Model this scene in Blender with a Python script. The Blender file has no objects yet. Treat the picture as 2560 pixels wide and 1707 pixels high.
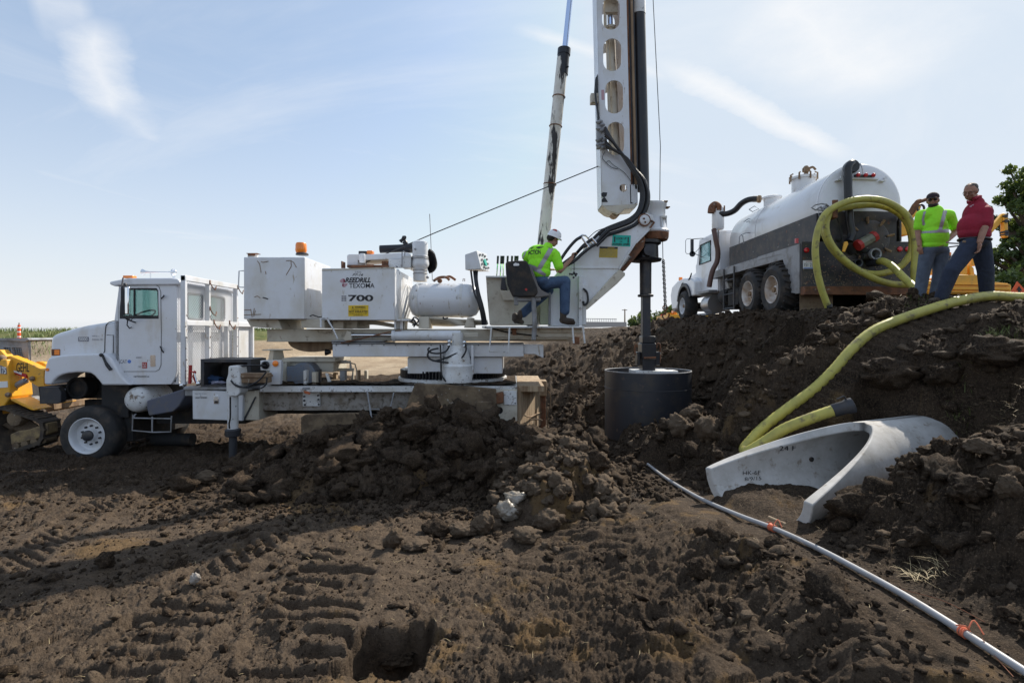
import bpy, bmesh, math, random
import numpy as np
from mathutils import Vector, Matrix
R = math.radians
random.seed(7)
SC = bpy.context.scene
COL = SC.collection
# ---------------------------------------------------------------- camera
F, CX, HY, EZ = 1320.0, 1280.0, 833.0, 2.45      # focal length (photo px), centre column, horizon row, eye height
cd = bpy.data.cameras.new('camera'); cam = bpy.data.objects.new('camera', cd); COL.objects.link(cam)
cd.sensor_width = 36; cd.lens = 36 * F / 2560; cd.clip_end = 9000; cd.clip_start = 0.05
cam.location = (0, 0, EZ); cam.rotation_euler = (R(90), 0, 0)
cd.shift_y = -(853.5 - HY) / 2560
SC.camera = cam
# ---------------------------------------------------------------- world and sun
SUN_AZ, SUN_EL = 44.5, 41.0                        # azimuth clockwise from +y (view direction)
w = bpy.data.worlds.new('World'); SC.world = w; w.use_nodes = True
nt = w.node_tree; nt.nodes.clear(); N = nt.nodes.new; LK = nt.links.new
out = N('ShaderNodeOutputWorld'); bg = N('ShaderNodeBackground'); LK(bg.outputs[0], out.inputs[0])
sky = N('ShaderNodeTexSky'); sky.sky_type = 'NISHITA'; sky.sun_disc = False
sky.sun_elevation = R(SUN_EL); sky.sun_rotation = R(SUN_AZ); sky.air_density = 1.0; sky.dust_density = 2.2; sky.ozone_density = 1.6
bg.inputs[1].default_value = 0.115
tc = N('ShaderNodeTexCoord'); sep = N('ShaderNodeSeparateXYZ'); LK(tc.outputs['Generated'], sep.inputs[0])
def wm(op, a, b=None, clamp=False, c=None):
    n = N('ShaderNodeMath'); n.operation = op; n.use_clamp = clamp
    for i, v in enumerate((a, b, c)):
        if v is None: continue
        if isinstance(v, (int, float)): n.inputs[i].default_value = v
        else: LK(v, n.inputs[i])
    return n.outputs[0]
# cloud plane coordinates: direction / (z + 0.12)
zz = wm('ADD', wm('MAXIMUM', sep.outputs[2], 0.0), 0.14)
cu = wm('DIVIDE', sep.outputs[0], zz); cv = wm('DIVIDE', sep.outputs[1], zz)
def cloud(rot, sx, sy, scale, lo, hi, off, dist=0.6, det=8):
    ca, sa = math.cos(R(rot)), math.sin(R(rot))
    a = wm('MULTIPLY', wm('ADD', wm('MULTIPLY', cu, ca), wm('MULTIPLY', cv, sa)), sx)
    b = wm('MULTIPLY', wm('ADD', wm('MULTIPLY', cu, -sa), wm('MULTIPLY', cv, ca)), sy)
    cb = N('ShaderNodeCombineXYZ'); LK(a, cb.inputs[0]); LK(b, cb.inputs[1]); cb.inputs[2].default_value = off
    no = N('ShaderNodeTexNoise'); LK(cb.outputs[0], no.inputs['Vector']); no.inputs['Scale'].default_value = scale
    no.inputs['Detail'].default_value = det; no.inputs['Distortion'].default_value = dist; no.inputs['Roughness'].default_value = 0.62
    mr = N('ShaderNodeMapRange'); mr.interpolation_type = 'SMOOTHSTEP'; LK(no.outputs[0], mr.inputs[0])
    mr.inputs[1].default_value = lo; mr.inputs[2].default_value = hi
    return mr.outputs[0]
def streak(p0, p1, wd, soft, amt, nscale=3.0, off=0.0):
    """a contrail-like streak in the sky along the line between two directions given as cloud-plane points"""
    dx, dy = p1[0]-p0[0], p1[1]-p0[1]; L = math.hypot(dx, dy); dx /= L; dy /= L
    ux = wm('SUBTRACT', cu, p0[0]); uy = wm('SUBTRACT', cv, p0[1])
    t = wm('DIVIDE', wm('ADD', wm('MULTIPLY', ux, dx), wm('MULTIPLY', uy, dy)), L)
    s = wm('ADD', wm('MULTIPLY', ux, -dy), wm('MULTIPLY', uy, dx))
    cb = N('ShaderNodeCombineXYZ'); LK(cu, cb.inputs[0]); LK(cv, cb.inputs[1]); cb.inputs[2].default_value = off
    no = N('ShaderNodeTexNoise'); LK(cb.outputs[0], no.inputs['Vector']); no.inputs['Scale'].default_value = nscale; no.inputs['Detail'].default_value = 9; no.inputs['Roughness'].default_value = .7
    s2 = wm('ADD', s, wm('MULTIPLY', wm('SUBTRACT', no.outputs[0], 0.5), wd * 1.5))
    m = wm('SUBTRACT', 1.0, wm('DIVIDE', wm('ABSOLUTE', s2), wd), clamp=True)
    m = wm('POWER', m, soft)
    e = wm('MULTIPLY', wm('MULTIPLY', t, 5.0, clamp=True), wm('MULTIPLY', wm('SUBTRACT', 1.0, t), 4.0, clamp=True))
    return wm('MULTIPLY', wm('MULTIPLY', m, e), wm('MULTIPLY', wm('MULTIPLY', no.outputs[0], 3.2, clamp=True), amt))
def cp(px, py):       # photo pixel -> cloud-plane point
    v = Vector(((px-CX)/F, 1.0, (HY-py)/F)).normalized(); z = max(v.z, 0)+0.14
    return (v.x/z, v.y/z)
m1 = wm('MULTIPLY', cloud(35, .55, 1.7, .75, .42, .80, 3.1), .75)
m2 = wm('MULTIPLY', cloud(-20, .8, 2.2, .5, .45, .8, 9.7), .55)
acc = wm('MAXIMUM', m1, m2)
for a in (streak(cp(1600, 130), cp(2140, 410), .060, .6, 1.0, 6.0, 1.0), streak(cp(1830, -20), cp(2300, 230), .28, 1.3, .95, 2.2, 2.0),
          streak(cp(60, 10), cp(250, 60), .22, 1.2, .6, 2.5, 5.0), streak(cp(215, 20), cp(290, 320), .10, .8, 1.0, 4.5, 4.0), streak(cp(250, 210), cp(400, 380), .18, 1.2, .6, 3.0, 4.0),
          streak(cp(-60, 390), cp(560, 560), .16, 1.2, .5, 2.2, 6.0), streak(cp(1270, 60), cp(1700, 210), .035, .8, .8, 5.0, 8.0)):
    acc = wm('MAXIMUM', acc, a)
# thin high veil thickens towards the sun's side
veil = wm('MULTIPLY', wm('ADD', wm('MULTIPLY', sep.outputs[0], .5), wm('MULTIPLY', sep.outputs[1], .12)), .42, clamp=True)
acc = wm('ADD', wm('MULTIPLY', acc, .8), veil, clamp=True); acc = wm('ADD', wm('MULTIPLY', acc, .82), .10)
hz = wm('MULTIPLY', wm('POWER', wm('SUBTRACT', 1.0, wm('ABSOLUTE', sep.outputs[2]), clamp=True), 3.8), .92)
acc = wm('MAXIMUM', acc, hz)
acc = wm('MULTIPLY', acc, wm('MULTIPLY', wm('ADD', sep.outputs[2], .05), 14.0, clamp=True))
mx = N('ShaderNodeMixRGB'); LK(acc, mx.inputs[0]); gn = N('ShaderNodeMixRGB'); gn.blend_type = 'MULTIPLY'; gn.inputs[0].default_value = 1; gn.inputs[2].default_value = (1.0,1.13,1.24,1); LK(sky.outputs[0], gn.inputs[1]); dk_ = N('ShaderNodeMixRGB'); dk_.blend_type = 'DARKEN'; dk_.inputs[0].default_value = 1; dk_.inputs[2].default_value = (4.9,5.55,6.35,1); LK(gn.outputs[0], dk_.inputs[1]); pb_ = N('ShaderNodeMixRGB'); pb_.inputs[0].default_value = .38; pb_.inputs[2].default_value = (3.9,5.1,6.5,1); LK(dk_.outputs[0], pb_.inputs[1]); LK(pb_.outputs[0], mx.inputs[1]); mx.inputs[2].default_value = (6.9, 7.0, 7.15, 1)
LK(mx.outputs[0], bg.inputs[0])
sl = bpy.data.lights.new('sun', 'SUN'); sun = bpy.data.objects.new('sun', sl); COL.objects.link(sun)
sl.energy = 5.0; sl.angle = R(0.53); sl.color = (1.0, .92, .80)
sdir = Vector((math.sin(R(SUN_AZ))*math.cos(R(SUN_EL)), math.cos(R(SUN_AZ))*math.cos(R(SUN_EL)), math.sin(R(SUN_EL))))
sun.rotation_euler = sdir.to_track_quat('Z', 'Y').to_euler(); sun.location = (30, 30, 40)
SC.view_settings.view_transform = 'Standard'; SC.view_settings.look = 'None'; SC.view_settings.exposure = 0.27; SC.view_settings.gamma = 1
SC.render.engine = 'CYCLES'; SC.cycles.max_bounces = 6; SC.cycles.transparent_max_bounces = 12
# ---------------------------------------------------------------- helpers
REG = dict(S=(0,0,1), G=(0,0,.91875), S1=(0,640,2.903), S2=(560,580,2.703), S3=(1100,500,2.53), S4=(1300,0,2.45), S5=(1660,380,3.409),
           S6=(2200,400,3.564), S7=(1600,800,2.45), A1=(800,660,8.4), A2=(1230,540,5.226), A3=(1460,560,11.2), A4=(0,800,4.48),
           A5=(1480,0,5.226), A6=(2240,440,4.61), A7=(1980,480,4.612), A8=(960,590,5.808), B1=(640,830,5.88), B2=(1120,900,7.127),
           B3=(440,660,6.533), B4=(250,700,5.6), B5=(1660,560,6.03), B6=(470,920,6.533))
def px(reg, x, y):
    a, b, s = REG[reg]; return a + x/s, b + y/s
def P(reg, x, y, d):
    u, v = px(reg, x, y); return Vector(((u-CX)*d/F, d, EZ-(v-HY)*d/F))
def LEN(reg, n, d): return n/REG[reg][2]*d/F      # a length of n units in that view at depth d, in metres

def wl(o):
    v = Vector((0,0,0))
    while o is not None: v += o.location; o = o.parent
    return v
def tag(o, label=None, cat=None, group=None, kind=None):
    if label: o['label'] = label
    if cat: o['category'] = cat
    if group: o['group'] = group
    if kind: o['kind'] = kind
    return o
def empty(name, loc, label, cat, group=None):
    o = bpy.data.objects.new(name, None); COL.objects.link(o); o.location = loc; o.empty_display_size = .3
    return tag(o, label, cat, group)

class MB:
    def __init__(s): s.v = []; s.f = []; s.m = []; s.cur = 0
    def add(s, v, f):
        b = len(s.v); s.v += [Vector(p) for p in v]; s.f += [tuple(i+b for i in q) for q in f]; s.m += [s.cur]*len(f); return s
    def box(s, x0, x1, y0, y1, z0, z1, rot=None, c=None):
        v = [Vector((x, y, z)) for z in (z0, z1) for y in (y0, y1) for x in (x0, x1)]
        if rot is not None:
            c = Vector(c) if c is not None else Vector(((x0+x1)/2, (y0+y1)/2, (z0+z1)/2))
            v = [rot @ (p-c) + c for p in v]
        return s.add(v, [(0,2,3,1),(4,5,7,6),(0,1,5,4),(2,6,7,3),(0,4,6,2),(1,3,7,5)])
    def prism(s, reg, pts, d, depth, d2=None):
        a = [P(reg, x, y, d) for x, y in pts]; n = len(a)
        b = [p + Vector((0, depth, 0)) for p in a]
        # orient so the near face looks at the camera
        ar = sum(a[i].x*a[(i+1)%n].z - a[(i+1)%n].x*a[i].z for i in range(n))
        if ar < 0: a.reverse(); b.reverse()
        return s.add(a+b, [tuple(range(n)), tuple(range(2*n-1, n-1, -1))] + [(i, i+n, (i+1)%n+n, (i+1)%n) for i in range(n)])
    def pbox(s, reg, x0, y0, x1, y1, d, depth):
        a = P(reg, x0, y0, d); b = P(reg, x1, y1, d)
        return s.box(min(a.x,b.x), max(a.x,b.x), d, d+depth, min(a.z,b.z), max(a.z,b.z))
    def plate(s, outer, holes, fn, t0, t1):
        bm = bmesh.new(); loops = []
        for lp in [outer]+holes:
            vs = [bm.verts.new((a, b, 0)) for a, b in lp]; loops.append(vs)
            for i in range(len(vs)): bm.edges.new((vs[i], vs[(i+1)%len(vs)]))
        bmesh.ops.triangle_fill(bm, edges=bm.edges[:], use_beauty=True, use_dissolve=False)
        bm.verts.index_update(); fl = []
        for f in bm.faces:
            ii = [v.index for v in f.verts]
            if f.normal.z < 0: ii.reverse()
            fl.append(ii)
        co = [(v.co.x, v.co.y) for v in bm.verts]; n = len(co)
        A = [fn(a, b, t0) for a, b in co]; B = [fn(a, b, t1) for a, b in co]
        fs = [tuple(q) for q in fl] + [tuple(i+n for i in reversed(q)) for q in fl]
        for lp in loops:
            ii = [v.index for v in lp]
            for i in range(len(ii)):
                j = (i+1) % len(ii); fs.append((ii[i], ii[j], ii[j]+n, ii[i]+n))
        bm.free(); return s.add(A+B, fs)
    def pplate(s, reg, outer, holes, d, t):
        def fn(a, b, c):
            p = P(reg, a, b, d); p.y += c; return p
        return s.plate(outer, holes, fn, 0, t)
    def tube(s, pts, r, n=10, caps=True, closed=False):
        pts = [Vector(p) for p in pts]; m = len(pts)
        rr = r if isinstance(r, (list, tuple)) else [r]*m
        vs = []; fs = []; up = None
        for i, p in enumerate(pts):
            if closed: t = pts[(i+1)%m]-pts[i-1]
            else: t = pts[min(i+1, m-1)]-pts[max(i-1, 0)]
            t.normalize()
            if up is None:
                up = Vector((0,0,1)) if abs(t.z) < .9 else Vector((1,0,0))
            a = t.cross(up); 
            if a.length < 1e-6: a = t.orthogonal()
            a.normalize(); up = a.cross(t).normalized(); 
            for k in range(n):
                q = 2*math.pi*k/n
                vs.append(p + (a*math.cos(q) + up*math.sin(q))*rr[i])
        for i in range(m if closed else m-1):
            j = (i+1) % m
            for k in range(n):
                l = (k+1) % n; fs.append((i*n+k, i*n+l, j*n+l, j*n+k))
        if caps and not closed:
            fs.append(tuple(range(n-1, -1, -1))); fs.append(tuple((m-1)*n+k for k in range(n)))
        return s.add(vs, fs)
    def cyl(s, p0, p1, r0, r1=None, n=20): return s.tube([p0, p1], [r0, r1 if r1 is not None else r0], n)
    def lathe(s, prof, o, axis='z', n=32, caps=True):
        """prof: list of (radius, height along axis)"""
        o = Vector(o); vs = []; fs = []
        A = {'z': (Vector((1,0,0)), Vector((0,1,0)), Vector((0,0,1))), 'y': (Vector((1,0,0)), Vector((0,0,-1)), Vector((0,1,0))), 'x': (Vector((0,1,0)), Vector((0,0,1)), Vector((1,0,0)))}
        if isinstance(axis, str): a, b, c = A[axis]
        else:
            c = Vector(axis).normalized(); a = c.orthogonal().normalized(); b = c.cross(a)
        for r, h in prof:
            for k in range(n):
                q = 2*math.pi*k/n; vs.append(o + c*h + (a*math.cos(q) + b*math.sin(q))*max(r, 1e-4))
        m = len(prof)
        for i in range(m-1):
            for k in range(n):
                l = (k+1) % n; fs.append((i*n+k, i*n+l, (i+1)*n+l, (i+1)*n+k))
        if caps: fs.append(tuple(range(n-1, -1, -1))); fs.append(tuple((m-1)*n+k for k in range(n)))
        return s.add(vs, fs)
    def torus(s, c, R0, r, axis=(0,0,1), n=24, m=8, sx=1.0):
        c = Vector(c); ax = Vector(axis).normalized(); a = ax.orthogonal().normalized(); b = ax.cross(a)
        return s.tube([c + a*math.cos(2*math.pi*k/n)*R0*sx + b*math.sin(2*math.pi*k/n)*R0 for k in range(n)], r, m, closed=True)
    def ball(s, c, r, n=12, m=8, sc=(1,1,1), rot=None):
        c = Vector(c); vs = []; fs = []
        for i in range(m+1):
            th = math.pi*i/m
            for k in range(n):
                q = 2*math.pi*k/n
                p = Vector((math.sin(th)*math.cos(q)*sc[0], math.sin(th)*math.sin(q)*sc[1], math.cos(th)*sc[2]))*r
                if rot is not None: p = rot @ p
                vs.append(c+p)
        for i in range(m):
            for k in range(n):
                l = (k+1) % n; fs.append((i*n+k, (i+1)*n+k, (i+1)*n+l, i*n+l))
        return s.add(vs, fs)
    def build(s, name, mats, parent=None, bevel=0, smooth=35, seg=2, local=False):
        me = bpy.data.meshes.new(name); off = wl(parent) if (parent and not local) else Vector((0,0,0))
        org = Vector((0,0,0))
        if parent is None and s.v:      # a thing made of one mesh: origin at its base
            xs = [p.x for p in s.v]; ys = [p.y for p in s.v]; zs = [p.z for p in s.v]
            org = Vector(((min(xs)+max(xs))/2, (min(ys)+max(ys))/2, min(zs)))
        me.from_pydata([tuple(p-off-org) for p in s.v], [], s.f)
        for m in (mats if isinstance(mats, (list, tuple)) else [mats]): me.materials.append(m)
        if any(s.m): me.polygons.foreach_set('material_index', s.m)
        bm = bmesh.new(); bm.from_mesh(me)
        bmesh.ops.remove_doubles(bm, verts=bm.verts[:], dist=1e-5)
        bmesh.ops.recalc_face_normals(bm, faces=bm.faces[:]); bm.to_mesh(me); bm.free()
        if smooth:
            me.polygons.foreach_set('use_smooth', [True]*len(me.polygons))
            me.set_sharp_from_angle(angle=R(smooth))
        o = bpy.data.objects.new(name, me); COL.objects.link(o); o.location = org
        if parent: o.parent = parent
        if bevel:
            b = o.modifiers.new('bevel', 'BEVEL'); b.width = bevel; b.segments = seg; b.limit_method = 'ANGLE'; b.angle_limit = R(40)
        return o
def copytree(o, parent=None):
    c = o.copy(); COL.objects.link(c); c.parent = parent
    for ch in list(o.children): copytree(ch, c)
    return c
def spline(pts, n=8):
    pts = [Vector(p) for p in pts]; o = []
    for i in range(len(pts)-1):
        p0 = pts[max(i-1, 0)]; p1 = pts[i]; p2 = pts[i+1]; p3 = pts[min(i+2, len(pts)-1)]
        for k in range(n):
            t = k/n
            o.append(.5*((2*p1)+(p2-p0)*t+(2*p0-5*p1+4*p2-p3)*t*t+(3*p1-p0-3*p2+p3)*t**3))
    o.append(pts[-1]); return o

# ---------------------------------------------------------------- materials
def mat(name, base, rough=.5, metal=0, layers=(), bump=None, spec=None, coat=0, bump2=None, sheen=0):
    """layers: (colour, scale, lo, hi, stretch(xyz), rough) noise masks laid over the base, last on top"""
    m = bpy.data.materials.new(name); m.use_nodes = True; t = m.node_tree; b = t.nodes['Principled BSDF']
    N = t.nodes.new; L = t.links.new
    b.inputs['Roughness'].default_value = rough; b.inputs['Metallic'].default_value = metal
    if spec is not None: b.inputs['Specular IOR Level'].default_value = spec
    if coat: b.inputs['Coat Weight'].default_value = coat; b.inputs['Coat Roughness'].default_value = .15
    if sheen: b.inputs['Sheen Weight'].default_value = sheen
    c = N('ShaderNodeRGB'); c.outputs[0].default_value = (*base, 1); cur = c.outputs[0]
    rv = N('ShaderNodeValue'); rv.outputs[0].default_value = rough; rcur = rv.outputs[0]
    tcn = N('ShaderNodeTexCoord')
    for k, ly in enumerate(layers):
        col, sc, lo, hi = ly[:4]; st = ly[4] if len(ly) > 4 and ly[4] else (1,1,1); rr = ly[5] if len(ly) > 5 else None
        mp = N('ShaderNodeMapping'); L(tcn.outputs['Object'], mp.inputs[0]); mp.inputs['Scale'].default_value = st; mp.inputs['Location'].default_value = (k*3.7, k*1.3, k*5.1)
        no = N('ShaderNodeTexNoise'); L(mp.outputs[0], no.inputs['Vector']); no.inputs['Scale'].default_value = sc; no.inputs['Detail'].default_value = 8; no.inputs['Roughness'].default_value = .62
        mr = N('ShaderNodeMapRange'); L(no.outputs[0], mr.inputs[0]); mr.inputs[1].default_value = lo; mr.inputs[2].default_value = hi
        mixn = N('ShaderNodeMixRGB'); L(mr.outputs[0], mixn.inputs[0]); L(cur, mixn.inputs[1]); mixn.inputs[2].default_value = (*col, 1); cur = mixn.outputs[0]
        if rr is not None:
            mm = N('ShaderNodeMix'); L(mr.outputs[0], mm.inputs[0]); L(rcur, mm.inputs[2]); mm.inputs[3].default_value = rr; rcur = mm.outputs[0]
    L(cur, b.inputs['Base Color']); L(rcur, b.inputs['Roughness'])
    nrm = None
    for bb in (bump, bump2):
        if not bb: continue
        no = N('ShaderNodeTexNoise'); L(tcn.outputs['Object'], no.inputs['Vector']); no.inputs['Scale'].default_value = bb[0]; no.inputs['Detail'].default_value = 8
        bn = N('ShaderNodeBump'); bn.inputs['Strength'].default_value = bb[1]; bn.inputs['Distance'].default_value = bb[2] if len(bb) > 2 else .01
        L(no.outputs[0], bn.inputs['Height'])
        if nrm is not None: L(nrm, bn.inputs['Normal'])
        nrm = bn.outputs[0]
    if nrm is not None: L(nrm, b.inputs['Normal'])
    return m
def glass(name, tint, gl=.12):
    m = bpy.data.materials.new(name); m.use_nodes = True; t = m.node_tree; t.nodes.clear(); N = t.nodes.new
    o = N('ShaderNodeOutputMaterial'); tr = N('ShaderNodeBsdfTransparent'); tr.inputs[0].default_value = (*tint, 1)
    g = N('ShaderNodeBsdfGlossy'); g.inputs[1].default_value = .03; mx = N('ShaderNodeMixShader'); lw = N('ShaderNodeLayerWeight'); lw.inputs[0].default_value = .25
    mm = N('ShaderNodeMath'); mm.operation = 'MULTIPLY_ADD'; t.links.new(lw.outputs['Fresnel'], mm.inputs[0]); mm.inputs[1].default_value = .8; mm.inputs[2].default_value = gl*.3
    t.links.new(mm.outputs[0], mx.inputs[0]); t.links.new(tr.outputs[0], mx.inputs[1]); t.links.new(g.outputs[0], mx.inputs[2]); t.links.new(mx.outputs[0], o.inputs[0])
    return m
DIRT = (.16,.11,.07); RUST = (.19,.07,.03); BLK = (.02,.02,.022)
M = dict(
 white=mat('white_paint', (.70,.72,.76), .32, layers=((( .62,.61,.58), 2.2, .45, .75), ((.47,.43,.36), 1.1, .52, .80, (1,1,.5)), ((.36,.30,.23), 9, .62, .70, (1,1,.35)), (RUST, 17, .69, .72, (1,1,.2))), coat=.3),
 cab=mat('cab_paint', (.72,.74,.79), .28, layers=((( .66,.66,.66), 1.6, .45, .8), ((.5,.44,.36), 2.4, .56, .85, (1,1,.4)), ((.35,.28,.21), 16, .66, .72, (1,1,.4))), coat=.4),
 chip=mat('chipped_white_paint', (.70,.71,.72), .45, layers=(((.55,.53,.48), 3, .45, .7), (DIRT, 7, .60, .68), (BLK, 22, .62, .66, (1,1,.8)), (RUST, 11, .68, .72, (1,1,.3))), bump=(40,.15,.003)),
 beige=mat('dusty_cream_paint', (.60,.56,.47), .55, layers=(((.45,.39,.30), 2.5, .42, .72), (DIRT, 6, .58, .74), (RUST, 13, .66, .72, (1,1,.35)))),
 mud=mat('mud_caked_metal', (.20,.145,.09), .9, layers=(((.10,.07,.045), 4, .42, .62), ((.42,.40,.36), 16, .64, .68)), bump=(18,.6,.03)),
 grey=mat('grey_steel', (.30,.31,.33), .55, .2, layers=(((.16,.15,.14), 4, .45, .7), (DIRT, 9, .6, .75))),
 dgrey=mat('dark_steel', (.045,.047,.055), .5, .3, layers=(((.10,.085,.07), 5, .5, .75),)),
 black=mat('black_grease', (.012,.013,.018), .35, .0, layers=(((.05,.035,.025), 6, .55, .75, (1,1,.3)),)),
 under=mat('underbody_black', (.02,.02,.021), .8, layers=(((.07,.05,.035), 5, .5, .7),)),
 hose=mat('black_rubber_hose', (.014,.014,.017), .38),
 rubber=mat('tyre_rubber', (.022,.022,.023), .8, layers=(((.09,.07,.055), 5, .45, .8),), bump=(60,.2,.003)),
 chrome=mat('chrome', (.8,.82,.85), .12, 1),
 rod=mat('polished_rod', (.55,.65,.85), .18, 1),
 rust=mat('rusty_steel', (.20,.085,.04), .8, layers=(((.08,.04,.025), 7, .45, .65), ((.34,.30,.26), 11, .62, .7)), bump=(30,.3,.004)),
 brown=mat('weathered_brown', (.30,.21,.13), .85, layers=(((.16,.10,.06), 6, .4, .65, (1,1,.15)), ((.42,.36,.29), 14, .6, .7, (1,1,.3))), bump=(25,.4,.008)),
 wood=mat('weathered_timber', (.42,.32,.21), .85, layers=(((.22,.14,.08), 14, .45, .62, (1,1,.08)), ((.10,.07,.05), 20, .62, .68, (1,1,.1))), bump=(30,.4,.008)),
 orange=mat('orange_lens', (.95,.25,.02), .25, coat=.5),
 red=mat('red_lens', (.55,.01,.02), .2, coat=.5),
 redp=mat('red_paint', (.40,.03,.025), .5),
 yellow=mat('yellow_paint', (.85,.42,.03), .4, layers=(((.6,.33,.06), 3, .5, .75), ((.25,.17,.09), 7, .6, .72))),
 decal=mat('yellow_decal', (.75,.50,.02), .5), teal=mat('teal_decal', (.0,.42,.33), .45), ink=mat('black_lettering', (.012,.012,.016), .5),
 inkf=mat('faded_lettering', (.22,.22,.25), .6), maroon=mat('maroon_logo', (.22,.02,.05), .5), pinkl=mat('pale_maroon_logo', (.50,.30,.34), .5),
 blue=mat('blue_decal', (.10,.22,.6), .5), wht=mat('white_decal', (.8,.8,.8), .5), tan=mat('tan_flap', (.30,.22,.15), .85, layers=(((.2,.14,.09), 8, .45, .7),), bump=(40,.2,.004)),
 hosey=mat('yellow_hose', (.45,.41,.09), .45, layers=(((.28,.25,.07), 5, .45, .75), ((.13,.10,.06), 7, .56, .70))),
 conc=mat('precast_concrete', (.50,.49,.475), .85, layers=(((.36,.345,.32), 3, .42, .68), ((.24,.20,.16), 8, .58, .70), ((.20,.19,.18), 45, .66, .70), ((.50,.50,.49), 30, .55, .75)), bump=(60,.25,.003), bump2=(7,.15,.01)),
 pvc=mat('grey_conduit', (.36,.36,.37), .45, layers=(((.30,.28,.26), 6, .5, .8), ((.12,.09,.07), 14, .66, .72))),
 glass=glass('teal_glass', (.80,.965,.955)), clear=glass('window_glass', (.72,.88,.90)),
)
def txt(s, reg, bb, d, material, parent, name='lettering', shear=0.0, off=.004, bold=0.0, plane=None):
    """lettering fitted into the pixel box bb on the plane y=d (or plane=(origin,xdir,zdir,w,h))"""
    cu_ = bpy.data.curves.new('t', 'FONT'); cu_.body = s; cu_.shear = shear; cu_.offset = bold; cu_.extrude = .0; cu_.align_x = 'CENTER'
    ob = bpy.data.objects.new('t', cu_); COL.objects.link(ob)
    dg = bpy.context.evaluated_depsgraph_get(); me = bpy.data.meshes.new_from_object(ob.evaluated_get(dg))
    bpy.data.objects.remove(ob); bpy.data.curves.remove(cu_)
    vs = [v.co.copy() for v in me.vertices]
    x0 = min(v.x for v in vs); x1 = max(v.x for v in vs); y0 = min(v.y for v in vs); y1 = max(v.y for v in vs)
    if plane:
        o, xd, zd, W, H = plane; o = Vector(o); xd = Vector(xd).normalized(); zd = Vector(zd).normalized(); nn = xd.cross(zd)*1.0
        f = lambda v: o + xd*((v.x-x0)/(x1-x0)*W) + zd*((v.y-y0)/(y1-y0)*H) + nn*off
    else:
        a = P(reg, bb[0], bb[3], d); b = P(reg, bb[2], bb[1], d)
        f = lambda v: Vector((a.x+(v.x-x0)/(x1-x0)*(b.x-a.x), d-off, a.z+(v.y-y0)/(y1-y0)*(b.z-a.z)))
    mb = MB(); mb.add([f(v) for v in vs], [tuple(p.vertices) for p in me.polygons]); bpy.data.meshes.remove(me)
    return mb.build(name, material, parent, smooth=0)
# ================================================================ TERRAIN
rng = np.random.RandomState(11)
_T = rng.rand(256, 256).astype(np.float64)
def vnoise(x, y):
    xi = np.floor(x).astype(np.int64); yi = np.floor(y).astype(np.int64); fx = x-xi; fy = y-yi
    fx = fx*fx*fx*(fx*(fx*6-15)+10); fy = fy*fy*fy*(fy*(fy*6-15)+10)
    g = lambda a, b: _T[a & 255, b & 255]
    return (g(xi,yi)*(1-fx)+g(xi+1,yi)*fx)*(1-fy) + (g(xi,yi+1)*(1-fx)+g(xi+1,yi+1)*fx)*fy*1.0
def fbm(x, y, f, o, seed=0, gain=.5, kind=0):
    s = 0; a = 1; tot = 0
    for k in range(o):
        c, d = math.cos(.6*k+seed), math.sin(.6*k+seed)
        n = vnoise((x*c-y*d)*f+seed*17.3+k*5.1, (x*d+y*c)*f+seed*7.9+k*9.7)
        if kind == 1: n = np.abs(2*n-1)            # billowy lumps with creased valleys
        elif kind == 2: n = 1-np.abs(2*n-1)        # ridged
        s = s+a*n; tot += a; a *= gain; f *= 2.03
    return s/tot
def lumps(x, y, f, seed):
    """rounded clods: distance to jittered cell points"""
    X = x*f+seed*3.3; Y = y*f+seed*5.7
    X = X + .6*(vnoise(X*1.7, Y*1.7)-.5); Y = Y + .6*(vnoise(X*1.7+9, Y*1.7+4)-.5)
    xi = np.floor(X).astype(np.int64); yi = np.floor(Y).astype(np.int64); best = np.full(X.shape, 9.0); val = np.zeros(X.shape)
    for i in (-1,0,1):
        for j in (-1,0,1):
            a = xi+i; b = yi+j
            jx = _T[(a*7+b*13) & 255, (b*3+seed) & 255]; jy = _T[(a*5+b*11+31) & 255, (a+seed*2) & 255]
            d = np.hypot(a+jx-X, b+jy-Y); m = d < best
            best = np.where(m, d, best); val = np.where(m, _T[(a*3+17) & 255, (b*5+seed) & 255], val)
    return np.clip(1-best*best*1.9, 0, 1)**.6*(val > .45)*val, val
def sst(x, a, b):
    t = np.clip((x-a)/(b-a), 0, 1); return t*t*(3-2*t)
def interp(y, ys, vs): return np.interp(y, ys, vs)
AXW = Vector((2.50, .90, .07))                     # culvert end section axis
CUL0 = Vector((2.43, 5.34, .97))                   # centre line at its open end
def PG(x, y, d): return P('G', x, y, d)
HOSE = [PG(x, y, d) for x, y, d in ((2325,682,7.7),(2270,680,7.6),(2200,692,7.45),(2130,712,7.35),(2050,740,7.25),(2000,764,7.2),(1955,804,7.1),(1915,850,7.0),(1870,893,6.95),(1820,930,6.9),(1770,968,6.85),(1740,995,6.8),(1716,1022,6.75))]
HOSE2 = [PG(x, y, d) for x, y, d in ((1716,1022,6.75),(1710,1034,6.7),(1720,1036,6.62),(1760,1012,6.55),(1800,986,6.48),(1850,965,6.42),(1900,947,6.38),(1945,934,6.32))]
PIPE = [PG(x, y, d) for x, y, d in ((1488,1066,7.9),(1530,1098,7.1),(1600,1140,6.05),(1690,1180,5.2),(1775,1212,4.65),(1860,1250,4.2),(1950,1296,3.8),(2100,1380,3.25),(2352,1540,2.62),(2480,1620,2.4))]
IMP = []                                            # ground pressed or heaped to meet what lies on it: (a, b, r_in, r_out)
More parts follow.
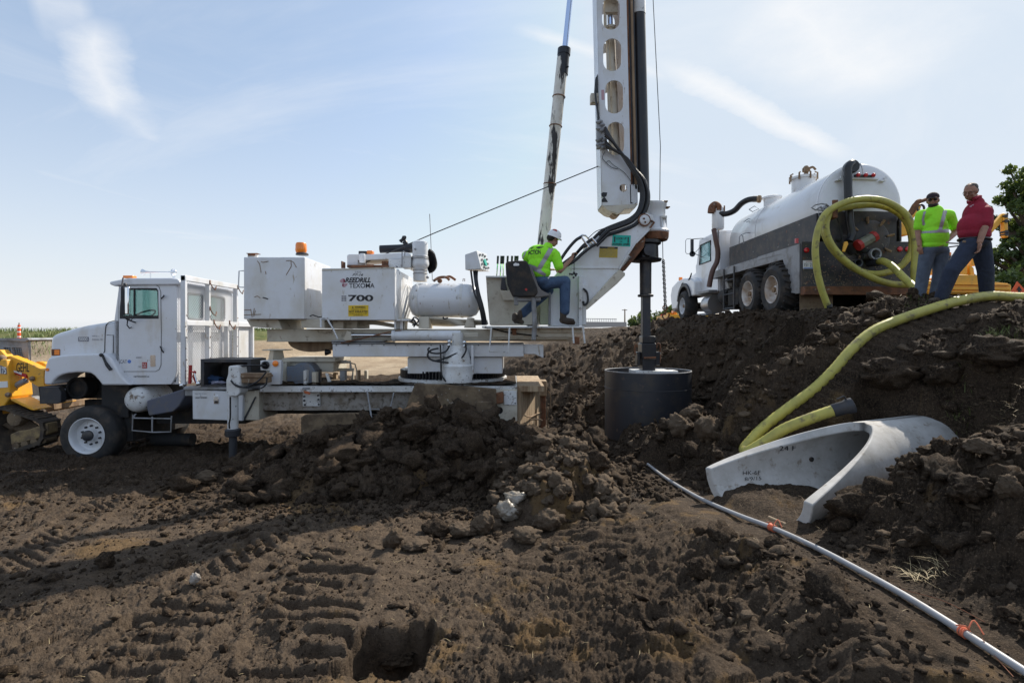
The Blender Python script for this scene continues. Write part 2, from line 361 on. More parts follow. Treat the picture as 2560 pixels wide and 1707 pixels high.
for q, dz, r0, r1 in ((spline(HOSE, 3), -.10, .14, 1.0), (spline(HOSE2, 2), -.085, .22, .9), (PIPE, -.035, .22, 1.2)):
    for a, b in zip(q[:-1], q[1:]): IMP.append((a+Vector((0,0,dz)), b+Vector((0,0,dz)), r0, r1))
for a, b, r0, r1 in (((6.35,12,2.86),(6.35,19.5,2.86),.45,2.1), ((8.4,12,2.86),(8.4,19.5,2.86),.6,1.5), ((6.45,8.55,2.98),(7.0,8.5,2.98),.22,.9), ((6.45,7.85,2.86),(7.6,8.0,2.88),.15,.7), ((7.35,9.5,2.95),(7.9,9.0,2.95),.2,1.0), ((7.9,9.0,2.95),(7.9,7.7,2.9),.2,.9)):
    IMP.append((Vector(a), Vector(b), r0, r1))
def terrain(x, y, detail=True):
    x = np.asarray(x, dtype=np.float64); y = np.asarray(y, dtype=np.float64)
    xf = interp(y, [0,2.6,5,8,10,12,14,20,30,60], [1.7,1.6,1.8,1.6,1.7,1.2,.2,-4.5,-3,5])
    xt = interp(y, [0,2.6,5,6.5,8,9.5,11,20,30,60], [9.5,9,8.3,7.2,6.75,5.75,5.5,5.4,4.2,16])
    wob = (fbm(x*0+3, y, .45, 3, 5)-.5)*1.0
    s = np.clip((x-xf-wob*.6)/(xt-xf), 0, 1)
    lin = s; sn = np.sin(s*math.pi/2)
    k = sst(y, 5.2, 7.8)*(1-.75*sst(y, 8.8, 11)); prof = lin*(1-k)+sn*k
    prof = prof*(1-sst(y, 60, 120))
    base = interp(y, [-50,1,4,6,8.5,11,30,80], [.45,.42,.34,.28,.12,.0,.0,.0])
    base = base + .12*sst(x, -.5, 2.0)*(1-sst(y, 6, 9)) + (fbm(x, y, .5, 3, 2)-.5)*.16*(1-sst(y, 20, 60)*.3)
    z = base + prof*(2.72-base*.4-.02)
    # spoil pile in front of the rig
    cyp = 8.35
    hh = interp(x, [-5.6,-4.6,-3.6,-2.9,-2.0,-1.2,-.4,.3,.9,1.5], [0,.12,.24,.50,.66,.78,.74,.46,.22,0])
    yy = (y-cyp)/interp(x, [-5.5,-3,0,1.4], [.9,1.35,1.45,1.0])
    pile = hh*np.clip(1-np.abs(yy)**1.6, 0, 1)
    hs = interp(y, [5.6,6.2,7.0,7.8,8.4], [0,.30,.5,.5,0])
    sp = hs*np.clip(1-((x-.55-(y-7)*.1)/.75)**2, 0, 1)
    pl = np.maximum(pile, sp)
    h2 = .22*np.exp(-(((x-2.95)/.5)**2+((y-8.6)/.4)**2)); pl = np.maximum(pl, h2)
    z = z+pl
    # bowl scraped out round the auger
    r = np.hypot(x-2.69, (y-10.5)); z = np.where(r < 3.0, np.minimum(z, .50+np.maximum(r-.95, 0)*np.where(y < 10.2, np.where(r < 2.4, .22, .22+(r-2.4)*1.5), 1.25)), z)
    # small square-sided pit at the viewer's feet
    wx = (vnoise(x*6, y*6)-.5)*.14+(vnoise(x*19, y*19)-.5)*.05; pit = sst(.30-np.abs(x+.78+wx), 0, .05)*sst(.30-np.abs(y-3.42-wx), 0, .07)
    z = z - pit*(.30+.14*vnoise(x*9, y*9))
    # trench for the culvert section
    ax, ay = AXW.x, AXW.y; L2 = ax*ax+ay*ay; t = t_c = ((x-CUL0.x)*ax+(y-CUL0.y)*ay)/L2; dd = np.abs(-(x-CUL0.x)*ay+(y-CUL0.y)*ax)/math.sqrt(L2)
    zin = CUL0.z-.35+AXW.z*np.clip(t, -.2, 1); sg_ = (-(x-CUL0.x)*ay+(y-CUL0.y)*ax) > 0
    inside = (1-sst(dd, .50, .66))*(1-sst(t, .85, .98))*sst(t, -.05, .04)
    near = (1-sst(dd, .66, 1.2))*sst(t, -.3, .1)*(1-sst(t, .98, 1.1)); cap = zin+.08+.30*sst(t, .3, .7)+.12*sst(t,.7,.95); cap = np.where(sg_, zin+.12+.36*np.clip(t/.6, 0, 1), cap)
    z = z*(1-near)+np.minimum(z, cap)*near
    # far embankment on the left with a field on top
    z = z + 1.75*sst(y+x*.25, 30, 42)*sst(-x, 14, 22)*(1-sst(y, 300, 700))
    z = z + 1.2*sst(y, 75, 130)*sst(x, -30, 20)
    z = z + .9*sst(y, 30, 55)*sst(-x, 9.5, 14)
    zf = CUL0.z-.35+AXW.z*np.clip(t_c, -.2, 1)+.09*(1-sst(t_c, .4, .65))-.10*sst(t_c, .35, .6)
    z = z*(1-inside)+zf*inside
    mi = np.zeros(z.shape); zi = np.zeros(z.shape); box_ = (y > 2) & (y < 22) & (x > .5)
    xs_, ys_ = x[box_], y[box_]; m_, z_ = mi[box_], zi[box_]
    for a, b, r0, r1 in IMP:
        ex, ey = b.x-a.x, b.y-a.y; t = np.clip(((xs_-a.x)*ex+(ys_-a.y)*ey)/(ex*ex+ey*ey+1e-9), 0, 1)
        dy_ = ys_-a.y-t*ey; k = 1-sst(np.hypot(xs_-a.x-t*ex, np.where(dy_ > 0, dy_*(3.5 if r1 == 1.2 else 1.6), dy_*(1 if r1 > 1.05 else .6))), r0, r1); zz_ = a.z+(b.z-a.z)*t - (.5 if r1 < 1.01 and r0 in (.14, .22) and a.y < 8 and a.z < 2.95 else 0)*np.clip(-dy_-.03, 0, .35); u_ = k > m_
        z_ = np.where(u_, zz_, z_); m_ = np.where(u_, k, m_)
    mi[box_] = m_; zi[box_] = z_; z = z*(1-mi)+zi*mi
    z = z*(1-inside)+zf*inside
    if not detail: return z
    flat = (1-sst(pl, .02, .2))*(1-sst(s, .02, .15)); slope = sst(s, .0, .12)*(1-sst(s, .93, 1.0)*.6); farf = sst(y, 14, 26)
    path = sst(-x, -1.2, .8)*(1-sst(pl, .0, .1))*(1-sst(y, 6.2, 7.4))
    patch = .35+1.15*sst(fbm(x, y, .75, 4, 61), .38, .62)
    rough = .20 + .62*slope + .75*sst(pl, .02, .2) + .25*(1-path)*flat
    rf = rough*(1-.5*farf)*(patch*flat+(1-flat))*(1-.6*inside)*(1-.96*mi**5); rough = rough*(1-.65*farf)*(1-.97*mi**3)*(1-.85*inside)
    z = z + rough*((fbm(x, y, 1.4, 4, 1, .5)-.5)*.22 + (fbm(x, y, 3.1, 4, 3, .55, 1)-.35)*.20)
    z = z + rf*(fbm(x, y, 5.5, 5, 14, .62, 1)-.3)*.15 + (rf+.07*patch)*(fbm(x, y, 12, 5, 4, .62, 1)-.3)*.075
    for f, sd, am in ((1.6, 1, .20), (3.3, 2, .13), (7.1, 3, .045), (15, 4, .024), (31, 5, .012)):
        lm, _ = lumps(x, y, f, sd); z = z + lm*am*(rough if f < 7 else rf)*(1-.5*farf)
    z = z + (fbm(x, y, 26, 3, 6, .7, 1)-.3)*.034*(1-farf)*(.25*patch+.5*rf+.1)*(1-.9*mi**5)
    # slab-like furrows on the bank, running down to the lower left
    u = x*.55+y*.85; v = -x*.85+y*.55
    z = z + slope*(1-farf*.5)*(1-.9*mi)*((fbm(u*.35, v*1.9, 1.2, 3, 8, .5, 2)-.5)*.22)
    # track marks: cleat bars across, raised shoulders
    def track(xc, hw, y0, y1, pitch, amp, slant=0.0, curve=0.0):
        c = xc + curve*(y-y0); e = sst(hw-np.abs(x-c), 0, .05)*sst(y, y0-.15, y0+.1)*(1-sst(y, y1-.1, y1+.25))
        ph = (y+slant*(x-c)+ .05*(vnoise(x*2.5, y*2.5)-.5))/pitch*2*math.pi
        pr = np.clip(np.sin(ph)*1.8+.3, -1, 1)
        br = .15+.85*sst(fbm(x*1.0+3, y, 2.6, 3, 51), .36, .56)
        return e*(pr*amp*br-.012) + .02*np.exp(-((np.abs(x-c)-hw-.03)/.05)**2)*sst(y, y0-.15, y0+.1)*(1-sst(y, y1-.1, y1+.25))
    z = z + track(-1.30, .36, 2.3, 5.1, .20, .042, .03, -.10) + track(.45, .6, 2.2, 5.8, .17, .020, .12, .05) + track(-2.35, .34, 2.4, 4.1, .20, .030, .05, -.05) + track(2.0, .35, 2.2, 4.4, .19, .018, .2, -.1)
    z = z + track(-2.6, .24, 4.6, 7.6, .16, .026, .9, .25) + track(-4.1, .22, 3.6, 7.2, .13, .022, .5, -.35) + track(-3.3, .2, 3.0, 6.0, .13, .012, -.5, .1)
    return z
def zat(x, y): return float(terrain(np.array([x]), np.array([y]))[0])
def ray(u, v, lo=2.2, hi=40, lift=0.0):
    """where the line of sight through a photo pixel meets the ground"""
    d = np.exp(np.linspace(math.log(lo), math.log(hi), 1600)); X = (u-CX)*d/F; Z = EZ-(v-HY)*d/F
    g = terrain(X, d)+lift; i = np.argmax(Z <= g)
    if Z[i] > g[i]: i = len(d)-1
    return Vector((X[i], d[i], float(g[i]-lift)))
def grid_mesh(name, X, Y, Z, attrs, mats):
    r, c = X.shape; me = bpy.data.meshes.new(name); n = r*c
    me.vertices.add(n); co = np.stack([X, Y, Z], -1).reshape(-1).astype(np.float32); me.vertices.foreach_set('co', co)
    i = np.arange(r-1)[:, None]*c+np.arange(c-1)[None, :]; q = np.stack([i, i+1, i+c+1, i+c], -1).reshape(-1, 4)
    me.loops.add(q.size); me.loops.foreach_set('vertex_index', q.reshape(-1).astype(np.int32))
    me.polygons.add(len(q)); me.polygons.foreach_set('loop_start', np.arange(0, q.size, 4, dtype=np.int32))
    me.polygons.foreach_set('use_smooth', np.ones(len(q), dtype=bool)); me.update(calc_edges=True)
    for k, a in attrs.items():
        at = me.attributes.new(k, 'FLOAT', 'POINT'); at.data.foreach_set('value', a.reshape(-1).astype(np.float32))
    for m in mats: me.materials.append(m)
    o = bpy.data.objects.new(name, me); COL.objects.link(o); return o
def soil_material(name, use_attr=True, light=0.0):
    m = bpy.data.materials.new(name); m.use_nodes = True; t = m.node_tree; b = t.nodes['Principled BSDF']; N = t.nodes.new; L = t.links.new
    tcn = N('ShaderNodeTexCoord')
    def noise(sc, det=8, ro=.6, st=(1,1,1)):
        mp = N('ShaderNodeMapping'); L(tcn.outputs['Object'], mp.inputs[0]); mp.inputs['Scale'].default_value = st
        n = N('ShaderNodeTexNoise'); L(mp.outputs[0], n.inputs['Vector']); n.inputs['Scale'].default_value = sc; n.inputs['Detail'].default_value = det; n.inputs['Roughness'].default_value = ro; return n.outputs[0]
    def rmp(v, lo, hi):
        r = N('ShaderNodeMapRange'); L(v, r.inputs[0]); r.inputs[1].default_value = lo; r.inputs[2].default_value = hi; return r.outputs[0]
    def mix(f, a, c):
        x = N('ShaderNodeMixRGB')
        if isinstance(f, float): x.inputs[0].default_value = f
        else: L(f, x.inputs[0])
        for i, q in ((1, a), (2, c)):
            if isinstance(q, tuple): x.inputs[i].default_value = (*q, 1)
            else: L(q, x.inputs[i])
        return x.outputs[0]
    def att(n):
        a = N('ShaderNodeAttribute'); a.attribute_name = n; return a.outputs['Fac']
    col = mix(rmp(noise(5.5), .35, .68), (.022,.016,.012), (.062,.044,.031))
    col = mix(rmp(noise(34, 6), .45, .75), col, (.105,.075,.050))
    col = mix(rmp(noise(1.3), .5, .72), col, (.080,.056,.037))
    if use_attr:
        dry = mix(rmp(noise(9), .35, .7), (.140,.104,.074), (.062,.046,.034))
        col = mix(att('dry'), col, dry)
        col = mix(att('ochre'), col, (.20,.125,.055))
        road = mix(rmp(noise(.6, 8, .6, (1,.35,1)), .35, .7), (.42,.335,.235), (.25,.185,.12))
        col = mix(att('road'), col, road)
        col = mix(att('green'), col, mix(rmp(noise(1.2), .4, .6), (.08,.11,.03), (.16,.16,.06)))
    elif light: col = mix(light, col, (.16,.12,.085))
    col = mix(rmp(noise(70, 3), .56, .70), col, (.16,.115,.078)); col = mix(rmp(noise(48, 4, .7), .58, .70), col, (.018,.013,.010))
    L(col, b.inputs['Base Color'])
    ro = N('ShaderNodeMapRange'); L(noise(7), ro.inputs[0]); ro.inputs[1].default_value = .3; ro.inputs[2].default_value = .7; ro.inputs[3].default_value = .95; ro.inputs[4].default_value = .72
    if use_attr:
        mm = N('ShaderNodeMix'); L(att('wet'), mm.inputs[0]); L(ro.outputs[0], mm.inputs[2]); mm.inputs[3].default_value = .22; L(mm.outputs[0], b.inputs['Roughness'])
    else: L(ro.outputs[0], b.inputs['Roughness'])
    b.inputs['Specular IOR Level'].default_value = .10
    h = N('ShaderNodeMath'); h.operation = 'ADD'; L(noise(28, 10, .72), h.inputs[0]); L(rmp(noise(95, 5, .7), 0, 2.5), h.inputs[1])
    bn = N('ShaderNodeBump'); bn.inputs['Strength'].default_value = 1.0; bn.inputs['Distance'].default_value = .035; L(h.outputs[0], bn.inputs['Height']); L(bn.outputs[0], b.inputs['Normal'])
    return m
SOIL = soil_material('damp_soil'); CLOD = soil_material('clod_soil', False); CLODL = soil_material('dry_and_highlight_clod_soil', False, .8)  # the lighter soil serves drying clods and sun highlights painted by colour
uc = np.concatenate([-np.geomspace(3.2, 1.06, 60)[:-1], np.linspace(-1.05, 1.05, 1150), np.geomspace(1.06, 3.2, 60)[1:]])
yr = np.concatenate([np.array([-120,-60,-30,-15,-8,-4,-2,-.5,.5,1.1]), np.geomspace(1.6, 14, 640), np.geomspace(14.1, 60, 260), np.geomspace(61, 4000, 110)])
gy = np.where(yr >= 1.6, yr, 1.6+(1.6-yr))
Xg = uc[None, :]*gy[:, None]; Yg = np.repeat(yr[:, None], len(uc), 1); Zg = terrain(Xg, Yg)
dry = sst(-Xg, -.6, 1.0)*(1-sst(Yg, 6.6, 8))*.85 + .5*(1-sst(Yg, 5, 7))*sst(3-Xg, 0, 1.5)
dry = np.clip(dry*(.45+.9*fbm(Xg, Yg, .9, 4, 12))+.8*sst(Yg, 12.3, 15)*sst(-Xg, -.5, 2), 0, 1)
och = (1-sst(Yg, 6.9, 7.6))*np.clip(sst(fbm(Xg, Yg, 1.3, 7, 15, .65), .60, .68)*.55, 0, 1)*(1-sst(Yg, 12, 15)) + .7*sst(fbm(Xg, Yg, 5, 5, 19, .65)+.35*np.exp(-(((Xg-.75)/.6)**2+((Yg-6.4)/.5)**2)), .72, .82)*np.exp(-(((Xg-.75)/1.1)**2+((Yg-6.4)/.9)**2))
wet = .9*np.exp(-(((Xg-1.35)/.75)**2+((Yg-6.25)/.32)**2))*sst(fbm(Xg, Yg, 3, 3, 21), .42, .55)
road = sst(Yg, 24, 32)*(sst(4-Xg, 0, 5)); road = np.maximum(road, .9*sst(Yg, 14, 19)*np.exp(-((Xg+7.5-(Yg-14)*.05)/2.2)**2)*(Yg < 40))
green = sst(Zg, 1.75, 1.95)*sst(Yg, 40, 44)*sst(-Xg, 12, 18)
green = np.clip(green, 0, 1)
ground = grid_mesh('ground', Xg, Yg, Zg, dict(dry=dry, ochre=np.clip(och,0,1), wet=wet, road=np.clip(road,0,1), green=green), [SOIL]); tag(ground, kind='structure')

# ---- clods: lumpy shapes, crumbly faces cut by random planes
def ico(sub):
    bm = bmesh.new(); bmesh.ops.create_icosphere(bm, subdivisions=sub, radius=1); v = np.array([q.co[:] for q in bm.verts]); f = np.array([[q.index for q in p.verts] for p in bm.faces]); bm.free(); return v, f
ICO = {s: ico(s) for s in (1, 2, 3, 4)}
def n3(p, f, seed):
    return (vnoise(p[:,0]*f+seed, p[:,1]*f+seed*2.1+p[:,2]*f*.7)+vnoise(p[:,1]*f+seed*3.3+5, p[:,2]*f+seed+p[:,0]*f*.7)+vnoise(p[:,2]*f+seed*1.7+9, p[:,0]*f-seed-p[:,1]*f*.7))/3
def clod_shape(seed, sub, blocky=.5):
    r = np.random.RandomState(seed); v, f = ICO[sub]; p = v.copy()
    for k in range(int(4+6*blocky)):               # shear planes
        n = r.normal(size=3); n /= np.linalg.norm(n); c = r.uniform(.55, .9); d = p@n
        p = p-np.outer(np.maximum(d-c, 0)*.88, n)
    ln = np.linalg.norm(p, axis=1)[:, None]; u = p/np.maximum(ln, 1e-6)
    a = (n3(u+10, 1.6, seed)-.5)*.75+(np.abs(2*n3(u+10, 3.4, seed+3)-1)-.3)*.6
    if sub >= 2: a = a+(np.abs(2*n3(u+10, 7, seed+5)-1)-.3)*.34
    if sub >= 4: a = (a+(np.abs(2*n3(u+10, 17, seed+7)-1)-.3)*.14)*.72
    p = p*(1+a*(1.25 if sub < 4 else 1))[:, None]; return p*np.array([r.uniform(.9,1.25), r.uniform(.6, 1), r.uniform(.5, .9)]), f
def rotm(r):
    q = r.normal(size=4); q /= np.linalg.norm(q); w_, x, y, z = q
    return np.array([[1-2*(y*y+z*z), 2*(x*y-z*w_), 2*(x*z+y*w_)], [2*(x*y+z*w_), 1-2*(x*x+z*z), 2*(y*z-x*w_)], [2*(x*z-y*w_), 2*(y*z+x*w_), 1-2*(x*x+y*y)]])
def tri_mesh(name, V, Fc, mats, sharp=None):
    me = bpy.data.meshes.new(name); me.vertices.add(len(V)); me.vertices.foreach_set('co', V.reshape(-1).astype(np.float32))
    me.loops.add(Fc.size); me.loops.foreach_set('vertex_index', Fc.reshape(-1).astype(np.int32)); me.polygons.add(len(Fc))
    me.polygons.foreach_set('loop_start', np.arange(0, Fc.size, Fc.shape[1], dtype=np.int32)); me.polygons.foreach_set('use_smooth', np.ones(len(Fc), dtype=bool)); me.update(calc_edges=True)
    for m in mats: me.materials.append(m)
    o = bpy.data.objects.new(name, me); COL.objects.link(o); return o
PROTO = {s: [clod_shape(100+k+s*50, s, .3+.6*(k % 3)/2) for k in range(26)] for s in (1, 2, 3)}
def scatter(name, xs, ys, sizes, sub, material, sink=.25, seed=1):
    r = np.random.RandomState(seed); zs = terrain(xs, ys); V = []; Fs = []; b = 0
    for x, y, z, s in zip(xs, ys, zs, sizes):
        p, f = PROTO[sub][r.randint(26)]; q = (p*s)@rotm(r).T; q[:, 2] *= .8
        V.append(q+np.array([x, y, z+s*(.55-sink)])); Fs.append(f+b); b += len(p)
    return tri_mesh(name, np.concatenate(V), np.concatenate(Fs), [material])
r_ = np.random.RandomState(5)
def area(n, x0, x1, y0, y1, mask=None):
    x = r_.uniform(x0, x1, n); y = r_.uniform(y0, y1, n)
    if mask is not None: k = mask(x, y); x = x[k]; y = y[k]
    return x, y
def offrig(x, y): return ~((np.abs(x+3.8) < 4.6) & (y > 9.6)) & ~(np.hypot(x-2.69, y-10.5) < 1.0)
def off_pipe(x, y):
    m = np.full(np.shape(x), 9.0)
    for a, b in zip(PIPE[:-1], PIPE[1:]):
        ex, ey = b.x-a.x, b.y-a.y; t = np.clip(((x-a.x)*ex+(y-a.y)*ey)/(ex*ex+ey*ey+1e-9), 0, 1); m = np.minimum(m, np.hypot(x-a.x-t*ex, (y-a.y-t*ey)))
    for a, b in zip((HOSE+HOSE2)[:-1], (HOSE+HOSE2)[1:]):
        ex, ey = b.x-a.x, b.y-a.y; t = np.clip(((x-a.x)*ex+(y-a.y)*ey)/(ex*ex+ey*ey+1e-9), 0, 1); m = np.minimum(m, np.hypot(x-a.x-t*ex, (y+.15-a.y-t*ey))*.75)
    return m > .24
def off_culvert(x, y):
    ax, ay = AXW.x, AXW.y; L2 = ax*ax+ay*ay; t = ((x-CUL0.x)*ax+(y-CUL0.y)*ay)/L2; dd = np.abs(-(x-CUL0.x)*ay+(y-CUL0.y)*ax)/math.sqrt(L2)
    return ~((dd < .85) & (t > -.3) & (t < .97))
# spoil pile
x, y = area(900, -4.6, 1.4, 6.9, 9.6, lambda x, y: (interp(x, [-4.6,-3.4,-1,1.4], [.25,.6,1,.5]) > r_.rand(len(x))) & ((np.abs(y-8.35) < 1.45)|(x > 0)))
tag(scatter('spoil_clods', x, y, .07+.22*r_.rand(len(x))**2.2, 3, CLOD, .3, 3), kind='stuff')
x, y = area(420, -.2, 1.5, 5.7, 8.2, lambda x, y: np.abs(x-.55-(y-7)*.1) < .8)
tag(scatter('spoil_clods', x, y, .04+.11*r_.rand(len(x))**2, 3, CLODL, .3, 4), kind='stuff')
# bank
def onbank(x, y): return (x > interp(y, [0,5,8,10,14,20], [1.5,1.7,1.6,1.3,-.2,-4])) & (x < y*1.05) & offrig(x, y) & off_culvert(x, y) & off_pipe(x, y)
x, y = area(2600, -3, 9, 2.6, 19, onbank)
tag(scatter('bank_clods', x, y, .02+.10*r_.rand(len(x))**3.0*(1+.03*y), 2, CLOD, .35, 5), kind='stuff')
x, y = area(1500, .8, 8, 3.0, 14, onbank)
tag(scatter('highlight_bank_clods', x, y, .02+.075*r_.rand(len(x))**2.4, 2, CLODL, .35, 16), kind='stuff')  # paler soil colour stands in for sun highlights among the bank clods
x, y = area(520, .8, 7, 3.0, 13, onbank)
tag(scatter('bank_clods', x, y, .06+.12*r_.rand(len(x))**2, 3, CLOD, .45, 6), kind='stuff')
# small crumbs over the flat ground
x, y = area(8000, -7.5, 4.5, 2.2, 8.5, lambda x, y: (np.abs(x) < y*1.05) & off_culvert(x, y) & (fbm(x, y, .8, 3, 31)+.3*r_.rand(len(x)) > .57))
tag(scatter('soil_crumbs', x, y, .006+.032*r_.rand(len(x))**3.5, 2, CLOD, .3, 8), kind='stuff')
x, y = area(3600, -7.5, 4.5, 2.4, 8.2, lambda x, y: (np.abs(x) < y*1.02) & off_culvert(x, y) & off_pipe(x, y) & (fbm(x, y, .9, 3, 71) > .52) & (np.abs(x+1.3) > .4))
h_ = len(x)//2
tag(scatter('broken_clods', x[:h_], y[:h_], .018+.055*r_.rand(h_)**2.6, 2, CLOD, .38, 14), kind='stuff')
tag(scatter('highlight_broken_clods', x[h_:], y[h_:], .015+.040*r_.rand(len(x)-h_)**2.6, 2, CLODL, .38, 15), kind='stuff')  # this half gets a lighter colour to imitate sunlit clods
x, y = area(42000, -6, 5, 2.2, 7.5, lambda x, y: (np.abs(x) < y*1.05) & off_culvert(x, y) & (fbm(x, y, 1.6, 3, 33)+.3*r_.rand(len(x)) > .56) & (y < 2.2+5.3*r_.rand(len(x))**.8))
tag(scatter('fine_crumbs', x, y, .003+.012*r_.rand(len(x))**2.5, 1, CLOD, .2, 9), kind='stuff')
x, y = area(9000, -5.2, 2.0, 6.0, 9.7, lambda x, y: (interp(x, [-5.2,-3.4,-1,2.0], [.3,.8,1,.6]) > r_.rand(len(x))) & (np.abs(y-8.0) < 1.9))
tag(scatter('fine_crumbs', x, y, .008+.045*r_.rand(len(x))**2.5, 1, CLOD, .2, 10), kind='stuff')
x, y = area(14000, -2, 8, 2.6, 14, onbank)
tag(scatter('bank_crumbs', x, y, .008+.035*r_.rand(len(x))**2.2*(1+.05*y), 1, CLOD, .2, 12), kind='stuff')
# ================================================================ DRILL RIG TRUCK
rig = empty('drill_rig_truck', (-3.5, 11.1, 0), 'white truck mounted drilling rig behind the earth heap, its tall mast raised', 'drill rig')
W_, C_, B_, CH = M['white'], M['cab'], M['beige'], M['chip']
def rr(x0, y0, x1, y1, r, n=5):      # rounded rectangle outline in view coordinates
    o = []
    for cx_, cy_, a0 in ((x1-r, y0+r, -90), (x1-r, y1-r, 0), (x0+r, y1-r, 90), (x0+r, y0+r, 180)):
        for k in range(n+1):
            a = R(a0+90*k/n); o.append((cx_+r*math.cos(a), cy_+r*math.sin(a)))
    return o
def stad(cx_, cy_, w_, h_, n=10):
    r = w_/2; o = []
    for k in range(n+1):
        a = math.pi+math.pi*k/n; o.append((cx_+r*math.cos(a), cy_-h_/2+r+r*math.sin(a)))
    for k in range(n+1):
        a = math.pi*k/n; o.append((cx_+r*math.cos(a), cy_+h_/2-r+r*math.sin(a)))
    return o
def circ(cx_, cy_, r, n=20): return [(cx_+r*math.cos(2*math.pi*k/n), cy_+r*math.sin(2*math.pi*k/n)) for k in range(n)]
# ---- cab
DC = 10.12; CW = 2.02
out = [(862,206),(1262,206),(1278,216),(1284,240),(1284,840),(1270,885),(1240,930),(925,933),(878,868),(846,800),(836,700),(836,466),(850,330)]
win = [(886,236),(1135,236),(1147,250),(1150,452),(872,452),(874,380)]
mb = MB(); mb.pplate('S1', out, [win], DC, .05)
a = P('S1', 0, 0, DC)
def cabz(y): return P('S1', 0, y, DC).z
def cabx(x): return P('S1', x, 0, DC).x
far = []
for y_, hole in ((DC+CW-.05, win),):
    def fn(a_, b_, c_, y_=y_):
        p = P('S1', a_, b_, DC); p.y = y_+c_; return p
    mb.plate(out, [hole], fn, 0, .05)
XR = cabx(1284)
# rear wall with two windows (plane x = XR)
def rw(a_, b_, c_): return Vector((XR-.06+c_, a_, b_))
y0, y1 = DC+.05, DC+CW-.05; zt, zb = cabz(206), cabz(925)
def yat(pxl): return XR*F/(pxl-CX)
wz0, wz1 = cabz(452), cabz(262)
wa = rr(y0+.28, -wz1+0, y0+.78, -wz0, .06); wa = [(p[0], -p[1]) for p in wa]
wb = rr(y0+1.05, -wz1, y0+1.62, -wz0, .06); wb = [(p[0], -p[1]) for p in wb]
mb.plate([(y0,zb),(y1,zb),(y1,zt),(y0,zt)], [wa, wb], rw, 0, .06)
mb.box(cabx(846), XR, y0, y1, cabz(933), cabz(915))                       # floor
mb.prism('S1', [(836,466),(850,470),(850,800),(836,790)], DC+.05, CW-.1)  # cowl wall
mb.prism('S1', [(862,206),(872,206),(846,470),(836,466)], DC+.05, .05); mb.prism('S1', [(862,206),(872,206),(846,470),(836,466)], DC+CW-.1, .05)
mb.prism('S1', [(862,206),(872,206),(846,470),(836,466)], DC+CW/2-.03, .06)
cab = mb.build('cab', C_, rig, bevel=.035, seg=3)
mb = MB(); mb.prism('S1', [(793,186),(893,166),(930,160),(1240,158),(1285,165),(1303,182),(1305,206),(1240,210),(860,212),(832,221),(793,205)], DC-.05, CW+.1)
mb.build('roof', C_, cab, bevel=.03, seg=3)
g = MB(); g.prism('S1', [(864,212),(866,212),(840,466),(838,466)], DC+.06, CW-.12); g.build('windshield', M['glass'], cab, smooth=0)
g = MB(); g.pplate('S1', win, [], DC+.02, .006); g.build('side_window', M['glass'], cab, smooth=0)
def fwin(a_, b_, c_):
    p = P('S1', a_, b_, DC); p.y = DC+CW-.03+c_; return p
g = MB(); g.plate(win, [], fwin, 0, .006); g.build('side_window', M['glass'], cab, smooth=0)
for wq in (wa, wb):
    g = MB(); g.plate(wq, [], rw, .028, .034); g.build('rear_window', M['glass'], cab, smooth=0)
    g = MB(); g.tube([rw(p[0], p[1], .06) for p in wq], .022, 6, closed=True); g.build('window_seal', M['hose'], cab)
# window frame bits, steering wheel, seats
g = MB(); g.tube([P('S1', 976, 238, DC+.01), P('S1', 976, 450, DC+.01)], .018, 6); g.tube([P('S1', x, y, DC+.0) for x, y in win], .012, 6, closed=True)
g.pbox('S1', 872, 432, 1150, 455, DC-.006, .02); g.pbox('S1', 930, 232, 1140, 246, DC-.004, .02); g.build('window_frame', M['hose'], cab)
g = MB(); c = P('S1', 1040, 432, DC+.45); g.torus(c, .22, .016, axis=(-.55,0,1), n=28)
g.tube([c, c+Vector((-.25,0,-.3))], .025, 8); g.tube([c+Vector((0,-.2,0)), c, c+Vector((0,.2,0))], .012, 6); g.build('steering_wheel', M['hose'], cab)
for yy in (DC+.35, DC+1.3):
    g = MB(); g.box(cabx(1150), cabx(1270), yy, yy+.5, cabz(760), cabz(620)); g.box(cabx(1205), cabx(1270), yy, yy+.5, cabz(640), cabz(455)); g.build('cab_seat', M['dgrey'], cab, bevel=.04)
g = MB(); g.box(cabx(850), cabx(925), y0, y1, cabz(600), cabz(462)); g.build('dashboard', M['dgrey'], cab, bevel=.03)
# door panel: slightly proud skin with seam, hinge strip, handle, decals
g = MB(); door = [(866,220),(1130,210),(1152,222),(1166,260),(1170,560),(1168,790),(1155,822),(1130,836),(900,836),(872,815),(862,700),(862,400)]
g.pplate('S1', door, [[(884,234),(1137,234),(1149,250),(1152,455),(870,455),(872,380)]], DC-.008, .010); dr = g.build('door', C_, cab, smooth=20)
g = MB(); g.tube([P('S1', x, y, DC-.004) for x, y in door], .006, 4, closed=True); g.build('door_seam', M['under'], dr)
g = MB(); g.pbox('S1', 841, 470, 854, 768, DC-.015, .02); 
for k in range(11): g.pbox('S1', 840, 480+k*26, 855, 484+k*26, DC-.02, .02)
g.build('door_hinge', M['grey'], dr, smooth=0)
g = MB(); g.pplate('S1', rr(1090,718,1128,802,8), [], DC-.014, .012); g.build('door_pocket_window', M['chrome'], dr)
g = MB(); g.tube([P('S1', 1170,310, DC-.02), P('S1', 1190,290, DC-.06), P('S1',1188,285,DC)], .012, 6); g.tube([P('S1', 1163,655, DC), P('S1', 1170,672, DC-.05), P('S1',1186,700,DC)], .012, 6); g.build('grab_handle', M['hose'], cab)
g = MB(); g.pbox('S1', 1031, 770, 1067, 814, DC-.011, .003); g.build('red_decal', M['redp'], dr, smooth=0)
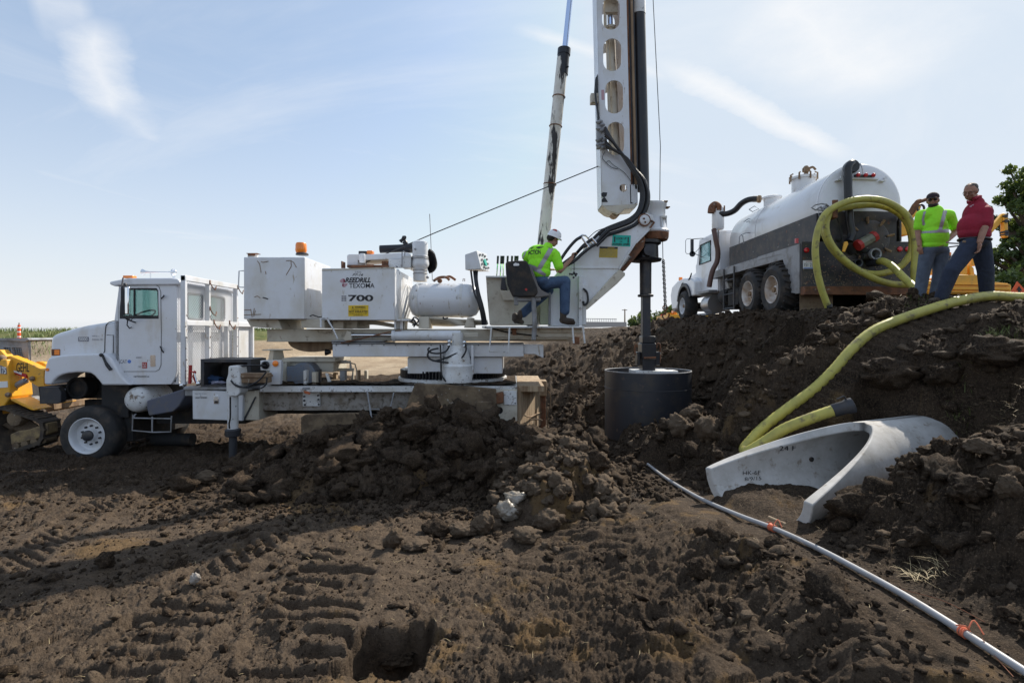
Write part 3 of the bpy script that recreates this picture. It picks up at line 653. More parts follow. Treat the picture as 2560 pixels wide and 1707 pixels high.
g = MB(); g.pplate('S1', circ(938,765,13), [], DC-.011, .003); g.build('blue_decal', M['blue'], dr, smooth=0)
txt('CAT', 'S1', (872,752,922,778), DC-.008, M['inkf'], dr, bold=.01); txt('4353', 'S1', (988,731,1026,742), DC-.008, M['ink'], dr); txt('30', 'S1', (1005,796,1024,808), DC-.008, M['inkf'], dr)
txt('FLA', 'S1', (1036,776,1062,790), DC-.010, M['wht'], dr); txt('GAS', 'S1', (1036,794,1062,808), DC-.010, M['wht'], dr)
txt('NATIONWIDE 24', 'S1', (972,868,1083,880), DC-.002, M['ink'], cab, bold=.01)
# mirror
g = MB(); g.pbox('S1', 900, 222, 932, 425, DC-.30, .07); mi = g.build('mirror', M['chrome'], cab, bevel=.02)
g = MB(); g.pbox('S1', 884, 215, 897, 430, DC-.28, .05); g.tube([P('S1', 893,160,DC-.1), P('S1', 882,235,DC-.28), P('S1', 882,430,DC-.28), P('S1', 925,462,DC-.2), P('S1', 985,482,DC)], .014, 6)
g.tube([P('S1', 930,440,DC-.2), P('S1', 922,500,DC-.1), P('S1', 940,525,DC-.05), P('S1', 955,515,DC)], .010, 6); g.torus(P('S1', 948,445,DC-.22), .05, .008, axis=(.3,1,0)); g.tube([P('S1', 905,200,DC-.28), P('S1', 915,215,DC-.28)], .03, 8)
g.build('mirror_bracket', M['dgrey'], mi)
# horns and marker lights on the roof
g = MB()
hx, hy_ = P('S1', 1050, 120, DC+.5), P('S1', 1265, 122, DC+.5)
g.lathe([(.065,0),(.055,.02),(.03,.06),(.018,.14),(.013,.5),(.02,.56)], P('S1', 1035, 118, DC+.45), 'x', 20)
g.lathe([(.05,0),(.075,.015),(.075,.035),(.03,.07)], P('S1', 1250, 120, DC+.45), 'x', 18); g.ball(P('S1', 1262,118,DC+.45), .055); g.tube([P('S1', 1092,120,DC+.45), P('S1',1092,160,DC+.45)], .012, 6); g.tube([P('S1',1258,130,DC+.45), P('S1',1262,162,DC+.45)], .03, 8)
g.build('air_horn', M['chrome'], cab)
g = MB(); g.pbox('S1', 890, 141, 962, 160, DC+.05, .12); g.build('roof_marker_lamp', M['orange'], cab, bevel=.01)
# ---- hood and fenders
DH = DC+.12
g = MB(); g.prism('S1', [(842,468),(790,476),(690,491),(620,503),(550,518),(480,538),(420,556),(388,568),(368,584),(360,610),(354,700),(350,745),(345,800),(842,800)], DH, CW-.24)
hood = g.build('hood', C_, rig, bevel=.09, seg=5)
arch = [(370,936),(376,924),(395,898),(420,876),(455,860),(500,850),(560,845),(610,845),(655,850),(682,868),(712,900),(740,938)]
fen = [(350,738),(420,722),(500,714),(640,708),(752,706),(800,735),(840,800),(878,870),(942,937)]
g = MB(); g.prism('S1', fen+[(740,938)]+arch[::-1]+[(318,932),(317,880),(322,820),(336,765)], DC-.14, .55)
g.build('front_fender', C_, rig, bevel=.05, seg=4)
g = MB(); nb = [P('S1', x, y, DC-.14) for x, y in fen+[(740,938)]+arch[::-1]+[(318,932),(317,880),(322,820),(336,765)]]
n_ = len(nb); A_ = [Vector((p.x, DC+CW-.41, p.z)) for p in nb]; A2_ = [Vector((p.x, DC+CW+.14, p.z)) for p in nb]
g.add(A_+A2_, [tuple(range(n_)), tuple(range(2*n_-1, n_-1, -1))]+[(i, i+n_, (i+1)%n_+n_, (i+1)%n_) for i in range(n_)]); g.build('front_fender', C_, rig, bevel=.05, seg=4)
g = MB(); g.pbox('S1', 372, 675, 433, 722, DH-.012, .03); g.build('side_marker_lamp', M['rust'], hood, bevel=.008)
g = MB(); g.pbox('S1', 392, 680, 429, 718, DH-.02, .02); g.build('marker_lens', M['orange'], hood, bevel=.008)
g = MB(); g.lathe([(.03,0),(.03,.02)], P('S1', 341, 824, DC-.155), 'y', 14); g.build('clearance_lamp', M['orange'], rig)
g = MB(); g.pbox('S1', 567, 587, 642, 619, DH-.008, .01); bd = g.build('badge', M['inkf'], hood, smooth=0); txt('5000', 'S1', (575,592,636,614), DH-.008, M['wht'], bd, bold=.01)
txt('PAYSTAR', 'S1', (670,576,708,586), DH, M['inkf'], hood); txt('DIESEL 70', 'S1', (670,600,745,612), DH, M['inkf'], hood)
g = MB(); g.tube([P('S1', x, y, DH-.003) for x, y in ((835,468),(790,480),(770,500),(763,560),(760,690),(745,715),(700,760),(672,810),(662,848))], .008, 5)
g.tube([P('S1', x, y, DH-.003) for x, y in ((775,573),(822,573),(822,710),(780,712))], .006, 5); g.build('hood_seam', M['under'], hood)
g = MB(); g.tube([P('S1', x, y, DC-.16) for x, y in ((720,715),(745,722),(760,760),(780,795),(805,825))], [.012,.02,.02,.03,.03], 8); g.ball(P('S1',735,718,DC-.16), .035); g.build('hood_latch', M['hose'], hood)
g = MB(); g.box(cabx(700), cabx(900), DH, DH+1.7, cabz(1180), cabz(930)); g.box(cabx(440), cabx(860), DH+.45, DH+1.35, cabz(1060), cabz(850)); g.lathe([(.2,0),(.22,.1),(.2,.35)], P('S1', 560,960,DH+.15), 'y', 20); g.torus(P('S1',560,960,DH+.12), .19, .03, axis=(0,1,0)); g.build('engine_bay', M['under'], rig, bevel=.02)
g = MB(); g.prism('S1', [(286,950),(420,950),(442,990),(442,1062),(410,1072),(288,1072)], DC-.05, .12); g.prism('S1', [(286,950),(300,950),(300,1072),(286,1072)], DC-.05, 2.2); g.pbox('S1', 300, 975, 440, 1045, DC+.1, .5); g.build('front_bumper', M['dgrey'], rig, bevel=.01)
# ---- wheels
def wheel(c, r, wd, rimc, name='wheel', side=-1, parent=None, tread=26, rr0=.6):
    """c: centre of the outer face; the wheel's axis runs along y, outer face towards the viewer for side=-1"""
    par = parent or rig; s_ = -side
    h = wd; ri = r*rr0
    prof = [(ri, .02), (ri*1.02, 0), (r*.80, -.02), (r*.93, .012), (r*.985, .05), (r, .09), (r, h-.09), (r*.985, h-.05), (r*.93, h-.01), (ri*1.02, h), (ri, h-.02)]
    g = MB(); g.lathe([(a, b*s_) for a, b in prof], c, 'y', 48, caps=False)
    for k in range(tread):
        a = 2*math.pi*k/tread
        for q in (0, 1):
            aa = a+q*math.pi/tread; ct = Vector((c.x+math.cos(aa)*r, c.y+s_*(h*.27+q*h*.46), c.z+math.sin(aa)*r))
            g.box(-.02, .02, -h*.24, h*.24, -.035, .035, rot=Matrix.Rotation(-aa, 3, 'Y'), c=(0,0,0)); n_ = len(g.v)
            for i in range(n_-8, n_): g.v[i] = g.v[i]+ct
    t = g.build(name, M['rubber'], par, smooth=40)
    g = MB(); g.lathe([(a, b*s_) for a, b in ((ri*1.03,-.008),(ri*1.0,-.012),(ri*.93,.01),(ri*.9,.05),(ri*.86,.12),(ri*.72,.135),(ri*.60,.12),(ri*.38,.12),(ri*.34,.10),(ri*.33,.04),(.001,.04))], c, 'y', 36, caps=False)
    rm = g.build('rim', rimc, t, smooth=50)
    g = MB(); g.lathe([(a, b*s_) for a, b in ((ri*.30,.11),(ri*.30,.0),(ri*.22,-.02),(ri*.1,-.025),(.001,-.025))], c, 'y', 20)
    for k in range(10):
        a = 2*math.pi*k/10+.3; g.lathe([(ri*.062, .12*s_), (ri*.062, .085*s_), (ri*.03, .08*s_)], c+Vector((math.cos(a)*ri*.52, 0, math.sin(a)*ri*.52)), 'y', 8)
    g.build('hub', M['dgrey'], t)
    return t
wc = P('S1', 630, 1305, 10.0); WR = .56
wheel(wc, WR, .36, M['white'], tread=0); wheel(Vector((wc.x, 12.36, wc.z)), WR, .36, M['white'], side=1, tread=0)
for xx in (-3.15, -1.8):
    wheel(Vector((xx, 10.25, .42)), .53, .30, M['white']); wheel(Vector((xx, 12.0, .42)), .53, .30, M['white'], side=1)
g = MB(); g.cyl((wc.x, 10.3, wc.z), (wc.x, 12.1, wc.z), .09); g.ball((wc.x, 11.2, wc.z), .2)
for xx in (-3.15, -1.8): g.cyl((xx, 10.5, .42), (xx, 11.8, .42), .09)
g.build('axle', M['under'], rig)
g = MB(); g.box(cabx(430), .2, 10.72, 10.86, .82, 1.10); g.box(cabx(430), .2, 11.6, 11.74, .82, 1.10)
for xx in (-6.3, -5.2, -4, -3, -2, -1): g.box(xx, xx+.12, 10.8, 11.7, .86, 1.06)
g.box(cabx(842), cabx(915), 10.3, 12, .35, 1.35); g.build('frame_rail', M['under'], rig)
# ---- tanks, steps, boxes below the cab
g = MB(); c = P('S1', 980, 1045, 10.1); g.lathe([(.001,-.07),(.10,-.06),(.19,-.02),(.235,.05),(.25,.12),(.25,.75)], c, 'y', 28); g.build('air_tank', CH, rig)
g = MB(); g.prism('S1', [(1065,1050),(1335,962),(1340,1020),(1300,1090),(1255,1130),(1080,1160),(1065,1110)], 10.08, .5); g.build('side_step_box', mat('blue_grey_paint', (.10,.11,.15), .5, layers=(((.16,.14,.11), 6, .5, .8),)), rig, bevel=.02)
g = MB()
for pts in (((965,1150),(960,1265),(1110,1278),(1240,1275),(1245,1160)), ((965,1175),(1245,1180)), ((1105,1165),(1105,1278)), ((985,1145),(965,1180))): g.tube([P('S1', x, y, 10.05) for x, y in pts], .014, 6)
g.build('step_frame', M['grey'], rig)
g = MB(); g.cyl(P('S1', 1120, 1330, 10.9), P('S1', 1400, 1330, 10.9), .13); g.box(-7.2,-5.4,10.7,11.8,.62,.85); g.build('fuel_tank', M['under'], rig)
g = MB(); g.prism('S1', [(1395,972),(1762,984),(1760,1196),(1398,1184)], 9.88, .55); tb = g.build('tool_cabinet', W_, rig, bevel=.012)
g = MB(); g.pbox('S1', 1550,1012,1586,1072, 9.866, .015); g.build('cabinet_latch', M['chrome'], tb, bevel=.006)
g = MB(); g.pbox('S1', 1556,1050,1580,1068, 9.862, .01); g.build('latch_recess', M['hose'], tb)
for s_, bx in (('Skip Oils Crane', (1415,994,1500,1003)), ('&', (1453,1008,1462,1016)), ('UNAUTHORIZED', (1418,1021,1504,1033))): txt(s_, 'S1', bx, 9.88, M['inkf'] if s_ != 'UNAUTHORIZED' else M['ink'], tb, bold=.012)
g = MB(); g.pbox('B6', 890, 375, 1160, 850, 9.95, 1.4); g.build('side_locker', B_, rig, bevel=.01)
g = MB(); g.prism('B6', [(895,850),(925,850),(1110,470),(1090,470)], 9.93, .02); g.build('brace', M['dgrey'], rig)
g = MB(); g.pbox('S1', 1340, 945, 1400, 1015, 9.9, .2); g.pbox('S1', 1330, 950, 1830, 972, 9.86, 1.2); g.build('catwalk', M['grey'], rig, bevel=.01)
# open black tool bin
g = MB(); g.pbox('S1', 1455,748,1480,948, 9.86, .62); g.pbox('S1', 1795,748,1820,948, 9.86, .62); g.pbox('S1', 1480,748,1795,772, 9.86, .62); g.pbox('S1', 1480,936,1795,948, 9.86, .62); g.pbox('S1', 1480,772,1795,936, 10.45, .03)
g.build('tool_bin', M['dgrey'], rig, bevel=.006)
g = MB(); g.tube([P('S1', x, y, 9.9) for x, y in ((1382,792),(1378,925))], .03, 8); g.tube([P('S1', x, y, 9.88) for x, y in ((1378,835),(1415,845),(1400,870),(1425,925))], .014, 6); g.ball(P('S1',1412,843,9.88), .03); g.build('hand_pump', M['redp'], rig)
g = MB(); g.tube([P('S1', x, y, 9.86) for x, y in ((1412,850),(1425,910),(1440,925))], .012, 6); g.ball(P('S1', 1318,938,9.9), .04); g.ball(P('S1',1440,925,9.86), .045); g.build('pipe_fitting', M['chrome'], rig)
# ---- headache rack behind the cab
RX = -6.16
def rz(y): return EZ-(640+y/2.903-HY)*9.95/F
g = MB(); zt = rz(140); zm = rz(465)
for yy, z1_, w_ in ((9.95, zt, .07), (10.74, zt-.02, .06), (11.82, zt-.03, .06), (11.45, zm, .05), (12.55, zm, .07)):
    g.box(RX-.09, RX+.0, yy, yy+w_, rz(935), z1_)
g.box(RX-.085, RX+.004, 9.95, 11.9, zt-.10, zt+.002); g.box(RX-.085, RX+.004, 10.0, 12.55, zm-.10, zm+.003)
g.box(RX-.10, RX-.07, 12.05, 12.6, rz(935), zm+.02)
rack = g.build('headache_rack', W_, rig, bevel=.008)
g = MB(); pz0, pz1 = rz(935), zt-.1; xx = RX-.11
def mesh_panel(ya, yb, za, zb, p=.07):
    H = zb-za; n = int((yb-ya+H)/p)
    for k in range(n):
        for s_ in (1, -1):
            a = ya-H+k*p; t0 = max(0, ya-a); t1 = min(H, yb-a)
            if t1 <= t0: continue
            q0 = (a+t0, za+t0); q1 = (a+t1, za+t1)
            if s_ < 0: q0 = (ya+yb-q0[0], q0[1]); q1 = (ya+yb-q1[0], q1[1])
            dy, dz = -(q1[1]-q0[1]), q1[0]-q0[0]; L = math.hypot(dy, dz); dy *= .0028/L; dz *= .0028/L
            g.add([(xx, q0[0]-dy, q0[1]-dz), (xx, q0[0]+dy, q0[1]+dz), (xx, q1[0]+dy, q1[1]+dz), (xx, q1[0]-dy, q1[1]-dz),
                   (xx+.006, q0[0]-dy, q0[1]-dz), (xx+.006, q0[0]+dy, q0[1]+dz), (xx+.006, q1[0]+dy, q1[1]+dz), (xx+.006, q1[0]-dy, q1[1]-dz)],
                  [(0,1,2,3),(7,6,5,4),(0,3,7,4),(1,5,6,2)])
mesh_panel(9.98, 11.88, zm, pz1); mesh_panel(9.98, 12.5, pz0, zm-.1); g.build('wire_mesh', W_, rack, smooth=0)
g = MB()
for (yy, zz_) in ((10.75, zt-.06), (11.85, zt-.06), (10.9, zm-.02), (11.5, zm-.02), (10.76, zm+.25)):
    g.tube([(RX+.01, yy, zz_), (RX+.05, yy+.03, zz_-.1), (RX+.05, yy+.12, zz_-.14), (RX+.03, yy+.2, zz_-.05)], .011, 6); g.box(RX, RX+.015, yy-.01, yy+.02, zz_-.04, zz_+.05)
for yy in (9.97, 10.76, 11.84):
    for q in range(6): g.ball((RX+.004, yy+.02*(q % 2), rz(930)+.25+q*.21), .012, 6, 4)
g.build('rack_hook', M['rust'], rack)
# ---- outrigger leg
DO = 9.35
g = MB(); c = P('B6', 735, 0, DO+.13); z = lambda y: P('B6', 0, y, DO+.13).z
hw = LEN('B6', 82, DO+.13)
g.prism('B6', [(655,-20),(675,-35),(800,-35),(828,-10),(840,120),(850,200),(850,400),(800,460),(660,460),(622,410),(620,200),(650,100)], DO, .30)
og = g.build('outrigger_leg', CH, rig, bevel=.02, seg=3)
g = MB(); g.lathe([(hw, z(1000)), (hw, z(440))], (c.x, c.y, 0), 'z', 20); g.build('leg_tube', CH, og)
g = MB(); g.lathe([(.07, z(1120)), (.125, z(1110)), (.135, z(1000)), (.10, z(985))], (c.x, c.y, 0), 'z', 20); g.build('leg_collar', M['dgrey'], og, bevel=.01)
g = MB(); g.lathe([(.068, zat(c.x, c.y)-.1), (.068, z(1100))], (c.x+.0, c.y, 0), 'z', 20); g.lathe([(.2, zat(c.x, c.y)-.08), (.2, zat(c.x, c.y)-.02), (.07, zat(c.x,c.y)+.03)], (c.x, c.y, 0), 'z', 20); g.build('leg_ram', M['dgrey'], og)
g = MB(); g.pbox('B6', 830, 85, 1290, 245, DO+.05, .2); g.pbox('B6', 850, 120, 1290, 160, DO+.03, .25); g.build('outrigger_beam', M['brown'], og, bevel=.012)
g = MB()
for pts in (((700,200),(760,270),(850,310),(960,300),(1080,250),(1180,180),(1280,60)), ((760,265),(900,315),(1060,320),(1180,330),(1270,270),(1290,150)), ((690,470),(690,800),(672,900),(678,990))):
    g.tube(spline([P('B6', x, y, DO-.02) for x, y in pts], 6), .014, 6)
g.build('hydraulic_hose', M['hose'], og)
# light bracket with amber reflector
g = MB(); g.prism('S2', [(245,868),(385,865),(386,930),(378,1030),(290,1030),(300,960),(310,935),(246,935)], 9.72, .1); lb = g.build('light_bracket', W_, rig, bevel=.008)
g = MB(); g.lathe([(.05,0),(.055,-.02),(.03,-.035),(.001,-.04)], P('S2', 350, 888, 9.72), 'y', 18); g.build('amber_reflector', M['orange'], lb)
g = MB(); g.lathe([(.07,0),(.075,-.03),(.05,-.05),(.03,-.03),(.001,-.02)], P('S2', 283, 898, 9.72), 'y', 18); g.tube([P('S2', 283,903,9.68), P('S2', 200,900,9.6), P('S2', 95,908,9.45), P('S2', 70,925,9.4)], .018, 8); g.build('lamp_socket', M['hose'], lb)
# ---- deck
def X_(reg, x, d): return P(reg, x, 0, d).x
DZ = EZ-(830+795/5.88-HY)*9.9/F
xa, xb = X_('B1', 55, 9.9), .10
g = MB(); g.box(xa, xb, 9.9, 12.3, DZ-.11, DZ); dk = g.build('deck', CH, rig, bevel=.006)
g = MB()        # mud lying on the deck
nx, ny = 90, 30; xs = np.linspace(xa+.15, xb-.02, nx); ys = np.linspace(9.92, 12.28, ny); XX, YY = np.meshgrid(xs, ys)
ZZ = DZ+.004+np.clip(fbm(XX, YY, 2.2, 5, 41)-.38, 0, 1)*.17+np.clip(fbm(XX, YY, 12, 3, 43)-.4, 0, 1)*.04
b_ = 0; vs = [(float(XX[j,i]), float(YY[j,i]), float(ZZ[j,i])) for j in range(ny) for i in range(nx)]
g.add(vs, [(j*nx+i, j*nx+i+1, (j+1)*nx+i+1, (j+1)*nx+i) for j in range(ny-1) for i in range(nx-1)]); g.build('deck_mud', CLOD, dk)
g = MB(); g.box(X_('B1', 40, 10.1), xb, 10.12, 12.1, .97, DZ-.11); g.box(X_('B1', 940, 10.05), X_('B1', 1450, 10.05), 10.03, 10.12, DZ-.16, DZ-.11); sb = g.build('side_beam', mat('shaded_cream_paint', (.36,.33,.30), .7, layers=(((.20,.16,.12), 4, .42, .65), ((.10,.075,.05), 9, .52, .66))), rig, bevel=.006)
g = MB(); g.pbox('B1', 685, 880, 940, 1090, 10.08, .05); pl_ = g.build('bolted_plate', CH, rig, bevel=.005)
g = MB()
for (x, y) in ((712,945),(712,1005),(720,1065),(915,930),(925,1060),(920,990)): g.lathe([(.02,0),(.02,-.02)], P('B1', x, y, 10.08), 'y', 6)
g.build('bolt', M['dgrey'], pl_)
g = MB(); g.prism('B1', [(700,868),(760,872),(800,900),(785,918),(715,900)], 9.88, .02); g.build('orange_flag', mat('faded_orange', (.45,.12,.04), .7), rig)
g = MB(); g.pbox('B1', 685, 812, 790, 848, 9.892, .008); g.build('reflector_strip', M['grey'], dk)
g = MB(); g.tube([P('B1', 1635,870,9.85), P('B1', 1715,1360,9.6)], .016, 6); g.tube([P('B1', 2025,890,9.85), P('B1', 1960,1180,9.7)], .012, 6); g.tube([P('B1', 1680,1128,9.7), P('B1', 1960,1135,9.72)], .008, 6); g.build('stay_rod', M['grey'], rig)
# things welded on the deck
g = MB(); c = P('B1', 300, 0, 10.9); g.lathe([(.205, DZ+.30), (.135, P('B1',0,268,10.9).z)], (c.x, c.y, 0), 'z', 4)
bz = P('B1',0,268,10.9).z; g.box(c.x-.2, c.x+.26, c.y-.2, c.y+.2, bz, bz+.02); g.box(X_('B1',175,10.7), X_('B1',430,10.7), 10.6, 11.1, DZ, P('B1',0,405,10.7).z); g.build('boom_rest', B_, rig, bevel=.005, smooth=20)
g = MB(); g.pbox('B1', 380, 382, 1165, 440, 10.55, 1.0); g.pbox('B1', 395, 440, 1140, 590, 10.62, .85); g.pbox('B1', 340, 440, 450, 770, 10.4, .6); g.build('deck_cabinet', B_, rig, bevel=.01)
g = MB(); g.pbox('B1', 450, 505, 700, 725, 10.3, .4); g.lathe([(.24,0.01),(.24,.37)], P('B1', 690, 625, 10.3), 'y', 24); g.build('oil_reservoir', mat('slate_blue_paint', (.17,.20,.25), .5, layers=(((.24,.2,.16), 6, .5, .75), (RUST, 13, .64, .7))), rig, bevel=.008)
for pts, r, m_ in ((((1160,445),(1385,440),(1395,560)), .03, CH), (((1165,555),(1430,552),(1420,700)), .035, B_), (((1390,455),(1455,470),(1480,560),(1480,690)), .014, B_)):
    g = MB(); g.tube([P('B1', x, y, 10.9) for x, y in pts], r, 8); g.build('deck_pipe', m_, rig)
for i, (x0_, y0_, x1_, y1_, m_, dd_) in enumerate(((695,565,740,770,CH,10.0),(820,590,885,765,B_,10.05),(890,550,935,745,M['dgrey'],10.3),(1230,570,1310,715,M['grey'],10.4),(1485,560,1515,720,M['brown'],10.5),(1590,565,1630,695,B_,11.2),(1130,600,1180,690,M['wood'],11.0))):
    g = MB(); g.pbox('B1', x0_, y0_, x1_, y1_, dd_, .12); g.build('deck_post', m_, rig, bevel=.006)
g = MB(); g.prism('B1', [(1015,605),(1050,605),(1105,750),(1060,755)], 10.1, .05); g.build('deck_post', CH, rig, bevel=.004)
g = MB(); g.pbox('B1', 430, 735, 1200, 765, 10.35, .8); g.build('deck_mud_pile', M['mud'], rig, bevel=.02)
g = MB(); g.prism('B1', [(1515,700),(1700,685),(2150,700),(2150,716),(1515,716)], 12.22, .06); g.build('far_deck_rail', B_, rig)
# ---- turntable
TX, TY = -1.24, 11.12
g = MB(); g.lathe([(1.13, DZ), (1.13, DZ+.09), (1.0, DZ+.11)], (TX, TY, 0), 'z', 48); g.build('turntable_base', CH, rig)
g = MB(); prof = []
n_ = 96; z0_, z1_ = DZ+.10, DZ+.255
vs = []; 
for zz_ in (z0_, z1_):
    for k in range(n_*4):
        rr_ = 1.09 if (k % 4) in (0, 1) else 1.035; a = 2*math.pi*k/(n_*4); vs.append((TX+rr_*math.cos(a), TY+rr_*math.sin(a), zz_))
m_ = n_*4; g.add(vs, [tuple(range(m_-1, -1, -1)), tuple(range(m_, 2*m_))]+[(k, (k+1) % m_, (k+1) % m_+m_, k+m_) for k in range(m_)]); g.build('ring_gear', M['black'], rig, smooth=0)
g = MB(); g.lathe([(1.0, DZ+.25), (1.0, DZ+.29)], (TX, TY, 0), 'z', 48)
g.box(X_('S2', 1240, 10.15), X_('S3', 395, 10.15), 10.15, 12.0, EZ-(580+957/2.703-HY)*10.15/F, EZ-(580+845/2.703-HY)*10.15/F); g.build('turret_base', W_, rig, bevel=.012)
g = MB(); zf = lambda y: P('S2', 0, y, 9.85).z
c = P('S2', 1577, 0, 9.92); k_ = 9.85/F/2.703
g.lathe([(.105*1.0, zf(1028)), (100*k_*1.0, zf(1015)), (105*k_, zf(965)), (98*k_, zf(950)), (105*k_, zf(905)), (92*k_, zf(890)), (92*k_, zf(870)), (72*k_, zf(810)), (60*k_, zf(780)), (38*k_, zf(765)), (38*k_, zf(690)), (34*k_, zf(680)), (.001, zf(680))], (c.x, c.y, 0), 'z', 36); sg = g.build('swing_gearbox', CH, rig, smooth=40)
g = MB()
for pts in (((1525,765),(1500,805),(1450,820),(1400,815),(1378,795),(1390,780)), ((1630,755),(1635,800),(1600,855),(1540,880),(1470,878),(1400,862),(1375,835),(1395,800),(1450,785)), ((1382,805),(1380,840),(1420,870),(1500,850),(1570,820)), ((1462,762),(1466,850),(1470,960),(1500,1010))):
    g.tube(spline([P('S2', x, y, 9.72) for x, y in pts], 6), .016, 8)
g.build('hydraulic_hose', M['hose'], sg)
g = MB(); 
for (x, y) in ((1522,740),(1520,765),(1625,745),(1626,770),(1575,820),(1560,825)): g.ball(P('S2', x, y, 9.76), .035, 8, 6)
g.build('hose_fitting', M['chrome'], sg)
g = MB(); g.pbox('S2', 1670, 765, 1686, 960, 9.9, .5); g.build('turret_gusset', W_, rig); g = MB(); g.pbox('S2', 1466, 765, 1476, 960, 9.95, .4); g.build('turret_gusset', W_, rig)
# ---- crowd beam, lower frame and upper frame
g = MB(); g.box(X_('S2', 733, 10.05), X_('S3', 530, 10.05), 10.05, 10.9, P('S2',0,843,10.05).z, P('S2',0,757,10.05).z); g.prism('S3', [(530,915),(655,915),(655,1000),(600,975),(530,975)], 10.12, .7)
cb_ = g.build('lower_beam', W_, rig, bevel=.012)
g = MB(); g.box(X_('S2', 725, 10.0), X_('S2', 1085, 10.0), 10.0, 10.9, P('S2',0,741,10.0).z, P('S2',0,731,10.0).z); g.box(X_('S2', 725, 10.0), X_('S2', 1085, 10.0), 10.02, 10.9, P('S2',0,754,10.0).z, P('S2',0,746,10.0).z)
g.box(X_('S2', 1085, 10.05), X_('S3', 530, 10.05), 10.0, 10.9, P('S2',0,757,10.05).z, P('S2',0,751,10.05).z)
for k in range(14): g.lathe([(.014,0),(.014,-.02)], P('S2', 760+k*80, 764, 10.05), 'y', 6)
g.build('slide_rail', M['grey'], cb_, bevel=.003)
g = MB(); g.lathe([(.03,0),(.06,-.08),(.07,-.1),(.001,-.12)], P('B1', 1100, 295, 10.4), 'x', 14); g.build('beam_plug', M['hose'], cb_)
g = MB(); g.box(X_('S2', 290, 10.25), X_('S3', 850, 10.25), 10.25, 11.4, P('S2',0,737,10.25).z, P('S2',0,655,10.25).z); g.pbox('S2', 285, 735, 735, 742, 10.2, 1.2)
uf = g.build('upper_frame', B_, rig, bevel=.01)
g = MB(); g.cyl(P('S2', 850, 697, 10.0), P('S2', 1150, 697, 10.0), .033); g.build('cylinder_rod', M['chrome'], uf)
g = MB(); yy = P('S2', 0, 700, 9.98).z; g.cyl((X_('S2',1142,9.98), 9.98, yy), (X_('S2',1600,9.98), 9.98, yy), .098); g.cyl((X_('S2',1138,9.98), 9.98, yy), (X_('S2',1158,9.98), 9.98, yy), .11); g.build('crowd_cylinder', W_, uf)
g = MB(); g.prism('S2', [(830,668),(855,672),(862,730),(820,735),(805,725)], 9.95, .2); g.build('cylinder_bracket', B_, uf, bevel=.008)
g = MB(); g.tube([P('S2', 790,752,9.94), P('S2',960,712,9.92), P('S2',1110,677,9.92), P('S2',1200,665,9.95)], .013, 6); g.build('rusty_rod', M['rust'], uf)
g = MB(); c = P('S2', 620, 735, 10.7); pr = [(math.cos(a)*.5, -math.sin(a)*.22) for a in np.linspace(0, math.pi, 14)]
n_ = len(pr); A_ = [Vector((c.x+a*.96, 10.5, c.z+b)) for a, b in pr]; B2 = [p+Vector((0,.8,0)) for p in A_]
g.add(A_+B2, [tuple(range(n_)), tuple(range(2*n_-1, n_-1, -1))]+[(i, i+n_, (i+1)%n_+n_, (i+1)%n_) for i in range(n_)]); g.build('belly_pan', M['brown'], uf)
# left hand frame supports
g = MB(); g.prism('S2', [(150,590),(365,590),(395,655),(180,640)], 10.0, 1.2); g.prism('S2', [(515,590),(680,590),(680,650),(525,648)], 9.9, .5); g.pbox('S2', 800, 592, 900, 650, 10.2, .9); g.pbox('S2', 735, 592, 808, 652, 10.05, .6); g.build('box_support', B_, uf, bevel=.008)
# ---- counterweight box and engine box
def facebox(name, x0_, y0_, x1_, y1_, d, depth, m_, skew=0, **kw):
    g = MB(); a = P('S2', x0_, y0_, d); b = P('S2', x1_, y1_, d); g.box(a.x, b.x, d, d+depth, b.z, a.z); return g.build(name, m_, rig, **kw)
cwb = facebox('counterweight_box', 133, 170, 546, 588, 9.8, 1.4, W_, bevel=.012)
g = MB(); sc1 = mat('scratch_rust', (.30,.22,.16), .8)
for pts in (((225,195),(240,215),(245,240),(250,275)), ((250,200),(262,205),(300,198)), ((420,195),(450,192),(470,205),(490,240)), ((452,195),(455,230),(435,265),(420,290)), ((205,440),(225,432),(245,445)), ((135,526),(180,526)), ((135,560),(250,556)), ((180,520),(190,575)), ((205,515),(195,560)), ((212,530),(200,572)), ((280,265),(283,285))):
    g.tube([P('S2', x, y, 9.797) for x, y in pts], .007, 4)
g.build('scratch', sc1, cwb)
g = MB(); g.tube([P('S2', x, y, 9.796) for x, y in ((262,442),(298,452))], .01, 4); g.build('scratch', M['ink'], cwb)
g = MB(); g.tube([P('S2', x, y, 9.9) for x, y in ((133,262),(102,264),(98,350),(100,372),(133,374))], .012, 6); g.build('grab_rail', W_, cwb)
g = MB(); g.pbox('S2', 158, 146, 212, 172, 10.0, .12); g.build('side_lamp', CH, cwb, bevel=.01)
g = MB(); g.pbox('S2', 160, 146, 208, 160, 9.98, .1); g.pbox('S2', 150, 142, 225, 147, 9.96, .14); g.build('side_lamp_lens', M['rust'], cwb, bevel=.01)
g = MB(); c = P('S2', 528, 0, 10.0); z = lambda y: P('S2', 0, y, 10.0).z
g.lathe([(.115, z(157)), (.115, z(148)), (.085, z(140))], (c.x, 10.0, 0), 'z', 20); bc = g.build('beacon_base', M['dgrey'], cwb)
g = MB(); g.lathe([(.09, z(142)), (.105, z(125)), (.10, z(85)), (.085, z(74)), (.001, z(70))], (c.x-.02, 10.0, 0), 'z', 20); g.build('amber_beacon', M['orange'], cwb)
g = MB(); g.lathe([(.03,0),(.03,-.06),(.001,-.07)], P('S2', 575, 195, 10.1), 'x', 10); g.build('door_knob', W_, cwb)
eng = facebox('engine_box', 661, 245, 1155, 595, 9.8, 1.75, W_, bevel=.010)
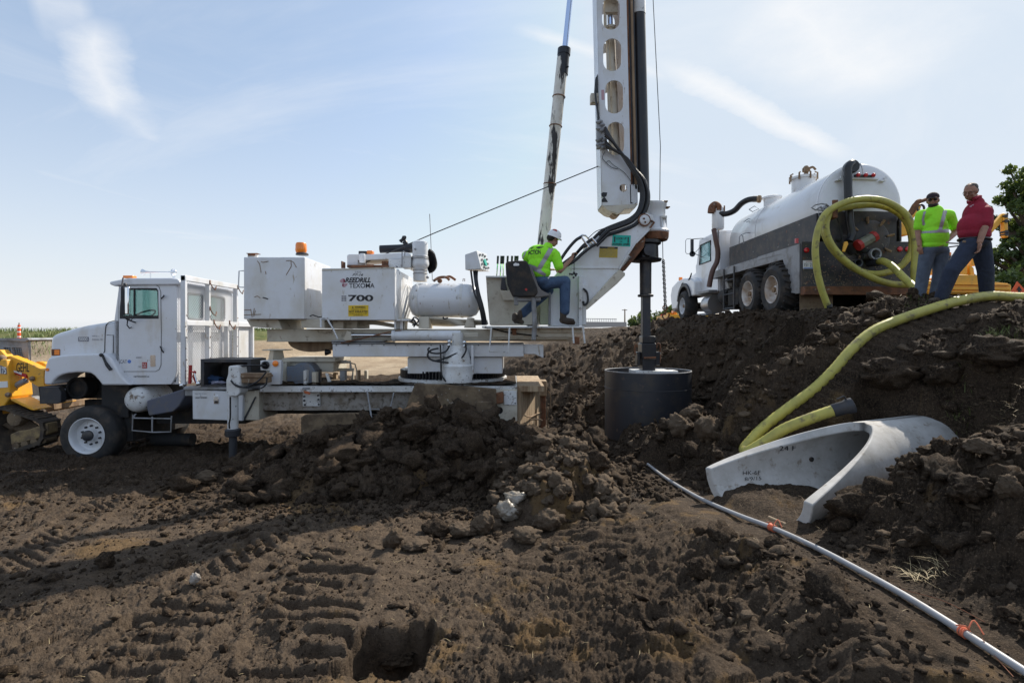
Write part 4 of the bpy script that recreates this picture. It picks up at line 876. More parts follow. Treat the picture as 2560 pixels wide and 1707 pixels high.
g = MB(); g.prism('S2', [(662,252),(1155,236),(1155,244),(662,262)], 9.792, .02); g.build('box_lip', B_, eng)
D_ = 9.8
txt('REEDRILL', 'S2', (820,308,992,341), D_, M['ink'], eng, shear=.25, bold=.035); txt('TEXOMA', 'S2', (846,346,1017,378), D_, M['ink'], eng, bold=.008)
txt('700', 'S2', (840,425,1009,468), D_, M['ink'], eng, bold=.03); txt('P7-16', 'S2', (868,281,941,297), D_, M['ink'], eng, shear=.35, bold=.01); txt('5435', 'S2', (884,265,927,276), D_, M['inkf'], eng)
g = MB(); g.prism('S2', [(782,328),(800,314),(815,318),(820,340),(806,346),(786,340)], D_-.003, .003); g.prism('S2', [(797,352),(806,348),(835,346),(832,358),(815,374),(800,368)], D_-.003, .003); g.build('logo_mark', M['pinkl'], eng, smooth=0)
g = MB(); g.prism('S2', [(806,314),(816,318),(820,335),(808,344)], D_-.005, .003); g.prism('S2', [(798,352),(808,349),(806,372),(799,366)], D_-.005, .003); g.build('logo_mark', M['maroon'], eng, smooth=0)
g = MB()
for i in range(2):
    for j in range(4): g.pbox('S2', 794+i*18, 430+j*10, 808+i*18, 437+j*10, D_-.003, .003)
g.build('grid_mark', M['inkf'], eng, smooth=0)
g = MB(); g.prism('S2', [(840,496),(976,494),(976,568),(840,570)], D_-.004, .004); ds = g.build('warning_decal', M['decal'], eng, smooth=0)
txt('WARNING', 'S2', (884,502,956,514), D_-.004, M['ink'], ds, bold=.02); txt('THIS DRILL UNIT IS', 'S2', (860,520,955,527), D_-.004, M['ink'], ds); txt('NOT INSULATED', 'S2', (845,531,972,544), D_-.004, M['ink'], ds, bold=.02)
txt('DO NOT USE WITHIN 10 FEET', 'S2', (848,548,968,555), D_-.004, M['ink'], ds); txt('OF POWER LINES', 'S2', (876,559,940,566), D_-.004, M['ink'], ds)
g = MB(); g.prism('S2', [(864,514),(870,502),(876,514)], D_-.007, .003); g.build('warning_triangle', M['ink'], ds, smooth=0)
# marks on the lit end of the engine box: shadow-casting hoses and latch
EX = X_('S2', 1155, 9.8)
g = MB(); g.prism('S2', [(1160,250),(1180,250),(1190,275),(1185,300),(1162,330)], 10.2, .02)
for k, (y_, dx) in enumerate(((10.3,.0),(10.5,.02),(10.75,.03))):
    g.tube(spline([Vector((EX+.03, y_+.5, 3.45)), Vector((EX+.10+dx, y_+.25, 3.3)), Vector((EX+.08+dx, y_+.05, 3.0)), Vector((EX+.06, y_-.1, 2.75)), Vector((EX+.06, y_-.2, 2.5))], 5), .022, 8)
g.build('pipe_run', W_, eng)
g = MB(); g.pbox('S2', 1140, 590, 1250, 600, 9.85, .9); g.pbox('S2', 1150, 600, 1162, 655, 9.9, .05); g.pbox('S2', 1190, 600, 1205, 655, 9.95, .05); g.pbox('S2', 1160, 600, 1200, 655, 10.2, .4); g.build('box_bracket', W_, uf, bevel=.004)
g = MB(); g.tube([P('S2', x, y, 9.82) for x, y in ((580,570),(600,560),(640,575),(664,572))], .012, 6); g.build('cable', M['hose'], cwb)
g = MB(); g.tube([P('S2', x, y, 9.76) for x, y in ((655,645),(655,590),(668,578),(695,580),(710,610),(738,655),(768,722))], [.02,.02,.015,.015,.018,.014,.012], 8); g.build('grab_rail', W_, uf)
# pipes bundle below tank
g = MB()
for k in range(7):
    g.tube(spline([P('A8', 560+k*20, 1180+k*18, 10.25+.05*k), P('A8', 800+k*25, 1195+k*17, 10.2+.05*k), P('A8', 1000+k*20, 1215+k*12, 10.2), P('A8', 1260+k*20, 1230+k*8, 10.3+.05*k), P('A8', 1500, 1235+k*6, 10.4)], 5), .022, 8)
for k in range(5): g.tube(spline([P('A8', 150+k*22, 1190+8*k, 10.1), P('A8', 300+k*20, 1215, 10.15), P('A8', 420+k*14, 1260+8*k, 10.25), P('A8', 520, 1300, 10.4)], 5), .018, 8)
for k in range(4): g.tube(spline([P('S2', 810+k*8, 632-k*8, 10.4), P('S2', 900, 628-k*8, 10.4), P('S2', 1010, 620-k*5, 10.4), P('S2', 1150, 640-k*4, 10.3)], 5), .02, 8)
g.build('pipe_bundle', B_, uf)
g = MB()
for pts in (((400,1240),(440,1180),(500,1220),(470,1270),(410,1290)), ((860,1175),(870,1200),(930,1190)), ((420,1200),(460,1260),(430,1320))): g.tube(spline([P('A8', x, y, 10.05) for x, y in pts], 6), .016, 6)
g.build('hydraulic_hose', M['hose'], uf)
# ---- engine parts over the box
g = MB(); g.prism('S2', [(830,158),(845,150),(1000,150),(1240,138),(1262,150),(1262,240),(1240,245),(1235,180),(1110,185),(905,192),(905,225),(832,225)], 10.5, .7); en = g.build('engine_cowl', W_, rig, bevel=.012)
g = MB(); g.pbox('S2', 1112, 183, 1202, 240, 10.42, .1)
for k in range(5): g.ball(P('S2', 1122+k*18, 218, 10.42), .012, 6, 4)
g.build('cowl_panel', CH, en, bevel=.006)
g = MB(); g.pbox('S2', 790, 196, 800, 245, 10.3, .2); g.pbox('S2', 830, 222, 1110, 240, 10.35, .8); g.pbox('S2', 1065, 195, 1108, 235, 10.45, .1); g.pbox('S2', 960, 218, 1010, 234, 10.3, .12); g.build('engine_block', M['rust'], en, bevel=.01)
g = MB(); z = lambda y: P('S2', 0, y, 10.3).z; c = P('S2', 935, 0, 10.3); g.lathe([(.05, z(210)), (.058, z(205)), (.058, z(165)), (.06, z(160)), (.05, z(147)), (.001, z(144))], (c.x, 10.3, 0), 'z', 18); g.build('fuel_filter', W_, en)
g = MB(); g.cyl(P('S2', 1055, 117, 10.9), P('S2', 1225, 110, 10.9), .082, n=24); g.lathe([(.082,0),(.10,.03),(.10,.16),(.06,.22)], P('S2', 1222, 110, 10.9), 'x', 24); ex = g.build('muffler', M['black'], en, smooth=40)
g = MB(); g.tube(spline([P('S2', 1228,100,10.9), P('S2', 1226,75,10.9), P('S2', 1215,64,10.9)], 5), .05, 12); g.tube([P('S2', 1190,66,10.9), P('S2', 1205,52,10.9), P('S2', 1218,38,10.9), P('S2', 1230,30,10.9)], [.04,.03,.05,.02], 10); g.build('rain_cap', M['black'], ex)
g = MB(); g.pbox('S2', 962, 124, 1004, 150, 10.6, .15); g.build('orange_lamp', M['orange'], en, bevel=.02)
g = MB(); g.pbox('S2', 908, 128, 962, 150, 10.6, .1); g.build('lamp_bracket', M['dgrey'], en, bevel=.01)
g = MB(); g.tube([P('S2', 1203,238,10.3), P('S2',1203,140,10.3), P('S2',1214,128,10.3), P('S2',1222,140,10.3), P('S2',1222,160,10.3)], .01, 6); g.build('dipstick', M['grey'], en)
g = MB(); g.pbox('S2', 1200, 160, 1262, 240, 10.35, .3); g.build('battery_box', CH, en, bevel=.01)
# air cleaner
g = MB(); z = lambda y: P('A8', 0, y, 10.5).z; c = P('A8', 525, 0, 10.5); k_ = 10.5/F/5.808
g.lathe([(100*k_, z(660)), (100*k_, z(560)), (98*k_, z(552)), (100*k_, z(470)), (110*k_, z(455)), (122*k_, z(440)), (124*k_, z(400)), (112*k_, z(350)), (112*k_, z(325)), (116*k_, z(320)), (116*k_, z(295)), (110*k_, z(290)), (112*k_, z(120)), (104*k_, z(90)), (70*k_, z(72)), (.001, z(68))], (c.x, 10.5, 0), 'z', 32)
ac = g.build('air_cleaner', W_, rig, smooth=45)
g = MB()
for y_ in (310, 335, 500, 548): g.torus((c.x, 10.5, z(y_)), 117*k_ if y_ < 400 else 103*k_, .006, n=28, m=6)
g.ball(P('A8', 632, 600, 10.4), .03); g.ball(P('A8', 450, 190, 10.35), .02); g.build('clamp_band', M['grey'], ac)
g = MB(); pts = spline([P('A8', 635, 240, 10.7), P('A8', 680, 270, 10.7), P('A8', 705, 350, 10.7), P('A8', 715, 420, 10.7), P('A8', 690, 470, 10.7), P('A8', 640, 490, 10.7)], 14)
g.tube(pts, [.075+.012*(i % 2) for i in range(len(pts))], 14); g.build('intake_hose', M['hose'], ac, smooth=60)
# air tank with straps
g = MB(); xl, xr = X_('A8', 325, 10.15), X_('A8', 1390, 10.15); cz = (P('A8',0,665,10.05).z+P('A8',0,1175,10.05).z)/2; rt = (P('A8',0,665,10.05).z-P('A8',0,1175,10.05).z)/2
L_ = xr-xl
g.lathe([(.001,0),(rt*.5,.02),(rt*.85,.08),(rt*.98,.15),(rt,.2),(rt,L_-.25),(rt*.98,L_-.18),(rt*.85,L_-.08),(rt*.5,L_-.015),(.001,L_)], (xl, 10.4, cz), 'x', 40); at = g.build('air_receiver_tank', W_, rig, smooth=50)
g = MB()
for xx in (X_('A8', 450, 10.1), X_('A8', 1095, 10.1)): g.lathe([(rt+.004,0),(rt+.008,0),(rt+.008,.05),(rt+.004,.05)], (xx, 10.4, cz), 'x', 40); g.ball((xx-.04, 10.4-rt*.98, cz+.05), .035, 8, 6, sc=(.8,.6,1.6))
g.build('tank_strap', CH, at)
g = MB(); g.pbox('A8', 500, 1170, 650, 1340, 10.1, .5); g.build('tank_saddle', B_, at, bevel=.006); g = MB(); g.prism('A8', [(1210,1185),(1290,1185),(1310,1330),(1160,1330)], 10.1, .5); g.build('tank_saddle', B_, at, bevel=.006)
g = MB(); g.ball(P('A8', 810, 650, 10.3), .05); g.build('relief_valve', M['rust'], at); g = MB(); g.tube(spline([P('A8', 725,650,10.4), P('A8', 800,605,10.5), P('A8', 900,600,10.5), P('A8', 950,640,10.5)], 6), .028, 8); g.tube(spline([P('A8', 900,600,10.6), P('A8', 960,590,10.6), P('A8', 1040,640,10.6)], 6), .025, 8); g.tube([P('A8',1145,660,10.4), P('A8',1150,620,10.4), P('A8',1172,620,10.4), P('A8',1172,660,10.4)], .008, 6); g.build('tank_pipe', M['rust'], at)
g = MB(); g.tube([P('S2', 1408,330,11), P('S2',1395,0,11), P('S',1074,535,11)], .008, 5); g.build('whip_aerial', M['grey'], rig)
# control box on posts
g = MB(); a0 = [P('A8', x, y, 9.9) for x, y in ((1175,270),(1345,213),(1410,480),(1180,492))]
a1 = [P('A8', 1175+110, 290, 10.5), P('A8', 1490, 258, 10.5), P('A8', 1535, 518, 10.5), P('A8', 1300, 520, 10.5)]
g.add(a0+a1, [(0,1,2,3),(7,6,5,4),(0,4,5,1),(1,5,6,2),(2,6,7,3),(3,7,4,0)]); cbx = g.build('control_box', W_, rig, bevel=.008)
def onface(u, v, o=.01):   # point on the slanted instrument face
    p = a0[1]*(1-u)*(1-v)+a1[1]*u*(1-v)+a0[2]*(1-u)*v+a1[2]*u*v; nrm = (a1[1]-a0[1]).cross(a0[2]-a0[1]).normalized()
    if nrm.x < 0: nrm = -nrm
    return p+nrm*o, nrm
g = MB(); p, nrm = onface(.55, .58); g.lathe([(.07,0),(.07,.02),(.001,.022)], p, nrm, 18); g.build('gauge', M['teal'], cbx)
g = MB()
for u, v in ((.2,.2),(.3,.45),(.2,.7),(.35,.85),(.7,.2),(.85,.35),(.85,.6),(.85,.82),(.5,.15),(.55,.88)):
    p, nrm = onface(u, v, 0); g.lathe([(.022,0),(.022,.03),(.001,.035)], p, nrm, 10)
g.build('knob', M['grey'], cbx)
g = MB(); p1 = [P('A8', 1260,510,10.1), P('A8', 1300,510,10.1), P('A8', 1330,510,10.1), P('A8', 1350,510,10.1)]
for k, (x0_, xm, x1_) in enumerate(((1262,1290,1400),(1305,1330,1415),(1330,1350,1430),(1352,1360,1450))):
    g.tube(spline([P('A8', x0_, 505, 10.05), P('A8', xm-10, 640, 10.0), P('A8', xm+20, 820, 9.95), P('A8', x1_-20, 1000, 9.92), P('A8', x1_+20, 1180, 9.95), P('A8', x1_+30, 1290, 10.0)], 6), .019, 8)
g.build('control_hose', M['hose'], cbx)
# control cabinet with levers
g = MB(); g.prism('A8', [(1480,600),(1760,590),(2207,600),(2207,1290),(1535,1290),(1500,900)], 10.3, .7); cc = g.build('control_cabinet', B_, rig, bevel=.008)
g = MB(); g.pbox('A8', 1478, 578, 1770, 604, 10.2, .5); g.build('lever_bank', CH, cc, bevel=.006)
for x0_, x1_ in ((1635,1655),(1685,1705),(1730,1735),(1790,1797),(1850,1860),(1900,1908),(1935,1940)):
    g = MB(); g.tube([P('A8', x0_, 590, 10.35), P('A8', x1_-6, 400, 10.35)], .012, 6); lv = g.build('control_lever', M['chrome'], cc)
    g = MB(); g.tube([P('A8', x1_-6, 405, 10.35), P('A8', x1_, 290, 10.35)], [.02, .022], 8); g.build('lever_grip', M['hose'], lv)
g = MB(); g.prism('A8', [(1710,600),(1750,600),(1790,790),(1690,775)], 10.18, .1); g.build('junction_box', M['dgrey'], cc, bevel=.01)
g = MB(); g.prism('A8', [(1685,790),(1850,795),(1890,930),(1730,930)], 10.15, .12); g.build('junction_box', B_, cc, bevel=.006)
g = MB(); g.pbox('A2', 630, 1040, 760, 1420, 10.35, .3); g.pbox('A2', 775, 790, 1125, 1065, 10.28, .4); g.pbox('A2', 775, 1080, 1125, 1420, 10.28, .4)
g.build('cream_panel', mat('pale_green_cream_paint', (.56,.60,.42), .5, layers=(((.45,.47,.34), 3, .5, .7), (RUST, 10, .68, .74))), cc, bevel=.006)
# ---- platform, ladder steps, seat
PZ = P('S3', 0, 797, 9.7).z; g = MB(); g.box(X_('S3', 265, 9.7), X_('S3', 915, 9.7), 9.7, 11.4, PZ-.035, PZ); pf = g.build('operator_platform', CH, rig, bevel=.006)
g = MB(); g.pbox('S3', 335, 812, 850, 868, 9.95, .25); g.pbox('S3', 632, 806, 900, 838, 9.9, .3); g.pbox('S3', 335, 868, 840, 880, 10.0, .4); g.build('platform_frame', B_, pf, bevel=.008)
g = MB()
for pts in (((325,806),(312,958),(432,962),(440,808)), ((838,806),(846,905)), ((905,800),(915,905))): g = MB(); g.tube([P('S3', x, y, 9.68) for x, y in pts], .018, 6); g.build('step_rung', CH, pf)
g = MB(); g.tube(spline([P('S3', x, y, 9.9) for x, y in ((330,812),(420,835),(530,850),(620,858))], 5), .014, 6); g.build('hydraulic_hose', M['hose'], pf)
g = MB(); g.pbox('S3', 845, 866, 882, 912, 9.75, .15); g.prism('S3', [(448,812),(485,812),(482,850),(462,855)], 9.85, .1); g.build('platform_clamp', M['rust'], pf)
for k, (x, r) in enumerate(((150,1),(170,1),(190,1),(210,1))): pass
g = MB()
for k in range(4): g.tube([P('S3', 150, 842+k*7, 9.95), P('S3', 240, 842+k*7, 9.95)], .01, 6)
g.build('grease_line', B_, uf)
# seat: shell seen from behind and its left
DS = 9.45
so = [(176,612),(200,592),(300,583),(428,580),(458,596),(490,650),(520,740),(560,830),(600,920),(640,975),(700,1005),(750,1022),(752,1035),(650,1052),(520,1068),(350,1060),(270,1055),(235,980),(200,900),(182,760)]
seat_w = P('A2', 0, 0, DS).y
g = MB(); g.prism('A2', [(176,612),(200,592),(300,583),(428,580),(458,596),(490,660),(520,760),(560,860),(590,940),(600,1000),(560,1055),(350,1060),(270,1055),(235,980),(200,900),(182,760)], DS, .07)
seat = g.build('operator_seat', M['under'], rig, bevel=.03, seg=4)
g = MB(); g.prism('A2', [(458,596),(475,640),(515,660),(560,780),(600,900),(645,965),(700,995),(748,1015),(752,1034),(640,1050),(560,1056),(560,1000),(590,940),(540,830),(500,700)], DS+.03, .48); g.build('seat_bolster', mat('grey_vinyl', (.16,.15,.145), .6), seat, bevel=.03, seg=3)
g = MB(); g.prism('A2', [(520,960),(745,1015),(745,1035),(540,1050)], DS+.05, .5); g.build('seat_cushion', M['dgrey'], seat, bevel=.03)
g = MB(); g.pplate('A2', [(278,645),(282,625),(305,612),(330,618),(352,622),(358,640),(345,650),(290,652)], [], DS-.006, .006); g.build('seat_tear', M['wht'], seat, smooth=0)
g = MB(); g.prism('A2', [(430,948),(455,945),(462,962),(455,978),(432,970)], DS-.006, .006); g.build('red_label', M['redp'], seat, smooth=0)
g = MB(); g.pbox('A2', 330, 1050, 640, 1110, DS+.1, .3); g.pbox('A2', 290, 1060, 345, 1165, DS+.15, .1); g.tube([P('A2', 542,1060,DS+.1), P('A2', 560,1420,DS+.1), P('A2', 548,1568,DS+.1), P('A2', 545,1620,DS+.1)], .045, 8); g.tube([P('A2', 755,1000,DS+.5), P('A2', 750,1420,DS+.5)], .025, 8); g.build('seat_pedestal', M['grey'], seat, bevel=.01)
# ---- boom (fixed A-frame side plates) and flanges
DB = 10.12
bo = [(700,795),(700,560),(690,520),(770,425),(860,360),(940,285),(1010,220),(1090,185),(1170,150),(1235,118),(1262,95),(1300,80),(1345,96),(1356,130),(1340,175),(1318,200),(1243,272),(1190,350),(1135,440),(1120,455),(925,680),(915,795)]
g = MB(); g.prism('S3', bo, DB, .05)
def shift(mb_, n0, dy):
    for i in range(n0, len(mb_.v)): mb_.v[i] = mb_.v[i]+Vector((0, dy, 0))
n0 = len(g.v); g.prism('S3', bo, DB, .05); shift(g, n0, .80)
n0 = len(g.v)
def strip(g, reg, pts, d, depth, th):     # plate bent along a line, th to the lower right
    for (x0_, y0_), (x1_, y1_) in zip(pts[:-1], pts[1:]):
        L = math.hypot(x1_-x0_, y1_-y0_); nx_, ny_ = -(y1_-y0_)/L*th, (x1_-x0_)/L*th
        g.prism(reg, [(x0_,y0_),(x1_,y1_),(x1_+nx_,y1_+ny_),(x0_+nx_,y0_+ny_)], d, depth)
boom = None
strip(g, 'S3', [(1318,200),(1243,272),(1190,350),(1140,440)], DB-.06, .97, 9); strip(g, 'S3', [(1300,78),(1235,112),(1170,146),(1090,180),(1010,215),(940,280)], DB+.05, .75, 8)
boom = g.build('boom', W_, rig, bevel=.008)
g = MB(); g.prism('S3', [(1137,440),(1172,462),(1170,478),(1120,530),(935,690),(918,698),(920,672),(1100,470)], DB-.08, 1.0); g.build('boom_flange', B_, boom, bevel=.01)
g = MB(); g.prism('S3', [(1130,400),(1185,345),(1240,275),(1300,235),(1290,300),(1225,380),(1172,445),(1150,450)], DB+.02, .8); g.build('boom_underside', M['rust'], boom, bevel=.01)
g = MB(); g.pbox('S3', 820, 424, 1128, 434, DB-.02, .02); g.build('weld_rib', W_, boom, bevel=.004)
g = MB(); g.pbox('S3', 878, 480, 903, 795, DB-.12, .12); g.pbox('S3', 903, 540, 925, 790, DB-.08, .1); g.prism('S3', [(900,530),(935,540),(942,600),(925,660),(905,650)], DB-.1, .1); g.build('boom_post', CH, boom, bevel=.01)
g = MB(); g.tube(spline([P('S3', x, y, DB-.14) for x, y in ((905,560),(930,585),(935,640),(915,665),(905,640))], 5), .02, 8); g.build('hydraulic_hose', M['hose'], boom)
g = MB(); g.lathe([(.105,0),(.105,-.05),(.09,-.06),(.001,-.06)], P('S3', 1293, 127, DB), 'y', 24); pn = g.build('pivot_pin', W_, boom)
g = MB(); g.torus(P('S3', 1293, 127, DB-.05), .108, .014, axis=(0,1,0)); g.ball(P('S3', 1290,118,DB-.06), .02, 8, 6); g.ball(P('S3', 1298,140,DB-.06), .02, 8, 6); g.tube([P('S3',1335,130,DB-.03), P('S3',1355,142,DB-.03), P('S3',1330,175,DB-.03)], .02, 6); g.build('pin_retainer', M['rust'], pn)
def facing(reg, q, d, th, m_, name, par):
    g = MB(); g.prism(reg, q, d, th); return g.build(name, m_, par, smooth=0)
ts = facing('A3', [(805,300),(1312,325),(1295,635),(780,610)], DB-.006, .005, M['teal'], 'power_line_sign', boom)
txt('LOOK UP', 'A3', (905,375,1190,440), DB-.006, M['ink'], ts, bold=.02); txt('FOR', 'A3', (1000,478,1075,510), DB-.006, M['ink'], ts, bold=.02); txt('POWER LINES', 'A3', (800,540,1275,600), DB-.006, M['ink'], ts, bold=.03)
g = MB()
for cx_, cy_ in ((862,345),(1238,365)): g.prism('A3', [(cx_-28,cy_+35),(cx_,cy_),(cx_+28,cy_+35),(cx_+16,cy_+35),(cx_+14,cy_+160),(cx_-18,cy_+160),(cx_-16,cy_+35)], DB-.010, .003)
g.build('sign_arrow', M['ink'], ts, smooth=0)
ys_ = facing('A3', [(440,630),(945,645),(935,945),(420,935)], DB-.006, .005, mat('aged_yellow_decal', (.50,.36,.04), .6, layers=(((.38,.28,.05), 60, .45, .6),)), 'hazard_decal', boom)
facing('A3', [(442,632),(943,646),(941,695),(437,682)], DB-.009, .003, M['ink'], 'decal_header', ys_); txt('WARNING', 'A3', (660,650,850,678), DB-.009, M['decal'], ys_)
for k in range(9): txt('KEEP CLEAR OF ROTATING AUGER AND TOOLS', 'A3', (450,708+k*24,925-(k%3)*30,718+k*24), DB-.006, M['inkf'], ys_)
# lever linkage at the operator
g = MB(); g.tube([P('S3', 848,395,DB-.2), P('S3',848,450,DB-.2)], .008, 6); 
for x, y in ((848,460),(835,470),(858,478),(845,490),(822,468),(862,468)): g.ball(P('S3', x, y, DB-.2), .022, 8, 6)
g.tube([P('S3',825,470,DB-.2), P('S3',870,468,DB-.2)], .012, 6); g.build('valve_linkage', M['dgrey'], boom)
# hose clamps
g = MB(); g.tube([P('S3', x, y, DB-.15) for x, y in ((875,240),(900,222),(920,225),(940,245),(950,262),(975,285),(985,280))], .02, 8); g.tube([P('S3', x, y, DB-.18) for x, y in ((895,235),(920,270),(935,290),(940,300))], .022, 8); g.tube([P('S3', x, y, DB-.18) for x, y in ((960,240),(990,275))], .022, 8); g.build('hose_clamp', M['chrome'], boom)
# ---- mast
DM = 10.3; MT = .50
def mx_(y, side):   # left / right edge of the white face in view S4
    t = y/1260.0
    return (468+29*t) if side == 0 else (652+30*t)
top = -1150
holes = [stad(557+ (85-565)*0, 85, 108, 198), stad(565, 337, 110, 200), stad(577, 595, 110, 205), stad(586, 850, 104, 205)]
for k in range(1, 5): holes.append(stad(557-6*k, 85-255*k, 108, 200))
op = [(mx_(top,0), top), (mx_(top,1), top), (mx_(1240,1), 1240), (728-20, 1250), (530,1262), (505,1258)]
ho = circ(633, 1152, 24, 18)
g = MB(); g.pplate('S4', op, holes+[ho], DM, .025)
def fm(a_, b_, c_):
    p = P('S4', a_, b_, DM); p.y = DM+MT+c_; return p
g.plate(op, holes, fm, 0, .025)
g.prism('S4', [(mx_(top,0), top), (mx_(top,0)+5, top), (mx_(1258,0)+5, 1255), (mx_(1258,0)+2, 1255)], DM+.02, MT-.02)
mast = g.build('mast', W_, rig, smooth=25)
g = MB(); g.prism('S4', [(500,1258),(725,1248),(705,1275),(640,1282),(625,1300),(600,1310),(575,1300),(560,1298),(540,1290)], DM+.0, MT); g.build('mast_foot', B_, mast, bevel=.01)
g = MB(); g.lathe([(.09,0),(.09,.3)], P('S4', 590, 1298, DM+.1), 'y', 16); g.build('foot_roller', M['brown'], mast)
g = MB(); g.prism('S4', [(497,1185),(510,1178),(535,1180),(530,1200),(518,1208),(530,1222),(538,1238),(500,1238),(500,1225),(512,1210),(498,1200)], DM-.006, .006); g.build('paint_chip', M['ink'], mast, smooth=0)
g = MB(); g.prism('S4', [(498,552),(515,551),(517,612),(500,613)], DM-.004, .004); g.build('small_decal', M['pinkl'], mast, smooth=0)
# guide rails (greasy brown) beside the face
def rail(x0_, x1_, m_, d, depth, name):
    g = MB(); g.prism('S4', [(x0_+mx_(top,1)-652, top), (x1_+mx_(top,1)-652, top), (x1_+mx_(1100,1)-652+ (0), 1160), (x0_+mx_(1100,1)-652, 1160)], d, depth); return g.build(name, m_, mast, bevel=.004)
rail(652, 664, M['rust'], DM+.02, .4, 'guide_rail'); rail(664, 678, M['dgrey'], DM+.05, .35, 'guide_rail'); rail(678, 692, M['brown'], DM+.0, .35, 'guide_rail'); rail(690, 704, M['black'], DM+.12, .3, 'guide_rail')
g = MB(); g.prism('S4', [(672,1130),(720,1130),(722,1245),(674,1250)], DM+.0, MT); g.build('mast_heel', W_, mast, bevel=.005)
# kelly tube: black outer tube and bars below
KD = 10.5
ktop = P('S4', 725-27*(1150/1130.0), top, KD); kb = P('S4', 752, 1170, KD)
kr = LEN('S4', 40, KD)
g = MB(); g.cyl(ktop, kb, kr, kr, 28); kel = g.build('kelly_tube', M['black'], rig)
g = MB(); a_, b_ = P('S4', 724, -120, KD), P('S4', 727, 93, KD); g.cyl(a_, b_, kr+.004, kr+.004, 28); g.build('white_band', CH, kel)
# inner cylinder seen through the holes
g = MB(); g.cyl(P('S4', 545, -300, DM+.28), P('S4', 553, 170, DM+.28), .055, n=16); g.build('feed_rod', M['rod'], mast)
g = MB(); g.cyl(P('S4', 553, 168, DM+.28), P('S4', 600, 1240, DM+.28), .085, n=16); g.cyl(P('S4', 553, 168, DM+.28), P('S4', 553, 182, DM+.28), .11, n=16); g.pbox('S4', 520, -5, 600, 75, DM+.15, .1); g.tube([P('S4', 520,-60,DM+.2), P('S4',522,175,DM+.2)], .03, 8); g.tube([P('S4',535,250,DM+.15), P('S4',560,1200,DM+.15)], .03, 8); g.build('feed_cylinder', B_, mast)
g = MB(); g.prism('S4', [(462,480),(476,455),(480,560),(490,700),(486,745),(475,735),(470,640),(455,600)], DM+.1, .1); g.tube(spline([P('S4', x, y, DM-.02) for x, y in ((470,475),(472,520),(462,560),(466,620),(478,690),(482,740))], 5), .02, 8); g.build('mast_hose', M['hose'], mast)
g = MB(); g.pbox('S4', 434, 570, 482, 628, DM+.05, .15); g.build('hose_bracket', B_, mast, bevel=.01)
g = MB(); 
for x, y in ((480,750),(492,745),(505,765),(480,790),(500,800),(515,795),(478,860),(495,850),(515,860),(480,890),(498,885),(515,880),(505,905),(488,900)): g.ball(P('S4', x, y, DM-.05), .045, 8, 6, sc=(1.2,1,.8))
g.pbox('S4', 473, 740, 497, 905, DM-.04, .12); g.build('hose_manifold', M['grey'], mast)
# hose bundle from mast to boom
g = MB()
for k in range(9):
    o = k*5.2; dz = DM-.10-.03*(k % 4)
    st = (520, 780+k*13) if k < 5 else (525, 870+(k-5)*11)
    pts = [st, (560+o*.4, 850+o*1.1 if k < 5 else 905+o*.4), (625+o*.6, 950+o*.4), (680+o*.8, 1035+o*.2), (725+o*1.0, 1110), (742+o*1.15, 1200), (722+o*1.2, 1290), (672+o*1.1, 1340+o*.9), (600+o*.8, 1370+o*1.15), (530+o*.5, 1398+o*1.1), (480+o*.3, 1428+o*1.0)]
    g.tube(spline([P('S4', x, y, dz) for x, y in pts], 7), .027, 9)
for a_, b_ in (((470,1430),(250,1568)), ((480,1445),(310,1568)), ((500,1455),(345,1585))):
    pass
for pts in (((900,232),(865,250),(830,285),(795,330),(765,375)), ((935,285),(900,300),(860,340),(815,375),(775,405)), ((985,280),(950,300),(900,340),(850,385),(790,420)), ((975,240),(940,262),(905,290),(870,330),(838,370)), ((1040,185),(1000,215),(975,240)), ((1060,195),(1020,235),(985,275)), ((1075,205),(1030,250),(990,290))):
    g.tube(spline([P('S3', x, y, DB-.17) for x, y in pts], 6), .030, 9)
g.tube(spline([P('S3', x, y, DB-.2) for x, y in ((940,240),(985,200),(1040,180),(1075,178))], 6), .008, 6)
g.tube(spline([P('S4', x, y, DM-.03) for x, y in ((520,930),(505,965),(520,990),(560,1025),(600,1035))], 6), .006, 6); g.tube(spline([P('S4', x, y, DM-.03) for x, y in ((525,1000),(545,985),(570,1010),(640,1060),(700,1140))], 6), .005, 6)
g.build('hose_bundle', M['hose'], rig)
# rotary drive head
z = lambda y, d=KD: P('S3', 0, y, d).z; k_ = KD/F/2.53
kc = P('S3', 1312, 0, KD); ax_ = Vector((kc.x+.07, KD, 0))
g = MB(); cx2 = P('S3', 1355, 0, KD).x
g.lathe([(88*k_, z(212)), (92*k_, z(200)), (78*k_, z(185)), (68*k_, z(120)), (68*k_, z(60)), (78*k_, z(40)), (78*k_, z(22)), (.001, z(20))], (cx2, KD, 0), 'z', 32); rh = g.build('drive_head', W_, rig, smooth=40, bevel=.006)
g = MB(); g.pbox('S3', 1325, 3, 1442, 12, KD-.2, .4); g.pbox('S3', 1430, 40, 1456, 47, KD-.1, .15); g.build('head_plate', M['brown'], rh, bevel=.004)
g = MB(); 
for k in range(4): g.prism('S3', [(1398+k*10,100),(1404+k*10,98),(1406+k*10,190),(1400+k*10,196)], KD-.25+.05*k, .04)
g.pbox('S3', 1392, 100, 1436, 112, KD-.22, .3); g.build('finned_motor', CH, rh)
g = MB(); g.lathe([(40*k_, z(262)), (80*k_, z(258)), (88*k_, z(240)), (90*k_, z(212)), (80*k_, z(205))], (cx2, KD, 0), 'z', 32); g.prism('S3', [(1195,255),(1268,215),(1290,205),(1300,262),(1240,275)], KD-.35, .7); g.build('head_ring', M['rust'], rh, bevel=.006)
